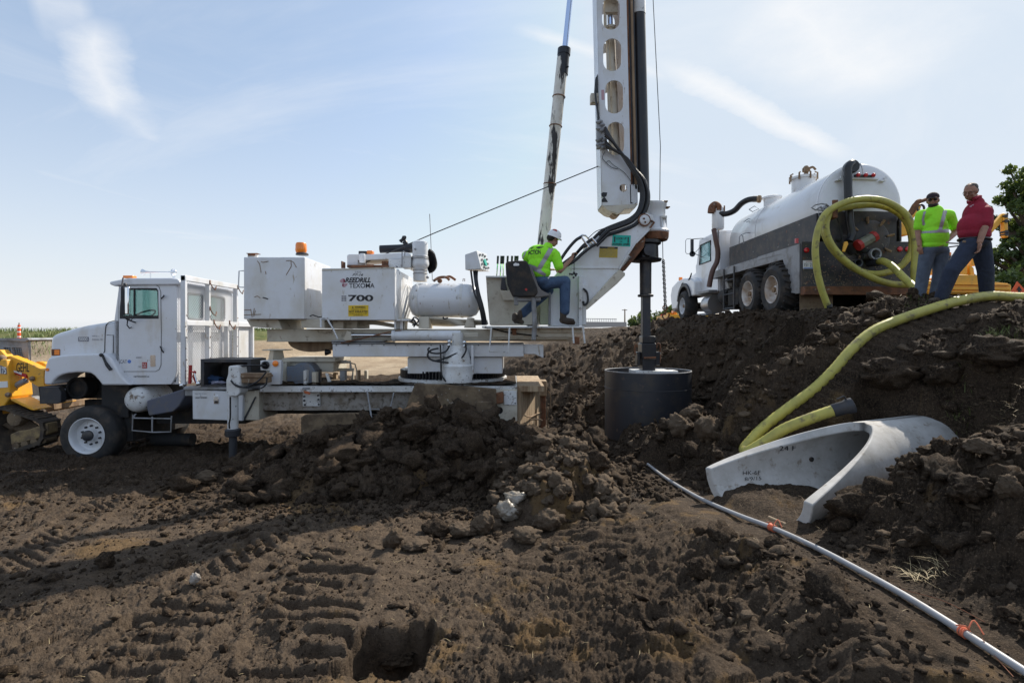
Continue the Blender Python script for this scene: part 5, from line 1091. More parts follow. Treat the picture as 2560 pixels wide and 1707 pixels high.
g = MB(); xk = P('S3', 1300, 0, KD).x; g.lathe([(50*k_, z(392)), (95*k_, z(388)), (100*k_, z(375)), (80*k_, z(370)), (78*k_, z(290)), (95*k_, z(280)), (96*k_, z(262)), (50*k_, z(258))], (xk, KD, 0), 'z', 32); g.build('rotary_table', M['black'], rh, smooth=40)
g = MB(); g.lathe([(.10,0),(.10,-.14),(.001,-.15)], P('S3', 1312, 325, KD-.25), 'y', 18); g.build('motor_cap', M['dgrey'], rh)
# kelly bar and tool joint
g = MB(); xk = P('S3', 1300, 0, KD).x; g.lathe([(36*k_, z(598)), (37*k_, z(385))], (xk, KD, 0), 'z', 24); g.lathe([(49*k_, z(612)), (49*k_, z(598))], (xk, KD, 0), 'z', 24)
g.box(xk-24*k_, xk+26*k_, KD-.09, KD+.09, z(870), z(610)); kb_ = g.build('kelly_bar', M['dgrey'], kel, bevel=.01)
g = MB(); xj = P('S3', 1312, 0, KD).x; g.box(xj-48*k_, xj+42*k_, KD-.17, KD+.17, z(1005), z(905)); g.box(xj-42*k_, xj+40*k_, KD-.15, KD+.15, z(905), z(860)); g.box(xj-72*k_, xj-50*k_, KD-.1, KD+.1, z(1045), z(960)); g.box(xj+40*k_, xj+72*k_, KD-.1, KD+.1, z(1045), z(960)); g.box(xj-42*k_, xj+38*k_, KD-.15, KD+.15, z(1078), z(1000)); g.build('tool_joint', M['black'], kb_, bevel=.015)
g = MB(); g.tube(spline([P('S3', x, y, KD-.05) for x, y in ((1368,935),(1372,912),(1385,908),(1393,925),(1392,1000),(1385,1040))], 5), .016, 8); g.tube(spline([P('S3', x, y, KD-.05) for x, y in ((1250,930),(1238,915),(1232,940),(1236,980))], 5), .016, 8); g.tube([P('S3',1290,998,KD-.2), P('S3',1365,995,KD-.2)], .02, 6); g.build('lift_handle', M['rust'], kb_)
# auger can
ac_x = P('S3', 1312, 0, KD).x; Rb = LEN('S3', 266, KD)
zt_ = z(1078); zb_ = .40
g = MB(); g.lathe([(Rb-.02, zb_), (Rb, zb_+.01), (Rb, zt_), (Rb-.018, zt_), (Rb-.018, zt_-.10), (.001, zt_-.10)], (ac_x, KD, 0), 'z', 64); can = g.build('auger_bucket', mat('dark_bucket_steel', (.035,.037,.045), .42, .2, layers=(((.07,.06,.05), 3, .5, .75), ((.12,.09,.07), 8, .62, .75)), bump=(30,.15,.004)), rig, smooth=40)
g = MB(); g.box(ac_x-.30, ac_x+.42, KD-.32, KD+.32, zt_-.1, zt_+.012); g.box(ac_x+.1, ac_x+.55, KD-.20, KD+.14, zt_-.09, zt_+.008); g.build('bucket_lid', CH, can, bevel=.008)
g = MB(); g.torus((ac_x, KD, zt_-.33), Rb, .007, n=64, m=5); g.build('weld_band', M['dgrey'], can)
g = MB(); g.torus((ac_x, KD, zt_), Rb-.008, .014, n=64, m=6); g.build('bucket_rim', M['grey'], can)
mudb = MB(); 
V_ = []; F_ = []; b = 0; r3 = np.random.RandomState(9)
for k in range(70):
    a = -math.pi/2+r3.normal()*.55+.25; hh_ = zb_+.04+abs(r3.normal())*.14*math.exp(-(a+math.pi/2-.35)**2*1.5); p_, f_ = PROTO[2][r3.randint(14)]; s_ = r3.uniform(.025,.075)
    V_.append((p_*s_)@rotm(r3).T*np.array([1,.6,1])+np.array([ac_x+Rb*math.cos(a)-rig.location.x, KD+Rb*math.sin(a)-rig.location.y, hh_+.1])); F_.append(f_+b); b += len(p_)
mo = tri_mesh('bucket_mud', np.concatenate(V_), np.concatenate(F_), [CLOD]); mo.parent = can; mo['kind'] = 'stuff'
# chain and hook
g = MB(); y_ = 380.0; k = 0
g2 = MB()
pts = [(1412+ (y_-380)*.045, y_) for y_ in np.arange(385, 700, 13.2)]
for k, (x, y) in enumerate(pts): g2.torus(P('S3', x, y, KD-.15), .030, .0105, axis=((0,1,0) if k % 2 else (1,.3,0)), n=10, m=5, sx=.62 if k % 2 else 1)
g2.build('lifting_chain', M['dgrey'], rig)
g = MB(); g.torus(P('S3', 1424, 682, KD-.15), .045, .013, axis=(0,1,0), n=14, m=6); g.tube(spline([P('S3', x, y, KD-.15) for x, y in ((1424,690),(1425,712),(1412,722),(1408,738),(1420,752),(1438,748),(1448,732),(1450,718))], 6), [.016]*43, 8); g.build('hook', M['rust'], rig)
g = MB(); g.tube([P('S4', 812, -400, KD+.1), P('S4', 815,0,KD+.05), P('S4', 845,600,KD), P('S4', 860,900,KD), P('S4', 858,1000,KD), P('S4',856,1235,KD)], .008, 5); g.tube([P('S3', 1408,265,KD-.15), P('S3',1410,385,KD-.15)], .008, 5); g.build('winch_cable', M['dgrey'], rig)
# ---- raising cylinder (strut) behind the operator
DR = 11.0
s0 = P('S4', 142, 1500, DR); s1 = P('S4', 262, 360, DR); dirn = (s1-s0).normalized()
g = MB(); g.cyl(s0-dirn*.7, s1, LEN('S4', 37, DR), LEN('S4', 35, DR), 24); rc = g.build('raising_cylinder', mat('streaked_cylinder_paint', (.70,.68,.62), .4, layers=(((.55,.50,.40), 3, .5, .7), ((.02,.015,.012), 2.4, .56, .60, (1.5,1.5,.35)), (RUST, 12, .68, .74))), rig)
g = MB(); a_, b_ = P('S4', 258, 460, DR), P('S4', 269, 305, DR); g.cyl(a_, b_, LEN('S4', 35.5, DR), LEN('S4', 37, DR), 24); g.cyl(P('S4',268,340,DR), P('S4',271,302,DR), LEN('S4', 40, DR), None, 24); g.tube([P('S4',290,412,DR-.1), P('S4',297,408,DR-.1)], .02, 6); g.build('cylinder_gland', M['black'], rc)
g = MB(); 
for x, y in ((233,595),(213,775),(178,1130)): c_ = P('S4', x+5, y, DR); g.torus(c_, LEN('S4', 38, DR), .010, axis=dirn, n=28, m=6)
g.build('cylinder_band', M['rust'], rc)
g = MB(); a_ = P('S4', 273, 320, DR); b_ = P('S4', 306, 0, DR); dd_ = (b_-a_); g.cyl(a_, a_+dd_*2.6, LEN('S4', 17.5, DR), None, 20); g.build('cylinder_rod', M['rod'], rc)
g = MB(); g.tube([P('S2', 960,205,10.6), P('S2', 1440,0,10.7), P('S4', 497,1012,10.6)], .011, 6); g.build('stay_cable', M['dgrey'], rig)
g = MB(); g.cyl(P('S3', 560,800,10.9), P('S3', 640,640,10.9), .2); g.build('cylinder_mount', W_, rig)
# ---- rear stabiliser: plates, timber cheek, post
g = MB(); g.pplate('B2', [(790,520),(1232,520),(1235,1165),(795,1160)], [circ(915,897,64,18)], 9.82, .03); rs = g.build('stabiliser_plate', B_, rig, bevel=.005)
g = MB(); g.pbox('B2', 995, 545, 1222, 800, 9.80, .03); g.build('patch_plate', CH, rs, bevel=.005)
g = MB(); g.prism('B2', [(780,610),(970,568),(990,600),(988,765),(790,795)], 9.70, .15); g.build('rusty_block', M['rust'], rs, bevel=.015)
g = MB(); g.prism('B2', [(520,735),(780,735),(785,1160),(735,1200),(700,1300),(560,1300),(470,1100),(500,900)], 9.62, .12); g.build('mud_flap', M['mud'], rs, bevel=.02)
g = MB(); g.cyl(P('B2', 800,905,9.78), P('B2', 930,890,9.9), .03); g.box(X_('B2',790,9.9), X_('B2',1235,9.9), 9.86, 11.5, P('B2',0,1160,9.9).z, DZ-.12); g.build('stabiliser_core', M['under'], rs)
g = MB(); pA = P('B2', 1235, 500, 9.84); xa_, ya_ = pA.x, 9.84; xe, ye = .60, 11.1
zt2 = DZ+.0
def slab(u0, u1, z0_, z1_, th=.06):
    ax0, ay0 = xa_+(xe-xa_)*u0, ya_+(ye-ya_)*u0; ax1, ay1 = xa_+(xe-xa_)*u1, ya_+(ye-ya_)*u1; nx_, ny_ = (ye-ya_), -(xe-xa_); L = math.hypot(nx_, ny_); nx_ *= th/L; ny_ *= th/L
    g.add([(ax0,ay0,z0_),(ax1,ay1,z0_),(ax1,ay1,z1_),(ax0,ay0,z1_),(ax0+nx_,ay0+ny_,z0_),(ax1+nx_,ay1+ny_,z0_),(ax1+nx_,ay1+ny_,z1_),(ax0+nx_,ay0+ny_,z1_)], [(0,1,2,3),(7,6,5,4),(0,4,5,1),(1,5,6,2),(2,6,7,3),(3,7,4,0)])
slab(0, .62, .62, zt2-.02); slab(.62, .70, .9, zt2-.02, .05); slab(.70, 1, .55, zt2-.02); slab(.0, .12, .3, .62); slab(.2, .45, .35, .62); g.build('timber_cheek', M['wood'], rs, bevel=.008)
g = MB(); g.box(xa_, xe, 9.84, 12.2, zt2-.10, zt2+.012); g.build('tail_deck', M['wood'], rs, bevel=.006)
g = MB(); g.box(.55,.72,10.85,11.25,DZ-.30,DZ+.01); g.build('tail_cap', M['wood'], rs, bevel=.02)
g = MB(); g.box(.60,.70,10.95,11.2,.2,DZ-.3); g.box(.56,.60,10.9,11.25,.2,DZ-.3); g.build('tail_post', M['rust'], rs, bevel=.008)
g = MB(); g.tube(spline([Vector((.75,10.9,DZ-.2)), Vector((.80,10.9,DZ-.3)), Vector((.79,10.9,.9))], 4), .012, 6); g.tube([Vector((.74,10.9,.9)), Vector((.73,10.9,.5))], .012, 6)
g.tube(spline([P('B2', x, y, 9.78+.004*(x-1365)) for x, y in ((1365,985),(1420,1005),(1480,1010),(1560,970),(1690,910))], 4), .014, 6); g.tube(spline([P('B2', x, y, 10.0) for x, y in ((1470,1065),(1560,1055),(1650,1060),(1680,1080))], 4), .014, 6); g.build('rope_line', M['brown'], rs)
# mud-caked flaps over the rear wheels
g = MB(); g.prism('B1', [(655,1250),(720,1215),(960,1200),(1480,1190),(1540,1205),(1570,1290),(1570,1600),(660,1600)], 9.55, .10); g.build('wheel_guard', M['mud'], rig, bevel=.02, seg=3)
g = MB(); g.prism('S2', [(1290,1025),(1500,1030),(1838,1060),(1850,1400),(1150,1400),(1215,1220),(1255,1110)], 9.66, .10); g.build('wheel_guard', M['mud'], rig, bevel=.02, seg=3)
# cloths in the tool bin: separate things
def rag(name, c, s_, m_, label, cat, seed):
    p_, f_ = clod_shape(seed, 3, .2); g = MB(); g.add([Vector(c)+Vector((q[0]*s_[0], q[1]*s_[1], q[2]*s_[2])) for q in p_], [tuple(int(i) for i in t_) for t_ in f_]); return tag(g.build(name, m_, None, smooth=80), label, cat)
rag('folded_jacket', P('S1', 1545, 892, 10.1), (.20,.2,.14), mat('navy_cloth', (.02,.05,.12), .9, bump=(30,.5,.01)), 'dark blue crumpled jacket lying in the open black bin behind the cab', 'jacket', 61)
rag('rag_bundle', P('S1', 1590, 918, 9.98), (.17,.13,.07), mat('pale_cloth', (.30,.31,.42), .9, bump=(30,.5,.01)), 'pale grey blue rags piled in front of the jacket in the open black bin', 'rags', 62)
# ================================================================ VACUUM TRUCK on the bank
vac = empty('vacuum_truck', (7.3, 14.5, 2.8), 'white and black vacuum tank truck parked on top of the dirt bank, seen from behind', 'tank truck')
VB = M['dgrey']; VG = 2.86
tankw = mat('tank_white_paint', (.74,.75,.77), .25, layers=(((.60,.60,.58), 1.2, .45, .75), ((.42,.33,.24), 5, .62, .8, (1,.4,.3)), (RUST, 13, .69, .74)), coat=.5)
tankb = mat('tank_black_paint', (.035,.035,.04), .55, layers=(((.10,.08,.065), 4, .45, .75), ((.34,.31,.27), 12, .64, .72), (RUST, 8, .62, .72)))
tc_x, tc_z, tr = 7.46, 5.21, .875; TY0, TY1 = 11.3, 16.0; zs = 5.03
# tank as two shells split at the paint line so that each is its own part
def tank_part(name, a0, a1, mt, n=40):
    prof = [(tr*.0,-.13),(tr*.45,-.105),(tr*.78,-.06),(tr*.97,-.01),(tr,.03),(tr,TY1-TY0-.03),(tr*.97,TY1-TY0+.02),(tr*.75,TY1-TY0+.10),(tr*.4,TY1-TY0+.15),(0,TY1-TY0+.16)]
    g = MB(); vs = []; fs = []; k_ = n+1
    for r, h in prof:
        for k in range(k_):
            a = a0+(a1-a0)*k/n
            zz_ = max(r*math.sin(a), -9); vs.append(Vector((tc_x+r*math.cos(a), TY0+h, tc_z+zz_)))
    for i in range(len(prof)-1):
        for k in range(n): fs.append((i*k_+k, i*k_+k+1, (i+1)*k_+k+1, (i+1)*k_+k))
    g.add(vs, fs); return g.build(name, mt, vac, smooth=40)
# straight horizontal paint line: clamp by angle on the head
def half(name, upper, mt):
    bm = bmesh.new(); prof = [(.0,-.13),(tr*.25,-.125),(tr*.45,-.105),(tr*.65,-.08),(tr*.80,-.05),(tr*.93,-.02),(tr*.985,.01),(tr,.04),(tr,1.5),(tr,3.0),(tr,TY1-TY0-.03),(tr*.97,TY1-TY0+.02),(tr*.75,TY1-TY0+.10),(tr*.4,TY1-TY0+.15),(0,TY1-TY0+.16)]
    g = MB(); g.lathe([(max(r,.001),h) for r, h in prof], (tc_x, TY0, tc_z), 'y', 64)
    me = bpy.data.meshes.new('t'); me.from_pydata([tuple(v) for v in g.v], [], g.f); bm.from_mesh(me); bpy.data.meshes.remove(me)
    bmesh.ops.bisect_plane(bm, geom=bm.verts[:]+bm.edges[:]+bm.faces[:], plane_co=(0,0,zs), plane_no=(0,0,1), clear_inner=upper, clear_outer=not upper)
    vs = [v.co.copy() for v in bm.verts]; bm.verts.index_update(); fs = [tuple(v.index for v in f.verts) for f in bm.faces]; bm.free()
    g = MB(); g.add(vs, fs); return g.build(name, mt, vac, smooth=40)
tk = half('tank', True, tankw); half('tank_belly', False, tankb)
g = MB(); 
for yy in (11.36, 14.3): g.lathe([(tr+.001,0),(tr+.012,.0),(tr+.012,.05),(tr+.001,.05)], (tc_x, yy, tc_z), 'y', 64, caps=False)
g.build('tank_band', tankw, tk)
# hose bed / black waist sheets along the tank side
for s_ in (-1, 1):
    g = MB(); xo = tc_x+s_*.87; g.box(min(xo, xo+s_*.05), max(xo, xo+s_*.05), 11.35, 15.9, 4.42, zs); g.build('waist_sheet', tankb, vac, bevel=.01)
# catwalk beams
for s_ in (-1, 1):
    xo = 6.16 if s_ < 0 else 8.62
    g = MB(); g.box(min(xo, xo+.35*-s_), max(xo, xo+.35*-s_), 11.5, 16.3, 4.12, 4.34); g.box(min(xo,xo-.02*s_), max(xo, xo-.02*s_), 11.3, 11.5, 3.3, 4.34); g.build('side_catwalk', M['grey'], vac, bevel=.01)
# rear fender gusset: angled plate ahead of the tail
g = MB(); xx = 6.15
yz = [(11.3,4.36),(13.2,4.36),(13.2,4.28),(12.05,4.26),(11.62,3.34),(11.3,3.30)]
g.add([Vector((xx, a, b)) for a, b in yz]+[Vector((xx+.05, a, b)) for a, b in yz], [tuple(range(6)), tuple(range(11,5,-1))]+[(i, i+6, (i+1)%6+6, (i+1)%6) for i in range(6)]); g.build('rear_gusset', M['grey'], vac)
g = MB(); xx = 8.57; g.add([Vector((xx, a, b)) for a, b in yz]+[Vector((xx+.05, a, b)) for a, b in yz], [tuple(range(6)), tuple(range(11,5,-1))]+[(i, i+6, (i+1)%6+6, (i+1)%6) for i in range(6)]); g.build('rear_gusset', M['grey'], vac)
# tail panel
g = MB(); g.box(6.17, 8.60, 11.24, 11.30, 3.44, 4.40); g.box(6.75, 8.2, 11.26, 11.30, 4.40, 4.98); tp = g.build('tail_panel', tankb, vac, bevel=.006)
g = MB(); g.box(6.17, 8.60, 11.12, 11.30, 3.26, 3.44); g.build('rear_bumper', M['rust'], vac, bevel=.01)
for x0_, x1_ in ((6.30,7.02),(8.02,8.62)):
    g = MB(); nx = 14; g.box(x0_, x1_, 11.55, 11.57, 2.83, 3.34); mf = g.build('mud_flap', M['tan'], vac)
    for r_i in range(3): txt('H A N D L E', 'S', (0,0,1,1), 1, M['brown'], mf, name='flap_text', plane=(Vector((x0_+.12, 11.548, 3.10-.09*r_i)), (1,0,0), (0,0,1), .42, .05))
def v7(x, y, d=11.2): return P('A7', x, y, d)
for x, y in ((165,672),(1240,660),(1330,660)):
    g = MB(); g.lathe([(.055,0),(.055,-.02),(.04,-.035),(.001,-.04)], v7(x, y, 11.235), 'y', 18); g.build('tail_lamp', M['red'], vac)
g = MB(); g.box(v7(65,560).x-.03, v7(65,560).x+.03, 11.22, 11.26, v7(65,560).z-.05, v7(65,560).z+.05); g.build('side_reflector', M['red'], vac)
g = MB(); g.prism('A7', [(130,790),(262,790),(262,885),(130,885)], 11.22, .012); lp = g.build('licence_plate', M['wht'], vac, smooth=0)
txt('151 251', 'A7', (140,820,255,862), 11.22, M['ink'], lp, bold=.005); txt('ILLINOIS', 'A7', (160,795,235,808), 11.22, M['redp'], lp); g = MB(); g.prism('A7', [(135,872),(258,872),(258,882),(135,882)], 11.216, .004); g.build('plate_stripe', M['blue'], lp, smooth=0)
# rear pipe from top down
g = MB(); vx = P('S5', 1570, 0, 11.0).x
g.tube(spline([P('S5', 1635,118,11.25), P('S5',1600,98,11.1), P('S5',1572,125,11.05), P('S5',1566,180,11.05), P('S5',1572,400,11.05), P('S5',1585,600,11.05), P('S5',1600,700,11.05), P('S5',1580,760,11.05)], 8), .078, 14)
g.build('vent_hose', M['black'], vac)
g = MB(); g.lathe([(.13,0),(.14,.04),(.14,.12),(.12,.2)], P('S5', 1618, 118, 11.05), 'y', 20); g.build('vent_cap', M['hose'], vac, bevel=.01)
# brake-light bar
g = MB(); g.prism('S5', [(1628,190),(1800,196),(1800,214),(1628,210)], 11.12, .05); lb_ = g.build('lamp_bar', M['dgrey'], vac, bevel=.006)
for x, y in ((1655,197),(1720,197),(1786,197)):
    g = MB(); g.ball(P('S5', x, y, 11.10), .042, 14, 10); g.build('brake_lamp', M['red'], lb_)
g = MB(); g.prism('S5', [(1590,216),(1830,222),(1830,236),(1590,230)], 11.16, .1)
for x, y in ((1505,228),(1872,238)): g.pbox('S5', x-22, y, x+22, y+10, 11.14, .12); g.lathe([(.025,0),(.03,-.06)], P('S5', x, y-10, 11.2), 'y', 10)
g.tube(spline([P('S5', 1670,98,11.18), P('S5', 1690,140,11.12), P('S5', 1695,190,11.12)], 5), .014, 6); g.build('head_fitting', tankw, tk)
# ring handle at left (D shaped)
g = MB(); g.tube([P('A7', x, y, 11.1) for x, y in ((225,183),(270,150),(340,137),(400,145),(440,180),(400,205),(340,212),(270,208))], .014, 6, closed=True); g.lathe([(.05,0),(.05,-.08),(.03,-.09)], P('A7', 375,188,11.2), 'y', 14); g.tube([P('A7',290,200,11.15), P('A7',330,170,11.15), P('A7',370,240,11.15)], .02, 6); g.build('tank_handle', M['grey'], tk)
# inner manway door, clamps, valves and ports
g = MB(); c = P('A7', 900, 550, 11.2); g.lathe([(.42,0.02),(.42,-.04),(.38,-.06),(.2,-.09),(.001,-.10)], (c.x, 11.24, c.z), 'y', 40); mw = g.build('manway_door', tankb, vac, smooth=40)
g = MB()
for k in range(8):
    a = 2*math.pi*k/8+.2; q = Vector((c.x+math.cos(a)*.42, 11.16, c.z+math.sin(a)*.42)); g.tube([q+Vector((-math.cos(a)*.08,0,-math.sin(a)*.08)), q+Vector((math.cos(a)*.06,-.02,math.sin(a)*.06))], [.02,.03], 8); g.ball(q, .032, 8, 6)
g.build('door_clamp', M['brown'], mw)
g = MB(); a_, b_ = P('A7', 765, 615, 11.0), P('A7', 945, 515, 11.0); g.cyl(a_, b_, .105, None, 8)
g.build('valve_body', mat('olive_grey_paint', (.20,.20,.15), .5, layers=(((.12,.10,.07), 6, .5, .7),)), vac, smooth=0)
dv = (b_-a_).normalized(); g = MB(); g.cyl(a_-dv*.03, a_+dv*.05, .115, None, 8); g.build('valve_cap', M['redp'], vac, smooth=0); g = MB(); g.cyl(b_-dv*.05, b_+dv*.03, .115, None, 8); g.build('valve_cap', M['redp'], vac, smooth=0)
def port(x, y, r, m_):
    g = MB(); c_ = P('A7', x, y, 10.95); g.lathe([(r*.72,.0),(r,-.01),(r,.06),(r*.82,.07),(r*.82,.35),(r*.6,.35),(r*.6,.02)], c_, 'y', 24, caps=False); g.lathe([(r*.7,.18),(r*.7,.19)], c_, 'y', 20); return g.build('hose_port', m_, vac, smooth=40)
port(968, 712, .118, M['grey']); port(770, 815, .085, M['dgrey']); port(1000, 800, .10, M['dgrey'])
g = MB(); g.prism('A7', [(605,575),(640,568),(650,600),(612,690),(582,688)], 10.9, .03); g.build('valve_lever', M['yellow'], vac, bevel=.006)
g = MB(); g.ball(P('A7', 537,540,11.05), .07, 10, 8); g.cyl(P('A7', 700,640,11.2), P('A7', 900,700,11.1), .06); g.cyl(P('A7', 640,590,11.1), P('A7', 700,700,11.2), .07); g.cyl(P('A7', 800,745,11.1), P('A7', 990,755,11.15), .07)
g.tube([P('A7',565,520,11.0), P('A7',710,515,11.05)], .012, 6); g.tube(spline([P('A7', 520,300,11.0), P('A7', 560,420,11.0), P('A7', 590,600,10.95)], 5), .012, 6); g.build('valve_pipework', M['under'], vac)
# dried splashes of mud on the tail panel
# hose hooks
g = MB(); g.prism('A7', [(468,92),(535,88),(530,290),(470,300)], 10.72, .03); g.prism('A7', [(470,215),(530,215),(530,300),(470,300)], 10.74, .45); hk = g.build('hose_hook', M['rust'], vac, bevel=.01)
g = MB(); g.tube(spline([P('A7', x, y, 10.75) for x, y in ((1300,290),(1370,240),(1430,140),(1460,112),(1510,100),(1568,78))], 5), [.06]*10+[.05]*8+[.035]*8, 8); g.tube([P('A7',1300,290,10.75), P('A7',1300,290,11.25)], .05, 8); g.build('hose_hook', M['rust'], vac)
# manholes and fittings on top
def tz(x): return tc_z+math.sqrt(max(tr*tr-(x-tc_x)**2, 0))
for yy, r_k, h_ in ((14.9,.22,.16), (13.3,.27,.24)):
    g = MB(); g.lathe([(r_k,-.12),(r_k,h_),(r_k+.04,h_),(r_k+.04,h_+.05),(r_k*.6,h_+.10),(.001,h_+.11)], (tc_x-.12, yy, tz(tc_x-.12)), 'z', 28); mh = g.build('manhole', tankw, tk, smooth=40)
g = MB()
for k in range(8):
    a = 2*math.pi*k/8; q = Vector((tc_x-.12+math.cos(a)*.32, 13.3+math.sin(a)*.32, tz(tc_x-.12)+.26)); g.tube([q+Vector((0,0,-.07)), q+Vector((0,0,.09)), q+Vector((-math.cos(a)*.06,-math.sin(a)*.06,.12))], .02, 6)
g.lathe([(.05,0),(.05,.10),(.09,.12),(.09,.2),(.04,.26),(.001,.27)], (tc_x-.05, 13.3, tz(tc_x-.1)+.32), 'z', 14); g.tube(spline([Vector((tc_x-.05,13.25,6.55)), Vector((tc_x+.05,13.2,6.60)), Vector((tc_x+.1,13.15,6.52))], 4), .03, 6); g.build('manhole_clamp', M['brown'], mh)
# moisture trap at the front
g = MB(); c = P('S5', 460, 0, 16.1); z = lambda y: P('S5', 0, y, 16.1).z; r = LEN('S5', 50, 16.1)
g.lathe([(r*.85, z(662)), (r, z(650)), (r, z(540)), (r*1.02, z(490)), (r*.9, z(478)), (.001, z(474))], (c.x, 16.1, 0), 'z', 28); mtp = g.build('moisture_trap', tankw, vac, smooth=40)
g = MB(); 
for k in range(8):
    a = 2*math.pi*k/8; q = Vector((c.x+math.cos(a)*r*1.1, 16.1+math.sin(a)*r*1.1, z(495))); g.tube([q+Vector((0,0,-.06)), q+Vector((0,0,.10))], .02, 6)
g.tube(spline([P('S5', 400,520,16), P('S5', 408,470,16), P('S5', 435,448,16), P('S5', 462,465,16), P('S5',465,500,16)], 5), .10, 10); g.build('trap_clamp', M['rust'], mtp)
g = MB(); g.tube(spline([P('S5', 470,525,16.0), P('S5', 530,528,15.9), P('S5', 600,500,15.7), P('S5', 660,440,15.5), P('S5', 720,408,15.3), P('S5', 790,400,15.2)], 8), .085, 12); g.build('vacuum_hose', M['hose'], vac)
g = MB(); g.lathe([(.09,0),(.09,.14),(.11,.15),(.11,.2)], P('S5', 760,402,15.25), 'x', 16); g.build('hose_coupling', M['brown'], vac)
g = MB(); g.tube(spline([P('S5', 425,660,16.0), P('S5', 440,740,15.9), P('S5', 458,840,15.9), P('S5', 452,930,15.9), P('S5', 415,1010,15.8), P('S5', 395,1090,15.8), P('S5', 385,1150,15.8)], 8), .075, 12); g.build('drain_hose', mat('brown_rubber', (.10,.05,.04), .5), vac)
g = MB(); g.tube([P('S5', 462,670,16.05), P('S5',468,860,16.05), P('S5',475,905,16.05)], .025, 6)
for pts in (((640,780),(645,720),(660,705),(672,720),(680,780)), ((660,705),(700,690),(748,688)), ((725,490),(770,462),(808,485),(755,510),(725,490)), ((680,595),(720,570),(750,575),(700,600))): 
    g.tube([P('S5', x, y, 14.6 if y > 600 else 14.9) for x, y in pts], .012, 6)
g.build('tank_rail', M['grey'], vac)
# ---- wheels: floatation tyres
def vwheel(c, r, wd, rimc, side, lug=True):
    g = MB(); ri = r*.52; prof = [(ri,.03),(ri*1.03,0),(r*.78,-.03),(r*.93,.02),(r*.985,.09),(r,.16),(r,wd-.16),(r*.985,wd-.09),(r*.93,wd-.02),(ri*1.03,wd),(ri,wd-.03)]
    g.lathe([(a, b*side) for a, b in prof], c, 'x', 48, caps=False)
    if lug:
        nk = 24
        for k in range(nk):
            for hf in (0, 1):
                a0 = 2*math.pi*(k+hf*.5)/nk; pts = []
                for q in range(5):
                    t = q/4; a = a0+t*.20; xx_ = (.02+t*(wd*.5-.02)) if hf == 0 else (wd-.02-t*(wd*.5-.02)); rr_ = r+.012 if q > 0 else r*.965
                    pts.append(Vector((c[0]+side*xx_, c[1]+math.cos(a)*rr_, c[2]+math.sin(a)*rr_)))
                g.tube(pts, .028, 5)
    t = g.build('wheel', M['rubber'], vac, smooth=40)
    g = MB(); g.lathe([(a, b*side) for a, b in ((ri*1.03,-.008),(ri,-.012),(ri*.93,.02),(ri*.9,.07),(ri*.85,.17),(ri*.72,.20),(ri*.55,.18),(ri*.33,.18),(ri*.30,.08),(.001,.08))], c, 'x', 36, caps=False); rm_ = g.build('rim', rimc, t, smooth=50)
    g = MB(); 
    for k in range(10):
        a = 2*math.pi*k/10; g.lathe([(.02,.18*side),(.018,.14*side)], (c[0], c[1]+math.cos(a)*ri*.48, c[2]+math.sin(a)*ri*.48), 'x', 6)
    g.lathe([(ri*.2,.1*side),(ri*.2,.03*side),(.001,.02*side)], c, 'x', 14); g.build('hub', M['brown'], t)
rimw = mat('dusty_rim', (.66,.64,.62), .5, layers=(((.42,.30,.20), 3, .42, .62),))
for yy in (12.25, 13.5):
    vwheel((6.02, yy, VG+.60), .60, .62, rimw, 1); vwheel((8.72, yy, VG+.60), .60, .62, rimw, -1)
for xx, s_ in ((6.05, 1), (8.66, -1)): vwheel((xx, 18.75, VG+.55), .55, .40, M['white'], s_, lug=False)
g = MB(); g.box(6.75, 6.9, 11.6, 20.3, 3.75, 3.98); g.box(7.95, 8.1, 11.6, 20.3, 3.75, 3.98); g.cyl((6.3,12.25,3.46),(8.5,12.25,3.46),.12); g.cyl((6.3,13.5,3.46),(8.5,13.5,3.46),.12); g.cyl((6.3,18.75,3.4),(8.5,18.75,3.4),.08)
g.box(6.6,8.3,11.7,16.2,4.0,4.35); g.box(6.7,8.2,15.0,16.8,3.2,3.9); g.box(6.9,8.0,12.5,13.2,3.1,3.8); g.build('chassis', M['under'], vac, bevel=.01)
# ladder, running gear boxes, fuel tank, steps
g = MB()
for yy in (14.55, 15.25): g.tube([Vector((6.12, yy, 4.3)), Vector((6.12, yy, 3.1))], .025, 6)
for zz_ in (3.15, 3.55, 3.95): g.tube([Vector((6.12, 14.55, zz_)), Vector((6.12, 15.25, zz_))], .022, 6)
g.build('side_ladder', M['dgrey'], vac)
g = MB(); g.lathe([(.30,0),(.31,.03),(.31,.60),(.30,.63)], (6.45, 16.6, 3.38), 'y', 24); g.build('fuel_tank', mat('brushed_aluminium', (.45,.44,.44), .35, .7), vac)
g = MB(); g.box(6.1,6.4,16.4,17.3,3.72,3.80); g.box(6.1,6.4,16.6,17.5,3.02,3.09); g.build('cab_step', M['grey'], vac, bevel=.01)
g = MB(); g.lathe([(.22,0),(.24,.1),(.24,.5),(.15,.7)], (6.5, 15.6, 3.55), 'y', 20); g.ball((6.55,15.3,3.4), .25); g.box(6.3,6.8,14.7,15.4,3.25,3.7); g.ball((6.5,15.0,3.9), .16); g.build('vacuum_pump', M['under'], vac, bevel=.01)
g = MB(); g.lathe([(.001,-.02),(.38,0),(.40,.1),(.40,.75),(.001,.8)], (7.0, 16.2, 4.0), 'y', 28); g.build('water_tank', tankw, vac)
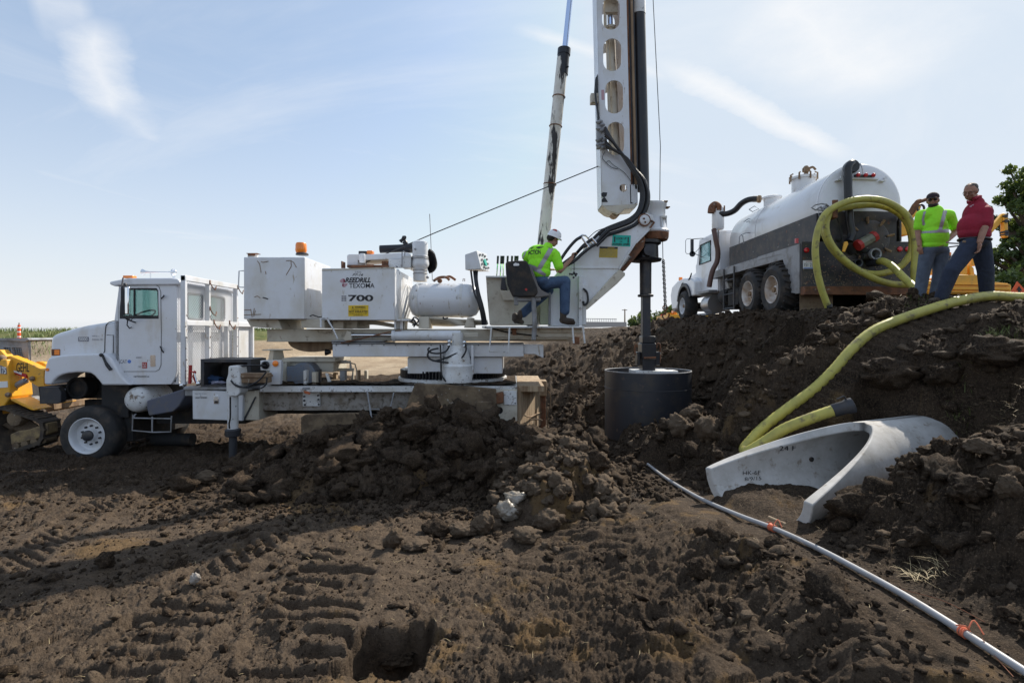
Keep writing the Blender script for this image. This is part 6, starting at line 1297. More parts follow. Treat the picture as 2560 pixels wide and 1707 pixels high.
# ---- cab and hood (its left side and back show)
x0_, x1_ = 6.38, 8.42
def side(pts, x, t=.05):
    n_ = len(pts); g.add([Vector((x, a, b)) for a, b in pts]+[Vector((x+t, a, b)) for a, b in pts], [tuple(range(n_)), tuple(range(2*n_-1, n_-1, -1))]+[(i, i+n_, (i+1)%n_+n_, (i+1)%n_) for i in range(n_)])
def xp(xpix, ypix, x):     # S5 pixel -> (y, z) on the plane x
    u, v = px('S5', xpix, ypix); d = x*F/(u-CX); return (d, EZ-(v-HY)*d/F)
cabs = [xp(a, b, x0_) for a, b in ((425,700),(350,725),(345,895),(330,905),(322,1160),(395,1150),(425,1000))]
g = MB(); yb0, zt0 = cabs[0]; yf = cabs[2][0]
g.plate([(16.35,3.75),(16.35,5.52),(16.6,5.62),(18.0,5.60),(18.25,4.85),(18.35,4.80),(18.35,3.75)], [[(16.95,4.78),(17.95,4.78),(17.88,5.42),(16.95,5.42)]], lambda a, b, c: Vector((x0_+c, a, b)), 0, .05)
g.plate([(16.35,3.75),(16.35,5.52),(16.6,5.62),(18.0,5.60),(18.25,4.85),(18.35,4.80),(18.35,3.75)], [[(16.95,4.78),(17.95,4.78),(17.88,5.42),(16.95,5.42)]], lambda a, b, c: Vector((x1_+c, a, b)), -.05, 0)
g.box(x0_+.04, x1_-.04, 16.33, 16.38, 3.75, 5.56); g.box(x0_+.02, x1_-.02, 16.38, 18.05, 5.56, 5.64); g.box(x0_+.05, x1_-.05, 18.3, 18.36, 3.75, 4.8); g.box(x0_+.05, x1_-.05, 16.4, 18.3, 3.75, 3.8)
vc = g.build('cab', C_, vac, bevel=.03)
g = MB(); g.plate([(16.95,4.78),(17.95,4.78),(17.88,5.42),(16.95,5.42)], [], lambda a, b, c: Vector((x0_+.02+c, a, b)), 0, .01); g.build('side_window', M['clear'], vc, smooth=0)
g = MB(); g.tube([Vector((x0_-.005, a, b)) for a, b in ((16.95,4.78),(17.95,4.78),(17.88,5.42),(16.95,5.42))], .022, 6, closed=True); g.build('window_seal', M['hose'], vc)
g = MB(); g.plate([(16.95,4.78),(17.95,4.78),(17.88,5.42),(16.95,5.42)], [], lambda a, b, c: Vector((x1_-.03+c, a, b)), 0, .01); g.build('side_window', M['clear'], vc, smooth=0)
g = MB(); g.box(x0_+.1,x1_-.1,18.02,18.24,4.82,4.84); g.add([Vector((x0_+.06,18.0,5.57)), Vector((x1_-.06,18.0,5.57)), Vector((x1_-.06,18.25,4.85)), Vector((x0_+.06,18.25,4.85))], [(0,1,2,3)]); g.build('windshield', M['clear'], vc, smooth=0)
g = MB(); g.box(x0_+.3,x0_+.4,17.0,17.1,5.63,5.72); g.box(x0_+.75,x0_+.85,17.0,17.1,5.63,5.72); g.build('roof_marker_lamp', M['orange'], vc, bevel=.01)
g = MB(); hp = [(18.36,4.80),(19.2,4.62),(20.2,4.48),(20.5,4.30),(20.55,3.9),(18.36,3.9)]
side(hp, x0_+.22, x1_-x0_-.44); vh = g.build('hood', C_, vac, bevel=.10, seg=4)
g = MB(); c_y = 18.75; fp = [(17.7,3.95)]+[(c_y+.80*math.cos(a), VG+.55+.80*math.sin(a)) for a in np.linspace(R(155), R(20), 10)]+[(19.75,3.3),(20.2,3.3),(20.45,3.9),(20.3,4.28),(19.6,4.42),(18.9,4.45),(18.2,4.40),(17.8,4.3)]
fp = [(17.75,3.72)]+[(c_y+.72*math.cos(a), VG+.60+.72*math.sin(a)) for a in np.linspace(R(160), R(12), 10)]+[(19.7,3.35),(20.25,3.35),(20.45,3.9),(20.25,4.22),(19.6,4.38),(18.9,4.42),(18.1,4.34),(17.75,4.2)]
side(fp, x0_-.25, .6); side(fp, x1_-.35, .6); g.build('front_fender', C_, vac, bevel=.05, seg=3)
g = MB(); ar = [(c_y+.76*math.cos(a), VG+.60+.76*math.sin(a)) for a in np.linspace(R(160), R(12), 12)]; ai = [(c_y+.64*math.cos(a), VG+.60+.64*math.sin(a)) for a in np.linspace(R(12), R(160), 12)]; side(ar+ai, x0_-.30, .16); g.build('fender_trim', M['dgrey'], vac, bevel=.01)
g = MB(); g.box(x0_-.05,x1_+.05,20.5,20.75,3.3,3.65); g.build('front_bumper', M['grey'], vac, bevel=.03)
g = MB(); g.box(x0_-.20, x0_-.08, 19.5, 19.6, 4.40, 4.52); g.build('fender_lamp', M['orange'], vac, bevel=.01)
g = MB()
for pts in (((18.0,4.5),(18.1,4.38),(18.3,4.3)), ((18.9,4.25),(19.05,4.2)), ((19.1,4.1),(19.2,3.95))): g.tube([Vector((x0_-.26, a, b)) for a, b in pts], [.02,.03,.02][:len(pts)], 6)
g.build('hood_latch', M['hose'], vac)
# mirror
g = MB(); q = [P('S5', x, y, 17.9) for x, y in ((228,742),(250,742),(250,872),(228,872))]; g.box(q[0].x, q[1].x, 17.85, 17.95, q[2].z, q[0].z); g.lathe([(.10,0),(.10,.03),(.001,.05)], P('S5', 243, 868, 17.85), 'y', 18); vm = g.build('mirror', M['dgrey'], vac, bevel=.008)
g = MB(); g.tube([P('S5', x, y, 17.9) for x, y in ((228,738),(195,742),(184,755),(184,855),(195,868),(228,868))], .01, 6); g.tube([P('S5', 250,742,17.9), P('S5', 345,735,17.7)], .014, 6); g.tube([P('S5', 265,860,17.9), P('S5', 350,765,17.7)], .01, 6); g.tube([P('S5', 265,868,17.9), P('S5', 350,905,17.7)], .014, 6); g.build('mirror_bracket', M['grey'], vm)
# crusted splatter on the tail: small raised flecks
g = MB(); r5 = np.random.RandomState(4); 
V_ = []; F_ = []; b = 0
for k in range(420):
    a, b2 = r5.uniform(6.2, 8.6), 3.46+abs(r5.normal())*.42
    if b2 > 4.38: continue
    p_, f_ = PROTO[2][r5.randint(14)]; s_ = r5.uniform(.005,.016); V_.append(p_*np.array([s_,.004,s_*1.3])+np.array([a-7.3, 11.237-14.5, b2-2.8])); F_.append(f_+b); b += len(p_)
o = tri_mesh('dried_splashes', np.concatenate(V_), np.concatenate(F_), [M['tan']]); o.parent = tp; o['kind'] = 'stuff'

# ================================================================ COILED HOSE hanging on the truck
HR = .066
def hose_mesh(name, pts, r, material, parent=None, n=14, ridge=.0):
    g = MB()
    P_ = [Vector(p) for p in pts]; out_ = [P_[0]]
    step = .024 if ridge else .05
    acc_ = 0; prev = P_[0]
    for p in P_[1:]:
        L = (p-prev).length
        if L < 1e-5: continue
        k = max(1, int(L/step))
        for i in range(1, k+1): out_.append(prev.lerp(p, i/k))
        prev = p
    rad = [r+(ridge if i % 2 else 0) for i in range(len(out_))]
    g.tube(out_, rad, n); return g.build(name, material, parent, smooth=80)
def h7(pts, d0, d1=None):
    n_ = len(pts); d1 = d0 if d1 is None else d1
    return spline([P('A7', x, y, d0+(d1-d0)*i/(n_-1)) for i, (x, y) in enumerate(pts)], 10)
cp_ = [(415,1325),(375,1220),(335,1100),(300,960),(278,820),(268,660),(285,500),(330,350),(400,240),(520,160),(680,100),(860,80),(1040,100),(1180,160),(1300,250),(1380,380),(1420,560),(1420,760),(1410,920),(1415,1040),(1400,1070)]
c2_ = [(1400,1068),(1280,1070),(1150,1060),(1000,1020),(850,950),(700,860),(560,740),(450,600),(395,450),(400,330),(450,240),(560,190),(740,160),(950,150),(1130,190),(1260,270),(1350,400),(1385,560),(1370,700),(1300,810),(1200,890),(1080,930),(950,945),(820,925),(700,870),(560,760),(440,620),(375,470),(380,330),(450,225),(600,150),(800,115),(1000,125)]
hs_ = hose_mesh('coiled_hose', h7(cp_, 10.60, 10.55), HR, M['hosey'], None, ridge=.0)
tag(hs_, 'thick yellow suction hose looped over the hooks on the tank truck tail', 'hose')
hc = hose_mesh('hose_loop', h7(c2_, 10.72, 10.95), HR, M['hosey'], None)
hc.parent = hs_; hc.location = hc.location-hs_.location
g = MB(); g.cyl(P('A7', 425,1330,10.6), P('A7',412,1300,10.6), HR*1.15, None, 14); g.tube([P('A7',430,1335,10.6), P('A7',470,1330,10.55)], .03, 6); q = g.build('hose_coupling', M['dgrey'], hs_)
# ================================================================ DISCHARGE HOSE: port -> over the crest -> down to the culvert
run3 = [Vector(p) for p in HOSE]
kink = [HOSE2[0], HOSE2[1], HOSE2[2]]
back = [P('A7', 1000,800,11.0), P('A7', 1060,800,10.75), P('A7', 1160,860,10.5), P('A7', 1290,990,10.1), P('A7', 1420,1110,9.7), Vector((7.30,9.45,3.03)), Vector((7.75,9.05,3.02)), Vector((8.10,8.5,3.0)), Vector((8.05,7.95,2.98))]
full = spline(back+run3[:-1], 10) + spline(run3[-2:]+HOSE2[1:], 8)[8:]
dh = hose_mesh('suction_hose', full, .066, M['hosey'], None, ridge=.0035)
tag(dh, None, "hose")
dh['label'] = 'long ribbed yellow suction hose running down the bank and folded beside the culvert end'
e0, e1 = HOSE2[-2], HOSE2[-1]; dv = (e1-e0).normalized()
g = MB(); g.lathe([(.070,-.16),(.078,-.15),(.080,-.02),(.090,0),(.092,.07),(.078,.075),(.066,.06),(.060,-.1)], e1, dv, 24, caps=False); g.lathe([(.06,-.09),(.06,-.1)], e1, dv, 20); g.tube([e1+Vector((0,0,.08)), e1+Vector((-.05,-.02,.13)), e1+Vector((-.12,0,.09))], .012, 6); g.build('hose_coupling', M['dgrey'], dh, smooth=50)
# ================================================================ CONCRETE CULVERT END SECTION
Lc = AXW.length; ca = AXW.normalized(); sd = Vector((-ca.y, ca.x, 0)).normalized(); upv = ca.cross(sd).normalized()
if upv.z < 0: upv = -upv
if sd.y < 0: sd = -sd
def cul(t, s, off, RI=.35, wall=.10):
    """t 0 open end .. 1 buried end, s -1..1 round the section, off 0 inside / 1 outside"""
    k = min(max(t/.60, 0), 1); phi = math.acos(max(-1, -(-.10+1.10*k**.9)))
    fl = 1+.72*(1-k)**1.2; a = s*phi; r = RI+wall*off
    sn_ = math.sin(a); xx_ = math.copysign(abs(sn_)**(.5+.5*k), sn_)*(RI*fl+wall*off); zz_ = -math.cos(a)*r
    if k < .999:                       # side walls stand up straight towards the open end
        w_ = (1-k); q = abs(a)/phi
        if abs(a) > R(60): pass
    c = CUL0+AXW*t; p = c+sd*xx_+upv*zz_
    return p
g = MB(); nt_, ns_ = 60, 48; vs = []; fs = []
ts = [i/nt_ for i in range(nt_+1)]
for off in (0, 1):
    for t in ts:
        for j in range(ns_+1): vs.append(cul(t, -1+2*j/ns_, off))
K = ns_+1; T = len(ts)*K
for i in range(nt_):
    for j in range(ns_):
        fs.append((i*K+j, i*K+j+1, (i+1)*K+j+1, (i+1)*K+j)); fs.append((T+i*K+j, T+(i+1)*K+j, T+(i+1)*K+j+1, T+i*K+j+1))
for i in range(nt_):
    for j in (0, ns_): fs.append((i*K+j, (i+1)*K+j, T+(i+1)*K+j, T+i*K+j))
for i in (0, nt_):
    for j in range(ns_): fs.append((i*K+j, i*K+j+1, T+i*K+j+1, T+i*K+j))
g.add(vs, fs); cul_o = g.build('culvert_end_section', M['conc'], None, smooth=50, bevel=.012)
tag(cul_o, 'pale flared concrete culvert end half buried in the bank', 'culvert end')
def culmark(s_, t0, t1, sv, z0, z1, m_, dz=.005):
    """stencilled writing on the inner face of the far wall"""
    a = cul(t0, sv, 0); b = cul(t1, sv, 0); xd = (b-a); W = xd.length; o = a+Vector((0,0,0)); txt(s_, 'S', (0,0,1,1), 1, m_, cul_o, plane=(o, xd, Vector((0,0,1)), W, z1), off=dz, name='stencilled_mark')
va = cul(.12, .78, 0); n_in = -sd
def mark(s_, t0, t1, zlow, h, m_):
    def at(t):
        best = min((cul(t, .3+.7*i/80, 0) for i in range(81)), key=lambda p: abs(p.z-zlow)); return best
    a = at(t0); b = at(t1); a -= sd*.02; b -= sd*.02
    txt(s_, 'S', (0,0,1,1), 1, m_, cul_o, plane=(a, b-a, (0,0,1), (b-a).length, h), off=.004, name='stencilled_mark')
mark('HK-6F', .13, .21, CUL0.z-.11, .045, M['ink']); mark('8/9/15', .13, .205, CUL0.z-.165, .04, M['ink'])
a = (cul(.30, 1, 0)+cul(.30, 1, 1))/2; b = (cul(.38, 1, 0)+cul(.38, 1, 1))/2
mark('24 F', .30, .38, cul(.34, 1, 0).z-.075, .055, M['ink'])
g = MB(); q = cul(.47, .62, 0); g.lathe([(.028,-.006),(.028,.012),(.001,.012)], q-sd*.002, -sd, 14); g.build('lifting_hole', M['under'], cul_o)
# ================================================================ GREY CONDUIT with orange tape
pp = spline(PIPE, 8); g = MB(); g.tube(pp, .0215, 14); pv = g.build('plastic_conduit', M['pvc'], None); tag(pv, 'long grey plastic conduit lying across the dirt in the right foreground', 'conduit')
tape = mat('orange_tape', (.75,.20,.10), .6)
def nearest(u_, v_):
    best = min(range(len(pp)), key=lambda i: abs(CX+pp[i].x/pp[i].y*F-u_)); return best
for u_, n_, r in ((1932, 5, .032), (2415, 3, .028)):
    i = nearest(u_, 0); p = pp[i]; dd_ = (pp[i+1]-pp[i-1]).normalized(); g = MB()
    for k in range(n_): g.torus(p+dd_*(k*.014-.03), r-.003, .005, axis=dd_+Vector((.1*(k%2),0,.1)), n=16, m=5)
    g.tube(spline([p+Vector((0,-.02,.03)), p+Vector((-.03,-.03,.06)), p+Vector((-.06,0,.05))], 4), .004, 5); g.tube(spline([p+Vector((.01,0,.03)), p+Vector((.05,.01,.07)), p+Vector((.06,-.04,.02))], 4), .004, 5)
    g.build('orange_tape', tape, pv)
tw = mat('twine', (.30,.12,.06), .8)
for (pts) in (((3.6,None),),):
    i = nearest(2150, 0); p = pp[i]; i2 = nearest(2440, 0); p2 = pp[i2]; g = MB()
    g.tube(spline([p+Vector((0,0,-.02)), Vector((p.x+.06,p.y-.25,zat(p.x+.06,p.y-.25)+.03)), Vector((p.x+.22,p.y-.42,zat(p.x+.22,p.y-.42)+.03)), Vector((p.x+.30,p.y-.62,zat(p.x+.3,p.y-.62)+.01))], 6), .0022, 5)
    g.tube(spline([p2+Vector((0,0,.03)), Vector((p2.x-.01,p2.y-.08,zat(p2.x-.01,p2.y-.08)+.03)), Vector((p2.x-.04,p2.y-.22,zat(p2.x-.04,p2.y-.22)+.01))], 6), .0022, 5); g.build('loose_twine', tw, pv)
st = P('S7', 790, 1285, 4.95); en_ = P('S7', 895, 1335, 4.75); g = MB(); z1 = zat(st.x, st.y); g.tube([Vector((st.x,st.y,zat(st.x,st.y)+.05)), Vector((en_.x,en_.y,zat(en_.x,en_.y)+.03))], .014, 8); o = g.build('wooden_stick', M['wood'], None); tag(o, 'short pale stick lying under the taped joint of the grey conduit', 'stick')
# ================================================================ LARGE CLODS, each its own thing
def clod(u, v, w_, h_, seed, label, m_=None, blocky=.5, sink=.25, d=None, sub=4, name='soil_clod', grp=None, dep=.8):
    uu, vv = px('G', u, v+h_/2*.7); p = ray(uu, vv, 2.3, 20)
    if d: p = P('G', u, v+h_/2*.7, d)
    dd_ = p.y; W2 = w_*1.0884*dd_/F/2; H2 = h_*1.0884*dd_/F/2; V, Fc = clod_shape(seed, sub, blocky); mxs = np.abs(V).max(0)
    V = V/mxs*np.array([W2, W2*dep, H2]); c = np.array([p.x, p.y+W2*.4, p.z+H2*(.9-sink)])
    o = tri_mesh(name, V, Fc, [m_ or CLOD]); o.location = c; tag(o, label, 'soil clod', grp or 'large clods of soil'); return o
wetc = mat('wet_clay', (.20,.17,.13), .33, layers=(((.34,.31,.27), 6, .45, .6, None, .22), ((.10,.07,.045), 9, .55, .7, None, .8)), bump=(14,.8,.02))
clod(2040, 1205, 270, 165, 11, 'huge dark sod block leaning on the near side of the concrete culvert end', blocky=.9, d=4.3, dep=.5, sink=.0)
clod(1640, 990, 84, 74, 12, 'big light brown clod at the right foot of the auger bucket', CLODL, .9)
clod(1572, 985, 78, 66, 13, 'rounded clod wedged between the auger bucket and the bigger light brown clod', CLODL, .5)
clod(1600, 952, 66, 46, 14, 'lumpy clod on top of the pair at the right foot of the auger bucket', CLODL, .6)
clod(1370, 1056, 70, 56, 15, 'smooth rounded boulder of soil left below the auger bucket', CLOD, .3)
clod(1166, 1184, 62, 62, 16, 'shiny wet grey clay lump glinting in the sun beside the spoil heap', wetc, .8, sink=.1)
clod(1185, 1150, 60, 34, 17, 'flat wet clay lump just behind the shiny grey one', wetc, .5, sink=.2)
clod(903, 1240, 52, 56, 18, 'upright clod at the left end of the foreground row of clods', CLODL, .8, sink=.15)
clod(955, 1258, 70, 30, 19, 'low flat clod lying against the upright clod at the left of the row', CLODL, .3)
clod(1000, 1218, 74, 50, 20, 'dark crumbly clod in the middle of the foreground row of clods', CLOD, .3)
clod(1062, 1222, 80, 44, 21, 'wedge shaped clod right of the dark crumbly clod in the row', CLODL, .8)
clod(1104, 1205, 64, 66, 22, 'tall brown clod at the right of the foreground row, beside the wet clay lump', CLODL, .5)
clod(1210, 1235, 76, 40, 23, 'broad low clod in front of the wet clay lump', CLODL, .3)
clod(1260, 1200, 90, 60, 24, 'crumbly brown mound of soil right of the wet clay lump', CLODL, .2)
clod(1608, 1314, 66, 58, 25, 'black lumpy clod standing alone on flat ground left of the conduit', CLOD, .6, sink=.15)
clod(2245, 1125, 120, 76, 26, 'wide dark clod on the slope right of the huge sod block', CLOD, .6)
clod(2330, 1130, 60, 66, 27, 'pale brown clod at the right edge of the picture', CLODL, .7)
clod(2078, 860, 180, 84, 28, 'broad dark sod slab on the bank just right of the sloping yellow hose', CLOD, .8)
clod(2190, 868, 110, 74, 29, 'rounded dark clod right of the broad sod slab on the bank', CLOD, .3)
clod(2310, 812, 180, 90, 30, 'grass topped sod lump high on the bank near the right edge', CLOD, .8)
clod(2270, 1035, 90, 50, 31, 'crumbling clod on the slope above the buried end of the culvert', CLODL, .5)
clod(2120, 1240, 80, 50, 33, 'clod under the right end of the huge sod block', CLOD, .5)
clod(445, 1338, 26, 34, 36, 'small pale upright stone in the shadow at left', mat('pale_stone', (.30,.27,.24), .8, bump=(30,.4,.01)), .9, sink=.1)
clod(905, 1525, 90, 44, 37, 'loose clod lying in the bottom of the square pit', CLOD, .4)
clod(235, 1292, 44, 40, 38, 'lone dark clod on the tan ground at far left', CLOD, .6, sink=.15)
clod(468, 1096, 60, 34, 39, 'low clod beside the foot of the outrigger leg', CLODL, .6)
# ================================================================ GRASS, STRAW
def blades(name, spots, n, hgt, m_, seed, lean=.5, wd=.004, flat=False):
    r = np.random.RandomState(seed); V = []; Fs = []; b = 0
    for (cx_, cy_, rad) in spots:
        ang = r.uniform(0, 6.28, n); rr_ = rad*np.sqrt(r.rand(n)); X = cx_+rr_*np.cos(ang); Y = cy_+rr_*np.sin(ang); Z = terrain(X, Y)
        for x, y, z in zip(X, Y, Z):
            a = r.uniform(0, 6.28); h = hgt*r.uniform(.5, 1.2); l = h*r.uniform(.2, lean*2); dx, dy = math.cos(a), math.sin(a); w_ = wd*r.uniform(.6, 1.4)
            if flat:
                z += .012; p0 = np.array([x, y, z]); p2 = p0+np.array([dx*h, dy*h, r.uniform(0, .25)*h]); p1 = (p0+p2)/2+np.array([0,0,.1*h])
            else:
                p0 = np.array([x, y, z-.01]); p1 = p0+np.array([dx*l*.35, dy*l*.35, h*.6]); p2 = p0+np.array([dx*l, dy*l, h])
            s_ = np.array([-dy, dx, 0])*w_
            V += [p0-s_, p0+s_, p1+s_*.7, p1-s_*.7, p2+s_*.1, p2-s_*.1]; Fs += [[b,b+1,b+2,b+3],[b+3,b+2,b+4,b+5]]; b += 6
    return tag(tri_mesh(name, np.array(V), np.array(Fs), [m_]), kind='stuff')
grn = mat('grass_blade', (.13,.17,.04), .6); strw = mat('dry_straw', (.42,.33,.18), .7); root = mat('root_fibre', (.22,.15,.09), .8)
sp = []
for u, v in ((2310,770),(2330,785),(2290,780),(2200,945),(2100,700)):
    uu, vv = px('G', u, v); q = ray(uu, vv, 2.5, 12); sp.append((q.x, q.y, .16))
blades('grass_tuft', sp, 60, .10, grn, 3, .6, .0025)
sp = []
for u, v, r_k in ((2230,915,.22),(2300,920,.25),(2170,900,.2),(2130,1320,.12),(1760,820,.2),(2330,945,.2),(1900,960,.15),(1930,965,.12),(2200,960,.15),(2060,700,.3)):
    uu, vv = px('G', u, v); q = ray(uu, vv, 2.5, 12); sp.append((q.x, q.y, r_k))
blades('dry_straw', sp, 70, .16, strw, 4, .9, .0018, True)
sp = [(r_.uniform(-4, 3.5), r_.uniform(2.4, 6.5), .8) for k in range(60)]
blades('scattered_straw', sp, 7, .06, strw, 5, .9, .0013, True)
sp = [(r_.uniform(1.6, 6), r_.uniform(3, 9), .7) for k in range(50)]
blades('root_fibres', sp, 14, .11, root, 6, .9, .0012, True)
# far field of weeds on top of the left embankment
sp = [(r_.uniform(-75, -26), r_.uniform(43, 60), 1.6) for k in range(420)]
blades('field_weeds', sp, 16, .42, grn, 7, .5, .025)
# ================================================================ COMPACT TRACK LOADER at the left edge
ld = empty('track_loader', (-9.0, 11.4, 0), 'yellow compact track loader standing in front of the truck at the left edge', 'track loader')
YM = M['yellow']; DL = 10.6
g = MB(); g.prism('A4', [(-140,330),(0,335),(70,410),(110,400),(340,490),(420,530),(488,560),(488,735),(560,728),(585,745),(440,755),(330,690),(300,610),(90,545),(60,480),(-140,420)], DL, .18)
la = g.build('lift_arm', YM, ld, bevel=.012)
g = MB(); n0 = len(g.v); g.prism('A4', [(-140,330),(0,335),(70,410),(340,490),(488,560),(488,735),(440,755),(330,690),(300,610),(60,480),(-140,420)], DL, .18); shift(g, n0, 1.5); g.build('lift_arm', YM, ld, bevel=.012)
g = MB(); g.prism('A4', [(375,480),(420,462),(470,470),(500,486),(480,560),(430,535),(395,520)], DL+.25, .12); g.build('arm_bracket', YM, la, bevel=.01)
txt('GEHL', 'A4', (185,478,330,582), DL, M['ink'], la, bold=.01); 
g = MB(); g.prism('A4', [(90,535),(298,608),(290,650),(95,575)], DL+.01, .1); rd = g.build('red_band', mat('red_band_paint', (.5,.02,.03), .4), la, bevel=.006)
g = MB(); g.prism('A4', [(148,556),(243,588),(240,612),(146,580)], DL+.004, .008); g.build('white_band', M['wht'], la, smooth=0)
g = MB(); g.prism('A4', [(-140,440),(70,440),(95,640),(118,860),(60,940),(25,1010),(5,1200),(-140,1300)], DL-.12, .5); sb2 = g.build('side_body', YM, ld, bevel=.02)
g = MB(); g.prism('A4', [(0,505),(68,535),(72,605),(0,600)], DL-.13, .01); g.build('grey_decal', M['inkf'], sb2, smooth=0); txt('175', 'A4', (2,525,70,602), DL-.135, M['wht'], sb2, bold=.02)
g = MB(); g.prism('A4', [(-20,688),(82,684),(86,752),(-20,760)], DL-.13, .01); g.build('white_decal', M['wht'], sb2, smooth=0)
g = MB(); g.prism('A4', [(110,880),(150,880),(390,1000),(385,1015),(340,1005),(130,905)], DL-.1, .4); g.build('track_fender', YM, ld, bevel=.01)
g = MB(); g.ball(P('A4', 362, 655, DL-.02), .05, 10, 8); g.ball(P('A4', 20, 440, DL-.05), .09, 10, 8); g.ball(P('A4', 90, 835, DL-.13), .05, 10, 8); g.build('pivot_pin', M['brown'], la)
g = MB(); g.cyl(P('A4', 115,770,DL+.05), P('A4', 290,675,DL+.05), .06, None, 14); lc = g.build('lift_cylinder', M['grey'], ld); g = MB(); g.cyl(P('A4', 285,678,DL+.05), P('A4', 315,660,DL+.05), .03, None, 12); g.build('cylinder_rod', M['rod'], lc)
# grey cage cab with wire grille
g = MB(); g.pplate('A4', [(-140,215),(275,222),(300,480),(-140,380)], [[(40,305),(115,308),(135,415),(50,385)], [(130,308),(240,312),(265,470),(150,420)]], DL+.35, .05)
g.prism('A4', [(-140,205),(300,200),(328,222),(280,240),(-140,222)], DL+.3, 1.2); g.prism('A4', [(275,225),(318,225),(320,490),(300,490)], DL+.35, .06); g.prism('A4', [(-140,215),(275,222),(300,480),(-140,380)], DL+1.4, .05)
cg_ = g.build('loader_cab', M['grey'], ld, bevel=.01)
g = MB()
for k in range(10): g.tube([P('A4', 30+k*26, 300, DL+.38), P('A4', 60+k*26, 470, DL+.38)], .006, 5)
for k in range(7): g.tube([P('A4', 35, 315+k*22, DL+.385), P('A4', 262, 315+k*24, DL+.385)], .006, 5)
g.build('cab_grille', M['dgrey'], cg_)
g = MB(); g.prism('A4', [(110,600),(310,640),(330,880),(345,960),(120,870)], DL+.4, .6); g.pbox('A4', 120, 560, 330, 700, DL+.5, .5); g.build('engine_frame', M['dgrey'], ld, bevel=.01)
g = MB(); g.prism('A4', [(120,820),(340,880),(345,975),(200,930),(120,870)], DL+.3, .3); g.pbox('A4', 320, 700, 410, 790, DL+.6, .3); g.build('frame_plate', M['grey'], ld, bevel=.01)
# track
g = MB(); tp_ = [(40,975),(120,955),(180,965),(520,1085),(575,1130),(592,1210),(580,1300),(540,1370),(160,1500),(110,1490),(95,1420),(40,1300),(20,1100)]
tw_ = [P('A4', x, y, 0.001+DL-.05) for x, y in tp_]
ti = [P('A4', x, y, DL-.05) for x, y in ((60,1010),(125,990),(175,1000),(505,1120),(540,1150),(552,1215),(542,1285),(515,1335),(165,1455),(130,1445),(120,1400),(70,1290),(55,1120))]
nT = len(tw_); vsA = [Vector((p.x, DL-.25, p.z)) for p in tw_]; vsB = [Vector((p.x, DL+.15, p.z)) for p in tw_]; vsC = [Vector((p.x, DL-.25, p.z)) for p in ti]; vsD = [Vector((p.x, DL+.15, p.z)) for p in ti]
fs = []
for i in range(nT):
    j = (i+1) % nT; fs += [(i, j, nT+j, nT+i), (2*nT+i, 3*nT+i, 3*nT+j, 2*nT+j), (i, 2*nT+i, 2*nT+j, j), (nT+i, nT+j, 3*nT+j, 3*nT+i)]
g.add(vsA+vsB+vsC+vsD, fs)
per = []
for i in range(nT):
    a, b = tw_[i], tw_[(i+1) % nT]; n_ = max(1, int((b-a).length/.09))
    for k in range(n_): per.append((a.lerp(b, k/n_), (b-a).normalized()))
for p, dv in per:
    nn = Vector((dv.z, 0, -dv.x)); q = Vector((p.x, 0, p.z)); g.tube([Vector((q.x, DL-.26, q.z)), Vector((q.x, DL+.16, q.z))], .022, 5)
trk = g.build('rubber_track', mat('muddy_rubber', (.05,.04,.033), .85, layers=(((.12,.09,.06), 6, .45, .7),)), ld, smooth=30)
tf = M['mud']
g = MB(); g.prism('A4', [(110,1280),(200,1240),(300,1230),(420,1190),(525,1150),(535,1270),(480,1310),(200,1385),(120,1395)], DL-.2, .25); g.build('track_frame', mat('muddy_yellow', (.32,.23,.11), .8, layers=(((.14,.10,.065), 6, .4, .62),), bump=(20,.6,.02)), ld, bevel=.02)
g = MB(); g.lathe([(.14,0),(.15,.02),(.15,.25)], P('A4', 155, 1105, DL-.22), 'y', 20); 
g.build('drive_sprocket', tf, ld)
for x in (170, 270, 375, 480): g = MB(); g.lathe([(.07,0),(.07,.25)], P('A4', x, 1412-(x-170)*.23, DL-.2), 'y', 14); g.build('track_roller', tf, ld)
q_ = P('A4', 250, 1180, DL)
V, Fc = clod_shape(70, 4, .3); V = V/np.abs(V).max(0)*np.array([.42,.12,.16]); o = tri_mesh('packed_mud', V+np.array([q_.x-(-9.0), DL-11.4-.05, q_.z-.02]), Fc, [CLODL]); o.parent = ld; o['kind'] = 'stuff'
g = MB(); g.prism('A4', [(596,935),(645,925),(640,985),(600,1020)], 11.5, .5); g.build('bucket_edge', YM, ld, bevel=.01); 
g = MB(); g.prism('A4', [(440,760),(600,935),(600,1010),(520,1030),(430,900)], 11.4, 1.2); g.build('bucket', M['brown'], ld, bevel=.02)
# ================================================================ TRAFFIC MARKER on the field
D_ = 36.0; z = lambda y: P('S1', 0, y, D_).z; c = P('S1', 138, 0, D_); g = MB(); g.lathe([(.17, z(600)), (.10, z(594)), (.09, z(520)), (.075, z(500))], (c.x, D_, 0), 'z', 16)
dr_ = g.build('traffic_marker', mat('marker_orange', (.85,.10,.02), .5), None); tag(dr_, 'orange and white striped traffic marker in front of the distant weeds at far left', 'traffic marker')
g = MB(); 
for y in (514, 545, 580): g.lathe([(.001+.094+(y-520)*.0001, z(y+10)), (.001+.093+(y-520)*.0001, z(y))], (c.x, D_, 0), 'z', 16, caps=False)
g.build('white_band', M['wht'], dr_); g = MB(); g.lathe([(.03, z(505)), (.03, z(485)), (.001, z(484))], (c.x, D_, 0), 'z', 8); g.build('handle', M['rust'], dr_)
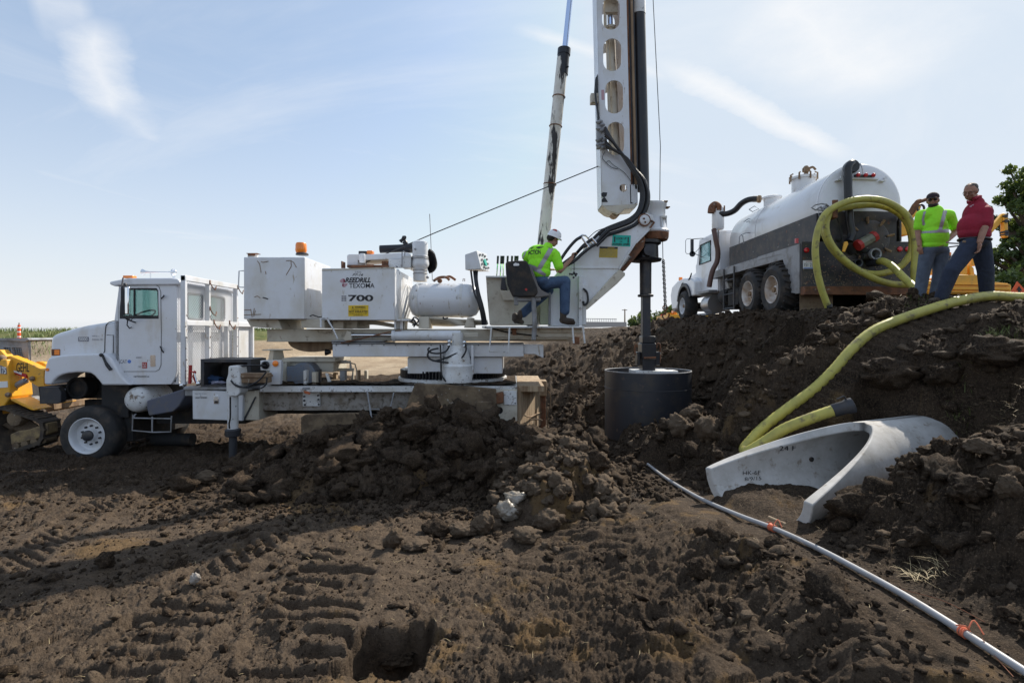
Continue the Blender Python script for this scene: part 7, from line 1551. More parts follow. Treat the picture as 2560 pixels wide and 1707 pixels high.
# ================================================================ YELLOW MACHINE behind the men
DY = 14.6
ym = empty('yellow_boom_machine', (10.5, DY, 2.85), 'long low yellow machine with raised hinged arms behind the two standing men', 'construction machine')
def py(reg, pts, d, depth, name, m_=YM, par=ym, bev=.02):
    g = MB(); g.prism(reg, pts, d, depth); return g.build(name, m_, par, bevel=bev)
bd_ = py('S6', [(420,1075),(640,1075),(690,1020),(890,1025),(905,1085),(1010,1085),(1140,1098),(1172,1120),(1172,1180),(1000,1195),(420,1195)], DY, 1.8, 'deck_frame')
for y_, h_ in ((1100,8),(1130,22),(1168,8)): py('S6', [(425,y_),(1165,y_+8),(1165,y_+h_+8),(425,y_+h_)], DY-.06, .1, 'deck_rail', par=bd_, bev=.008)
py('S6', [(430,1195),(1160,1195),(1160,1250),(430,1250)], DY+.2, 1.3, 'underframe', M['dgrey'])
py('S6', [(720,950),(782,930),(782,1025),(710,1025)], DY+.3, .5, 'engine_housing'); py('S6', [(803,935),(838,960),(845,1028),(803,1028)], DY+.3, .4, 'mast_foot'); py('S6', [(555,880),(640,860),(650,1000),(560,1010)], DY+.3, .7, 'operator_tower')
py('S6', [(612,818),(640,822),(640,850),(610,852)], DY+.3, .25, 'amber_lamp', M['orange']); py('S6', [(585,850),(645,850),(645,880),(585,880)], DY+.25, .5, 'cab_roof', M['dgrey'])
py('S6', [(975,620),(1095,478),(1112,470),(1112,530),(1005,645),(970,680)], DY+.5, .12, 'hinged_arm'); py('S6', [(970,640),(1005,650),(905,800),(850,945),(805,945),(850,800)], DY+.5, .28, 'lower_arm'); a2 = py('S6', [(1105,475),(1140,480),(1145,690),(1112,690)], DY+.45, .14, 'arm_tip')
g = MB()
for x, y in ((1122,500),(1124,545),(1126,640),(1128,662)): g.lathe([(.05,-.02),(.05,.17)], P('S6', x, y, DY+.44), 'y', 12)
g.build('hinge_pin', M['dgrey'], a2)
ym2 = py('S6', [(150,670),(190,570),(225,545),(330,425),(352,405),(372,410),(360,440),(262,570),(262,670)], DY+.6, .3, 'hinged_arm'); g = MB(); g.torus(P('S6', 362, 430, DY+.6), .10, .03, axis=(0,1,0)); g.tube([P('S6',362,445,DY+.6), P('S6',362,470,DY+.6), P('S6',350,478,DY+.6)], .03, 6); g.build('lifting_eye', M['dgrey'], ym2)
g = MB(); g.tube([P('S6', 595,740,DY+.4), P('S6',700,745,DY+.4)], .02, 6); g.tube([P('S6', 600,778,DY+.4), P('S6',700,765,DY+.4)], .02, 6); g.build('guy_cable', M['dgrey'], ym)
g = MB(); g.box(6.9, 7.2, DY+.7, DY+1.1, 2.8, P('S6',0,560,DY+.8).z-.6); g.build('mast_foot', YM, ym)
for xx in (9.2, 11.6, 13.4): g = MB(); g.lathe([(.4,0),(.42,.05),(.42,.3),(.4,.35)], (xx, DY+.1, 3.2), 'y', 24); g.build('wheel', M['rubber'], ym)
# low yellow trailer beyond the tank truck
D_ = 25.0; yt = empty('yellow_trailer', (9.3, D_, 2.8), 'low yellow trailer seen under and beyond the parked tank truck', 'trailer')
g = MB(); g.prism('B5', [(60,1372),(200,1362),(1215,1345),(1215,1460),(60,1475)], D_, 2.0); g.build('trailer_deck', YM, yt, bevel=.02)
g = MB(); g.prism('B5', [(138,1302),(188,1298),(188,1348),(140,1350)], D_, .3); g.build('amber_lamp', M['orange'], yt, bevel=.02); g = MB(); g.prism('B5', [(60,1340),(200,1340),(200,1372),(60,1372)], D_+.3, .3); g.build('headboard', YM, yt)
for xx in (8.4, 9.6): g = MB(); g.lathe([(.35,0),(.37,.05),(.37,.3)], (xx, D_-.1, 3.0), 'y', 20); g.build('wheel', M['rubber'], yt)
# road sign at the right edge
D_ = 13.0; rs_ = empty('road_work_sign', (P('S6',1230,0,D_).x, D_, 2.85), 'orange diamond sign with black curved arrow at the right edge', 'road sign')
g = MB(); g.prism('S6', [(1170,1175),(1225,1082),(1300,1165),(1245,1260)], D_, .02); pa = g.build('sign_panel', mat('sign_orange', (.90,.13,.03), .5), rs_, smooth=0)
g = MB(); g.prism('S6', [(1200,1218),(1210,1190),(1232,1178),(1232,1160),(1215,1160),(1240,1122),(1268,1165),(1252,1165),(1252,1190),(1225,1205),(1218,1232)], D_-.006, .005); g.build('sign_arrow', M['ink'], pa, smooth=0)
g = MB(); g.box(rs_.location.x-.02, rs_.location.x+.02, D_+.02, D_+.05, 2.7, 3.6); g.build('sign_post', M['grey'], rs_)
# red and white board by the chain, far guard rail, poles
D_ = 27.0; g = MB(); g.prism('S3', [(1368,765),(1400,722),(1425,726),(1405,768)], D_, .05); o = g.build('striped_board', M['redp'], None); tag(o, 'small red and white striped board beyond the hook on the bank', 'barrier board')
for k in range(3): g = MB(); g.prism('S3', [(1382+k*10,762),(1406+k*8,728),(1410+k*8,728),(1387+k*10,763)], D_-.02, .01); g.build('white_stripe', M['wht'], o, smooth=0)
D_ = 95.0; gr = empty('guard_rail', (P('S3',1020,0,D_).x, D_, 3.6), 'distant concrete overpass edge with steel guard rail left of the auger', 'guard rail')
g = MB(); g.prism('S3', [(900,770),(1180,772),(1180,800),(900,806)], D_, 1.0); g.build('bridge_edge', mat('far_concrete', (.42,.40,.38), .8), gr)
g = MB(); g.prism('S3', [(900,748),(1118,752),(1118,755),(900,751)], D_, .1)
for k in range(19): g.pbox('S3', 905+k*11.5, 749, 907+k*11.5, 770, D_, .1)
g.build('rail_posts', M['grey'], gr, smooth=0)
D_ = 110.0; g = MB(); c = P('S3', 1169, 0, D_); g.cyl((c.x, D_, 3), (c.x, D_, P('S3',0,690,D_).z), .16, .12, 8); up = g.build('utility_pole', M['brown'], None); tag(up, 'thin distant pole standing beyond the bank left of the auger', 'pole'); g = MB(); g.box(c.x-.6,c.x+.5,D_-.06,D_+.06,P('S3',0,698,D_).z,P('S3',0,694,D_).z); g.build('cross_arm', M['brown'], up)
# ================================================================ TREES
bark = mat('bark', (.10,.075,.055), .9); leafA = mat('leaf_light', (.085,.125,.035), .6, layers=(((.05,.085,.025), 3, .4, .6),)); leafB = mat('leaf_dark', (.045,.075,.025), .65, layers=(((.08,.11,.035), 2, .45, .65),))
for m_ in (leafA, leafB):
    b_ = m_.node_tree.nodes['Principled BSDF']; b_.inputs['Subsurface Weight'].default_value = 0.0
    tr_ = m_.node_tree.nodes.new('ShaderNodeBsdfTranslucent'); tr_.inputs[0].default_value = (.16,.22,.04,1); mx_n = m_.node_tree.nodes.new('ShaderNodeMixShader'); mx_n.inputs[0].default_value = .3
    o_ = m_.node_tree.nodes['Material Output']; m_.node_tree.links.new(b_.outputs[0], mx_n.inputs[1]); m_.node_tree.links.new(tr_.outputs[0], mx_n.inputs[2]); m_.node_tree.links.new(mx_n.outputs[0], o_.inputs[0])
def tree(x, y, z0, h, clumps, leaf, m_, label, seed, grp='trees beyond the site', n_per=150):
    """clumps: list of (dx, dy, dz, radius) of foliage masses relative to the base"""
    r = np.random.RandomState(seed); t = empty('leafy_tree', (x, y, z0), label, 'tree', grp)
    g = MB(); g.tube(spline([Vector((x,y,z0-.5)), Vector((x+.05*h,y,z0+h*.3)), Vector((x+.02*h,y,z0+h*.7))], 5), list(np.linspace(h*.035, h*.010, 11)), 8)
    for (dx, dy, dz, rad) in clumps: g.tube([Vector((x+.04*h, y, z0+min(dz*.6, h*.6))), Vector((x+dx, y+dy, z0+dz))], [h*.010, h*.003], 5)
    g.build('trunk', bark, t)
    V = []; 
    for (dx, dy, dz, rad) in clumps:
        n = int(n_per*(rad/1.0)**1.6)+20
        d = r.normal(size=(n, 3)); d /= np.linalg.norm(d, axis=1)[:, None]; rr_ = rad*(.35+.65*r.rand(n)**.6)*(1+.25*np.sin(d[:,0]*5+dx)*np.cos(d[:,2]*4))
        c = np.array([x+dx-x, dy, dz])+d*rr_[:, None]*np.array([1,1,.75])
        sz = leaf*r.uniform(.5, 1.3, n); q1 = r.normal(size=(n,3)); q1 /= np.linalg.norm(q1, axis=1)[:,None]; q2 = np.cross(q1, r.normal(size=(n,3))); q2 /= np.linalg.norm(q2, axis=1)[:,None]
        V.append(np.stack([c-q1*sz[:,None], c+q2*sz[:,None]*.6, c+q1*sz[:,None], c-q2*sz[:,None]*.6], 1).reshape(-1, 3))
    V = np.concatenate(V); Fq = np.arange(len(V)).reshape(-1, 4); o = tri_mesh('crown', V, Fq, [m_]); o.parent = t; return t
def clump_cloud(seed, n, cx_, cz, rx, rz, r0, r1, depth=1.0):
    r = np.random.RandomState(seed); return [(cx_+r.normal()*rx*.5, r.normal()*depth, cz+r.normal()*rz*.5, r.uniform(r0, r1)) for k in range(n)]
D_ = 30.0
def tpx(x, y, d=D_): return P('S6', x, y, d)
b = tpx(1330, 1150); spots_ = [(1270,130,1.2),(1235,190,1.1),(1200,260,1.3),(1175,320,.9),(1140,400,.9),(1180,440,1.2),(1215,520,1.1),(1240,600,1.0),(1265,680,.9),(1140,760,.7),(1120,800,.7),(1180,780,.9),(1230,820,1.2),(1150,860,.9),(1110,900,.8),(1200,920,1.2),(1270,900,1.3),(1300,400,1.5),(1320,250,1.6),(1360,550,1.7),(1340,750,1.5),(1400,350,1.8),(1420,650,1.8),(1090,940,.6),(1130,980,.8)]
cl = []
for i, (u, v, r0) in enumerate(spots_):
    u += 45; q = tpx(u, v); cl.append((q.x-b.x, math.sin(i*2.4)*1.2, q.z-2.8, r0*.46))
    for k in range(2): cl.append((q.x-b.x+math.sin(i*3.1+k*2)*.8, math.cos(i*1.7+k)*1.1, q.z-2.8+math.cos(i*2.3+k*3)*.6, r0*.30))
tree(b.x, D_, 2.8, 15, cl, .13, leafA, 'big leafy tree cut by the right edge of the picture', 31, n_per=420)
for i, (u, v0, v1, d, w_, lab, m_) in enumerate(((1020,960,1130,34,1.5,'round dark bush between the red shirted man and the big tree',leafB), (1090,990,1140,45,2.6,'greyish far trees low behind the orange sign and yellow machine',leafB), (1240,1000,1130,26,1.4,'bright green bush under the big tree at the right edge',leafA))):
    q0 = tpx(u, v1, d); q1 = tpx(u, v0, d); h = q1.z-2.6
    tree(q0.x, d, 2.6, h, [(math.sin(k*2.1+i)*w_*.7, math.cos(k*1.3)*w_*.4, h*(.35+.6*((k*37)%10)/10), w_*.45) for k in range(12)], .14, m_, lab, 40+i, n_per=240)
for i, (reg, u, v0, v1, d, w_, lab) in enumerate((('S3',1385,650,770,62,2.2,'far leafy tree just left of the hanging chain'), ('S3',1290,700,770,66,1.8,'low far bush showing between the auger shaft and the tree by the chain'), ('S3',1478,648,760,60,1.5,'far tree between the hanging chain and the front wheel of the tank truck'), ('S2',270,655,710,120,3.0,'tiny far tree on the horizon under the counterweight box'))):
    q0 = P(reg, u, v1, d); q1 = P(reg, u, v0, d); zb_ = 2.6 if reg == 'S3' else 2.0; h = q1.z-zb_+.5
    tree(q0.x, d, zb_-.3, h, [(math.sin(k*2.1+i)*w_*.8, math.cos(k*1.3)*w_*.4, h*(.25+.65*((k*37)%10)/10)*(1-.3*abs(math.sin(k*2.1+i))), w_*.38) for k in range(16)], .22, leafB, lab, 60+i, n_per=110)
# ================================================================ PEOPLE
from mathutils.bvhtree import BVHTree
def fuse(mb, name, m_, parent, voxel=.009, it=6, fac=.5):
    """joins overlapping closed shapes into one continuous skin"""
    me = bpy.data.meshes.new('tmp'); me.from_pydata([tuple(v) for v in mb.v], [], mb.f)
    bm = bmesh.new(); bm.from_mesh(me); bmesh.ops.remove_doubles(bm, verts=bm.verts[:], dist=1e-5); bmesh.ops.recalc_face_normals(bm, faces=bm.faces[:]); bm.to_mesh(me); bm.free()
    o = bpy.data.objects.new('tmp', me); COL.objects.link(o); md = o.modifiers.new('r', 'REMESH'); md.mode = 'VOXEL'; md.voxel_size = voxel
    sm = o.modifiers.new('s', 'SMOOTH'); sm.iterations = it; sm.factor = fac
    dg = bpy.context.evaluated_depsgraph_get(); m2 = bpy.data.meshes.new_from_object(o.evaluated_get(dg)); bpy.data.objects.remove(o); bpy.data.meshes.remove(me)
    off = wl(parent); m2.transform(Matrix.Translation(-off)); m2.name = name; m2.materials.clear(); m2.materials.append(m_); m2.polygons.foreach_set('use_smooth', [True]*len(m2.polygons))
    q = bpy.data.objects.new(name, m2); COL.objects.link(q); q.parent = parent; return q
def cap(mb, a, b, r0, r1, n=16):
    a, b = Vector(a), Vector(b); mb.tube([a.lerp(b, i/6) for i in range(7)], [r0+(r1-r0)*i/6 for i in range(7)], n); mb.ball(a, r0, n, 10); mb.ball(b, r1, n, 10)
def chain(mb, pts, rs):
    for i in range(len(pts)-1): cap(mb, pts[i], pts[i+1], rs[i], rs[i+1])
def ell(mb, c, sx, sy, sz, rot=None): mb.ball(c, 1, 24, 16, sc=(sx, sy, sz), rot=rot)
def hand(mb, wrist, d, palm_n, sc=1.0, curl=.5):
    """palm with four unequal bent fingers and a thumb; d = direction of the hand, palm_n = direction the palm faces"""
    wrist = Vector(wrist); d = Vector(d).normalized(); n = Vector(palm_n).normalized(); sdv = d.cross(n).normalized(); n = sdv.cross(d).normalized()
    rot = Matrix((sdv, d, n)).transposed(); ell(mb, wrist+d*.045*sc, .040*sc, .055*sc, .018*sc, rot)
    for k, (L, o) in enumerate(((.072,-.027),(.082,-.009),(.076,.009),(.060,.026))):
        b = wrist+d*.085*sc+sdv*o*sc; p1 = b+(d*math.cos(curl*.6)+n*math.sin(curl*.6))*L*.45*sc; p2 = p1+(d*math.cos(curl*1.5)+n*math.sin(curl*1.5))*L*.33*sc; p3 = p2+(d*math.cos(curl*2.3)+n*math.sin(curl*2.3))*L*.25*sc
        chain(mb, [b-d*.02*sc, b, p1, p2, p3], [.0095*sc,.0095*sc,.0088*sc,.0080*sc,.0072*sc])
    t0 = wrist+d*.025*sc-sdv*.032*sc; t1 = t0+(d*.7-sdv*.6+n*.3).normalized()*.035*sc; t2 = t1+(d*.9-sdv*.1+n*.45).normalized()*.03*sc; chain(mb, [t0, t1, t2], [.013*sc,.0105*sc,.009*sc])
def head(mb, c, f, s=1.0, up=(0,0,1)):
    """c centre, f facing direction"""
    f = Vector(f).normalized(); up = Vector(up); r = f.cross(up).normalized(); u = r.cross(f).normalized(); rot = Matrix((r, f, u)).transposed(); c = Vector(c)
    ell(mb, c+u*.025*s-f*.01*s, .076*s, .094*s, .092*s, rot); ell(mb, c-u*.045*s+f*.022*s, .058*s, .066*s, .068*s, rot); ell(mb, c-u*.085*s+f*.05*s, .030*s, .026*s, .022*s, rot)
    chain(mb, [c+f*.083*s+u*.022*s, c+f*.108*s-u*.018*s], [.009*s,.0145*s]); ell(mb, c+f*.083*s-u*.055*s, .024*s, .010*s, .008*s, rot); ell(mb, c+f*.078*s+u*.035*s, .05*s, .014*s, .010*s, rot)
    for q in (-1, 1): ell(mb, c+r*q*.076*s-f*.008*s-u*.005*s, .010*s, .018*s, .030*s, rot); ell(mb, c+r*q*.042*s+f*.062*s-u*.02*s, .02*s, .018*s, .02*s, rot)
    return f, r, u, rot
skin = mat('skin', (.36,.19,.125), .55, layers=(((.26,.12,.08), 12, .45, .7),))
def cloth_mat(n, c, c2, sc=7, bs=.5): return mat(n, c, .85, layers=((c2, sc, .42, .7),), bump=(22, bs, .02), bump2=(9, .5, .03))
hiv = cloth_mat('hi_vis_lime', (.36,.95,.04), (.30,.84,.03), 5, .4); redc = cloth_mat('red_cotton', (.30,.012,.035), (.22,.01,.028), 6, .5)
jean = cloth_mat('blue_denim', (.060,.105,.19), (.035,.065,.13), 9, .6); jeand = cloth_mat('dark_navy_denim', (.022,.032,.06), (.014,.02,.04), 9, .5); jeang = cloth_mat('grey_blue_denim', (.10,.125,.17), (.06,.078,.11), 9, .5)
leather = mat('boot_leather', (.045,.032,.024), .7, layers=(((.12,.09,.06), 9, .5, .7),), bump=(30,.4,.004)); hairm = mat('dark_hair', (.02,.015,.012), .7, bump=(90,.6,.004)); silver = mat('reflective_tape', (.36,.35,.38), .35, .2)
hatm = mat('white_hard_hat', (.80,.81,.84), .25, coat=.5); blackp = mat('black_plastic', (.012,.012,.014), .3)
def overlay(src, name, m_, test, off, parent):
    me = src.data; base = wl(src); V = []; Fc = []; mp = {}
    for p in me.polygons:
        c = p.center+base
        if not test(c, p.normal): continue
        f = []
        for i in p.vertices:
            if i not in mp: mp[i] = len(V); V.append(me.vertices[i].co+base+me.vertices[i].normal*off)
            f.append(mp[i])
        Fc.append(tuple(f))
    if not V: return None
    g = MB(); g.add(V, Fc); return g.build(name, m_, parent, smooth=60)
def inpoly(x, y, poly):
    k = False; j = len(poly)-1
    for i in range(len(poly)):
        xi, yi = poly[i]; xj, yj = poly[j]
        if (yi > y) != (yj > y) and x < (xj-xi)*(y-yi)/(yj-yi)+xi: k = not k
        j = i
    return k
def topx(reg, p):
    a, b, s = REG[reg]; return ((CX+p.x/p.y*F-a)*s, (HY-(p.z-EZ)/p.y*F-b)*s)
def wrap_txt(s_, reg, bb, d, m_, target, name='lettering', **kw):
    o = txt(s_, reg, bb, d, m_, target.parent, name=name, **kw); base = wl(target); bt = BVHTree.FromPolygons([v.co+base for v in target.data.vertices], [tuple(p.vertices) for p in target.data.polygons])
    off = wl(o)
    for v in o.data.vertices:
        p = v.co+off; h = bt.ray_cast(Vector((p.x, p.y-2, p.z)), Vector((0,1,0)))
        if h[0] is not None: v.co = h[0]+Vector((0,-.004,0))-off
    o.parent = target; return o
def boot(g, ank, toe, r=.052):
    ank, toe = Vector(ank), Vector(toe); dv = (toe-ank); dv.z = 0; dv.normalize(); sole = min(ank.z-.085, toe.z)
    chain(g, [ank+Vector((0,0,.10)), ank, ank+Vector((0,0,-.045))-dv*.015], [r*1.05, r, r*.95]); chain(g, [ank+Vector((0,0,-.04))-dv*.03, ank+dv*.10+Vector((0,0,-.048)), ank+dv*.175+Vector((0,0,-.055))], [.046,.048,.040])
# ---------------------------------------------------------------- man in the hi-vis shirt
D1 = 8.5
def q(x, y, dd=0): return P('A6', x, y, D1+dd)
hv = empty('person', q(350, 1425), 'man in dark cap and lime reflective shirt standing behind the tank truck', 'person')
g = MB(); f, r, u, rot = head(g, q(425,285), (-.62,-.75,-.18), 1.02)
chain(g, [q(445,345,.02), q(455,400,.03)], [.058,.066]); chain(g, [q(305,460,.02), q(595,460,.03)], [.06,.06])
chain(g, [q(448,440,.02), q(450,620,.0), q(450,800,.0)], [.09,.11,.11]); chain(g, [q(285,455,.02), q(255,640,.05), q(272,800,-.02)], [.058,.046,.033]); hand(g, q(275,810,-.03), (.15,0,-1), (.8,.3,0), 1.0, .5)
chain(g, [q(610,455,.03), q(685,650,.10), q(560,770,-.10)], [.06,.047,.034]); hand(g, q(555,775,-.11), (-1,-.1,-.35), (0,.7,-.6), 1.05, .6)
chain(g, [q(370,860), q(315,1120), q(275,1380)], [.095,.07,.05]); chain(g, [q(510,860), q(500,1120), q(450,1380)], [.095,.07,.05])
bd = fuse(g, 'body', skin, hv, .0075, 4)
g = MB(); chain(g, [q(305,455,.02), q(590,455,.03)], [.095,.095]); chain(g, [q(440,425,.02), q(445,560,-.0)], [.13,.16]); ell(g, q(445,600,-.0), .205, .135, .22); ell(g, q(443,700,-.02), .212, .155, .2); ell(g, q(440,800,-.01), .205, .14, .085)
g.tube([q(452,395,.02), q(452,365,.02)], [.09,.07], 16); cap(g, q(292,455,.02), q(262,585,.04), .085, .072); cap(g, q(608,455,.03), q(655,570,.06), .09, .078)
sh = fuse(g, 'shirt', hiv, hv, .010, 6)
V1 = [(268,650),(605,612),(605,655),(600,662),(268,668)]
def tst(c, n):
    if c.y > D1+.06 and n.y > .2: return False
    x, y = topx('A6', c)
    return inpoly(x, y, [(290,640),(605,612),(610,652),(290,662)]) or inpoly(x, y, [(545,395),(590,400),(530,620),(488,618)]) or inpoly(x, y, [(318,412),(345,405),(320,500),(335,560),(305,575),(295,500)])
overlay(sh, 'reflective_tape', silver, tst, .003, hv)
g = MB(); ell(g, q(440,850,.0), .195, .14, .11); chain(g, [q(365,870), q(315,1120), q(268,1400)], [.115,.092,.082]); chain(g, [q(515,870), q(500,1120), q(448,1400)], [.118,.092,.082]); fuse(g, 'jeans', jeang, hv, .010, 5)
for x, y in ((262,1405),(440,1405)):
    g = MB(); boot(g, q(x, y-8), q(x-90, y+50)); bt_ = fuse(g, 'boot', leather, hv, .010, 3)
    bt_.rotation_euler = (0,0,0)
g = MB(); c = q(425,285)+u*.045; ell(g, c-f*.012+u*.01, .086, .106, .080, rot); 
for i in range(len(g.v)):
    p = g.v[i]; h = (p-c).dot(u)
    if h < -.005: g.v[i] = p-u*(h+.005)
n0 = len(g.v); ell(g, c+f*.10-u*.002, .062, .07, .010, rot); capo = g.build('cap', cloth_mat('dark_cap', (.035,.022,.028), (.02,.014,.018)), hv, smooth=60)
g = MB(); 
for s_ in (-1, 1): ell(g, q(425,285)+r*s_*.034+f*.088+u*.014, .026, .008, .018, rot); g.tube([q(425,285)+r*s_*.058+f*.085+u*.018, q(425,285)+r*s_*.08+f*.0+u*.015], .003, 5)
g.build('sunglasses', blackp, hv)
g = MB(); c = q(425,285); ell(g, c-u*.072+f*.035, .063, .062, .052, rot); ell(g, c-u*.02-f*.055, .074, .05, .06, rot); g.build('beard_and_hair', hairm, hv, smooth=80)
# ---------------------------------------------------------------- man in the red shirt
D2 = 7.85
def q(x, y, dd=0): return P('A6', x, y, D2+dd)
rd_ = empty('person', q(700, 1440), 'bareheaded man in dark red shirt and dark jeans striding along the bank', 'person')
g = MB(); f, r, u, rot = head(g, q(858,185), (-.82,-.42,-.42), 1.04, (.25,0,1))
chain(g, [q(895,250,.02), q(930,310,.03)], [.062,.075]); chain(g, [q(880,380,.16), q(1020,410,-.10)], [.06,.06]); chain(g, [q(930,400,.03), q(900,560,.02), q(900,720,.02)], [.10,.13,.13])
chain(g, [q(1035,410,-.12), q(1015,600,-.17), q(965,760,-.20)], [.062,.05,.036]); hand(g, q(960,775,-.20), (-.12,-.05,-1), (-.9,.1,0), 1.08, .55)
chain(g, [q(900,400,.20), q(900,560,.32), q(850,680,.30)], [.06,.05,.036]); hand(g, q(845,690,.30), (-.2,0,-1), (.8,0,0), 1.05, .5)
chain(g, [q(850,790,-.06), q(640,1090,-.10), q(520,1370,-.04)], [.11,.08,.052]); chain(g, [q(970,790,.08), q(1030,1080,.10), q(1045,1370,.16)], [.11,.08,.052])
fuse(g, 'body', skin, rd_, .0075, 4)
g = MB(); chain(g, [q(885,375,.15), q(1020,408,-.07)], [.085,.09]); ell(g, q(925,450,.02), .175, .15, .22, Matrix.Rotation(R(14), 3, 'Y')); ell(g, q(892,580,.0), .20, .19, .20); ell(g, q(900,660,.0), .208, .18, .12); ell(g, q(910,690,.0), .205, .17, .085); ell(g, q(985,520,-.0), .14, .14, .24)
cap(g, q(1042,415,-.12), q(1020,545,-.15), .085, .085); cap(g, q(905,395,.2), q(900,520,.28), .09, .08); g.tube([q(930,320,.03), q(900,262,.02)], [.10,.078], 18)
rsh = fuse(g, 'shirt', redc, rd_, .010, 5)
g = MB(); g.tube([q(868,300,-.07), q(830,310,-.04), q(822,290,0)], [.018,.02,.012], 8); g.tube([q(895,262,-.06), q(960,240,-.03), q(975,235,.02)], [.02,.028,.02], 8); g.build('collar', redc, rd_, smooth=80)
overlay(rsh, 'chest_logo', M['pinkl'], lambda c, n: n.y < 0 and inpoly(*topx('A6', c), [(848,350),(890,328),(900,336),(858,362)]), .003, rsh)
g = MB(); ell(g, q(905,760,.0), .195, .155, .10); chain(g, [q(860,800,-.06), q(640,1090,-.10), q(520,1400,-.04)], [.13,.105,.085]); chain(g, [q(975,800,.08), q(1032,1080,.10), q(1048,1390,.16)], [.13,.105,.088]); fuse(g, 'jeans', jeand, rd_, .010, 5)
g = MB(); c = q(905,737,0); g.tube([c+Vector((math.cos(a)*.205, math.sin(a)*.165, -.01*math.cos(a))) for a in np.linspace(0, 2*math.pi, 30)[:-1]], .018, 6, closed=True); g.build('belt', blackp, rd_); g = MB(); p = q(780,758,-.13); g.box(p.x-.02,p.x+.02,p.y-.02,p.y,p.z-.015,p.z+.015); g.build('belt_buckle', M['brown'], rd_, bevel=.004)
for (x, y, dd, tx) in ((515,1405,-.04,-1),(1045,1385,.16,-1)):
    g = MB(); boot(g, q(x, y-8, dd), q(x-90, y+40, dd-.03), .054); fuse(g, 'boot', leather, rd_, .010, 3)
g = MB(); c = q(858,185); ell(g, c+u*.055-f*.035, .080, .085, .070, rot); ell(g, c+u*.0-f*.062, .078, .055, .072, rot); ell(g, c+u*.095-f*.01, .055, .06, .022, rot); g.build('hair', mat('grey_hair', (.055,.045,.038), .7, layers=(((.16,.14,.12), 30, .5, .7),), bump=(90,.8,.006)), rd_, smooth=80)
g = MB()
for s_ in (-1, 1): g.torus(c+r*s_*.034+f*.10+u*.012, .022, .0022, axis=f, n=14, m=5); g.tube([c+r*s_*.056+f*.095+u*.018, c+r*s_*.08+f*.0+u*.012], .0025, 5)
g.build('eyeglasses', blackp, rd_)
# ---------------------------------------------------------------- operator on the rig's seat
D3 = 9.72
def q(x, y, dd=0): return P('A2', x, y, D3+dd)
op_ = empty('person', q(640, 1425), 'seated rig operator in white hard hat and lime shirt on the black seat', 'person')
g = MB(); f, r, u, rot = head(g, q(800,315,.05), (.70,.55,-.42), 1.04, (-.15,0,1))
chain(g, [q(755,365,.03), q(715,430,.02)], [.060,.07]); chain(g, [q(500,520,.08), q(800,510,.02)], [.06,.06]); chain(g, [q(690,450,.03), q(630,620,.03), q(650,820,.03)], [.07,.09,.10])
chain(g, [q(838,525,.02), q(890,715,-.02), q(1040,560,.18)], [.062,.05,.036]); hand(g, q(1045,552,.19), (.45,.4,.75), (.5,-.5,0), 1.05, 1.0)
chain(g, [q(460,510,.12), q(560,680,.35), q(760,700,.50)], [.06,.048,.035]); hand(g, q(775,700,.52), (1,.3,0), (0,0,-1), 1.0, .8)
chain(g, [q(680,880,.05), q(960,850,.05), q(950,1240,.02)], [.10,.075,.05]); chain(g, [q(640,880,.3), q(740,960,.42), q(400,1270,.22)], [.10,.075,.05])
fuse(g, 'body', skin, op_, .0075, 4)
g = MB(); chain(g, [q(500,510,.08), q(800,490,.02)], [.10,.10]); ell(g, q(640,520,.03), .245, .15, .20, Matrix.Rotation(R(-8), 3, 'Y')); ell(g, q(620,640,.02), .21, .15, .20); ell(g, q(645,740,.02), .175, .15, .12); cap(g, q(830,515,.02), q(872,660,-.02), .095, .085); cap(g, q(450,520,.10), q(500,640,.3), .09, .08); g.tube([q(725,420,.02), q(745,365,.03)], [.09,.075], 18); ell(g, q(610,460,.02), .20,.12,.12)
osh = fuse(g, 'shirt', hiv, op_, .010, 5)
def tst3(c, n):
    if n.y > .3: return False
    x, y = topx('A2', c); return inpoly(x, y, [(745,412),(805,430),(640,700),(590,680)]) or inpoly(x, y, [(470,625),(560,650),(710,760),(690,790),(500,690)]) or inpoly(x, y, [(465,390),(490,375),(400,570),(385,565)])
overlay(osh, 'reflective_tape', silver, tst3, .003, osh)
wrap_txt('ACTION', 'A2', (470,452,632,512), D3, M['ink'], osh, bold=.03, shear=-.1)
for poly in ([(480,428),(550,402),(540,415),(520,428)], [(575,408),(620,400),(680,405),(620,425),(580,420)]):
    overlay(osh, 'back_print', M['ink'], lambda c, n, poly=poly: n.y < 0 and inpoly(*topx('A2', c), poly), .003, osh)
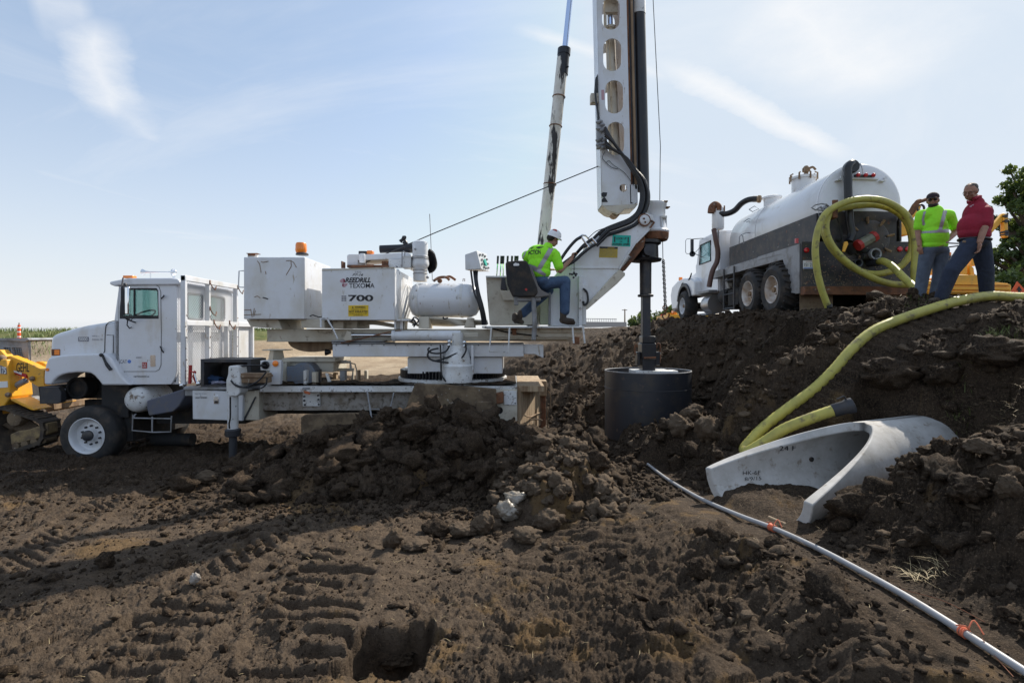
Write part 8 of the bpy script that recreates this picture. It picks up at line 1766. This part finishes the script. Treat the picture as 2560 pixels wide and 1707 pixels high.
g = MB(); ell(g, q(650,850,.05), .175, .17, .12); chain(g, [q(690,880,.05), q(955,855,.05), q(950,1240,.02)], [.125,.105,.092]); chain(g, [q(640,890,.3), q(740,970,.42), q(405,1270,.22)], [.12,.10,.085]); fuse(g, 'jeans', jean, op_, .010, 5)
g = MB(); boot(g, q(930,1330,.02), q(1080,1400,-.05), .06); chain(g, [q(930,1372,.02), q(1000,1385,0), q(1060,1392,-.01)], [.05,.055,.045]); fuse(g, 'boot', leather, op_, .010, 3)
g = MB(); chain(g, [q(380,1265,.20), q(350,1330,.18), q(310,1370,.15)], [.062,.065,.05]); chain(g, [q(350,1350,.18), q(300,1300,.12), q(290,1350,.1)], [.06,.055,.045]); chain(g, [q(340,1375,.18), q(390,1385,.2)], [.045,.045]); fuse(g, 'boot', leather, op_, .010, 3)
# hard hat: dome and all-round brim
hc_ = q(815,262,.05); up2 = (Vector((.40,0,1))+Vector((0,-.12,0))).normalized(); fr = f-up2*f.dot(up2); fr.normalize(); sr = fr.cross(up2)
g = MB(); prof = [(.128,-.028),(.126,-.018),(.118,.0),(.114,.04),(.098,.080),(.070,.106),(.035,.120),(.001,.124)]; vs = []; fs = []; n_ = 32
for rr_, h in prof:
    for k in range(n_):
        a = 2*math.pi*k/n_; ex = 1.14 if math.cos(a) > 0 else 1.10
        rr2 = rr_*(1.16 if (rr_ > .12 and math.cos(a) > .5) else 1); vs.append(hc_+fr*math.cos(a)*rr2*ex+sr*math.sin(a)*rr2+up2*h)
for i in range(len(prof)-1):
    for k in range(n_): l = (k+1) % n_; fs.append((i*n_+k, i*n_+l, (i+1)*n_+l, (i+1)*n_+k))
fs.append(tuple(range((len(prof)-1)*n_, len(prof)*n_))); g.add(vs, fs); ht = g.build('hard_hat', hatm, op_, smooth=50); ht.modifiers.new('t', 'SOLIDIFY').thickness = .004
overlay(ht, 'hat_badge', M['redp'], lambda c, n: n.y < 0 and inpoly(*topx('A2', c), [(800,172),(845,172),(848,198),(805,195)]), .002, ht)
g = MB(); ell(g, q(785,300,.04)-f*.03, .079, .085, .07, rot); g.build('hair', hairm, op_, smooth=80)
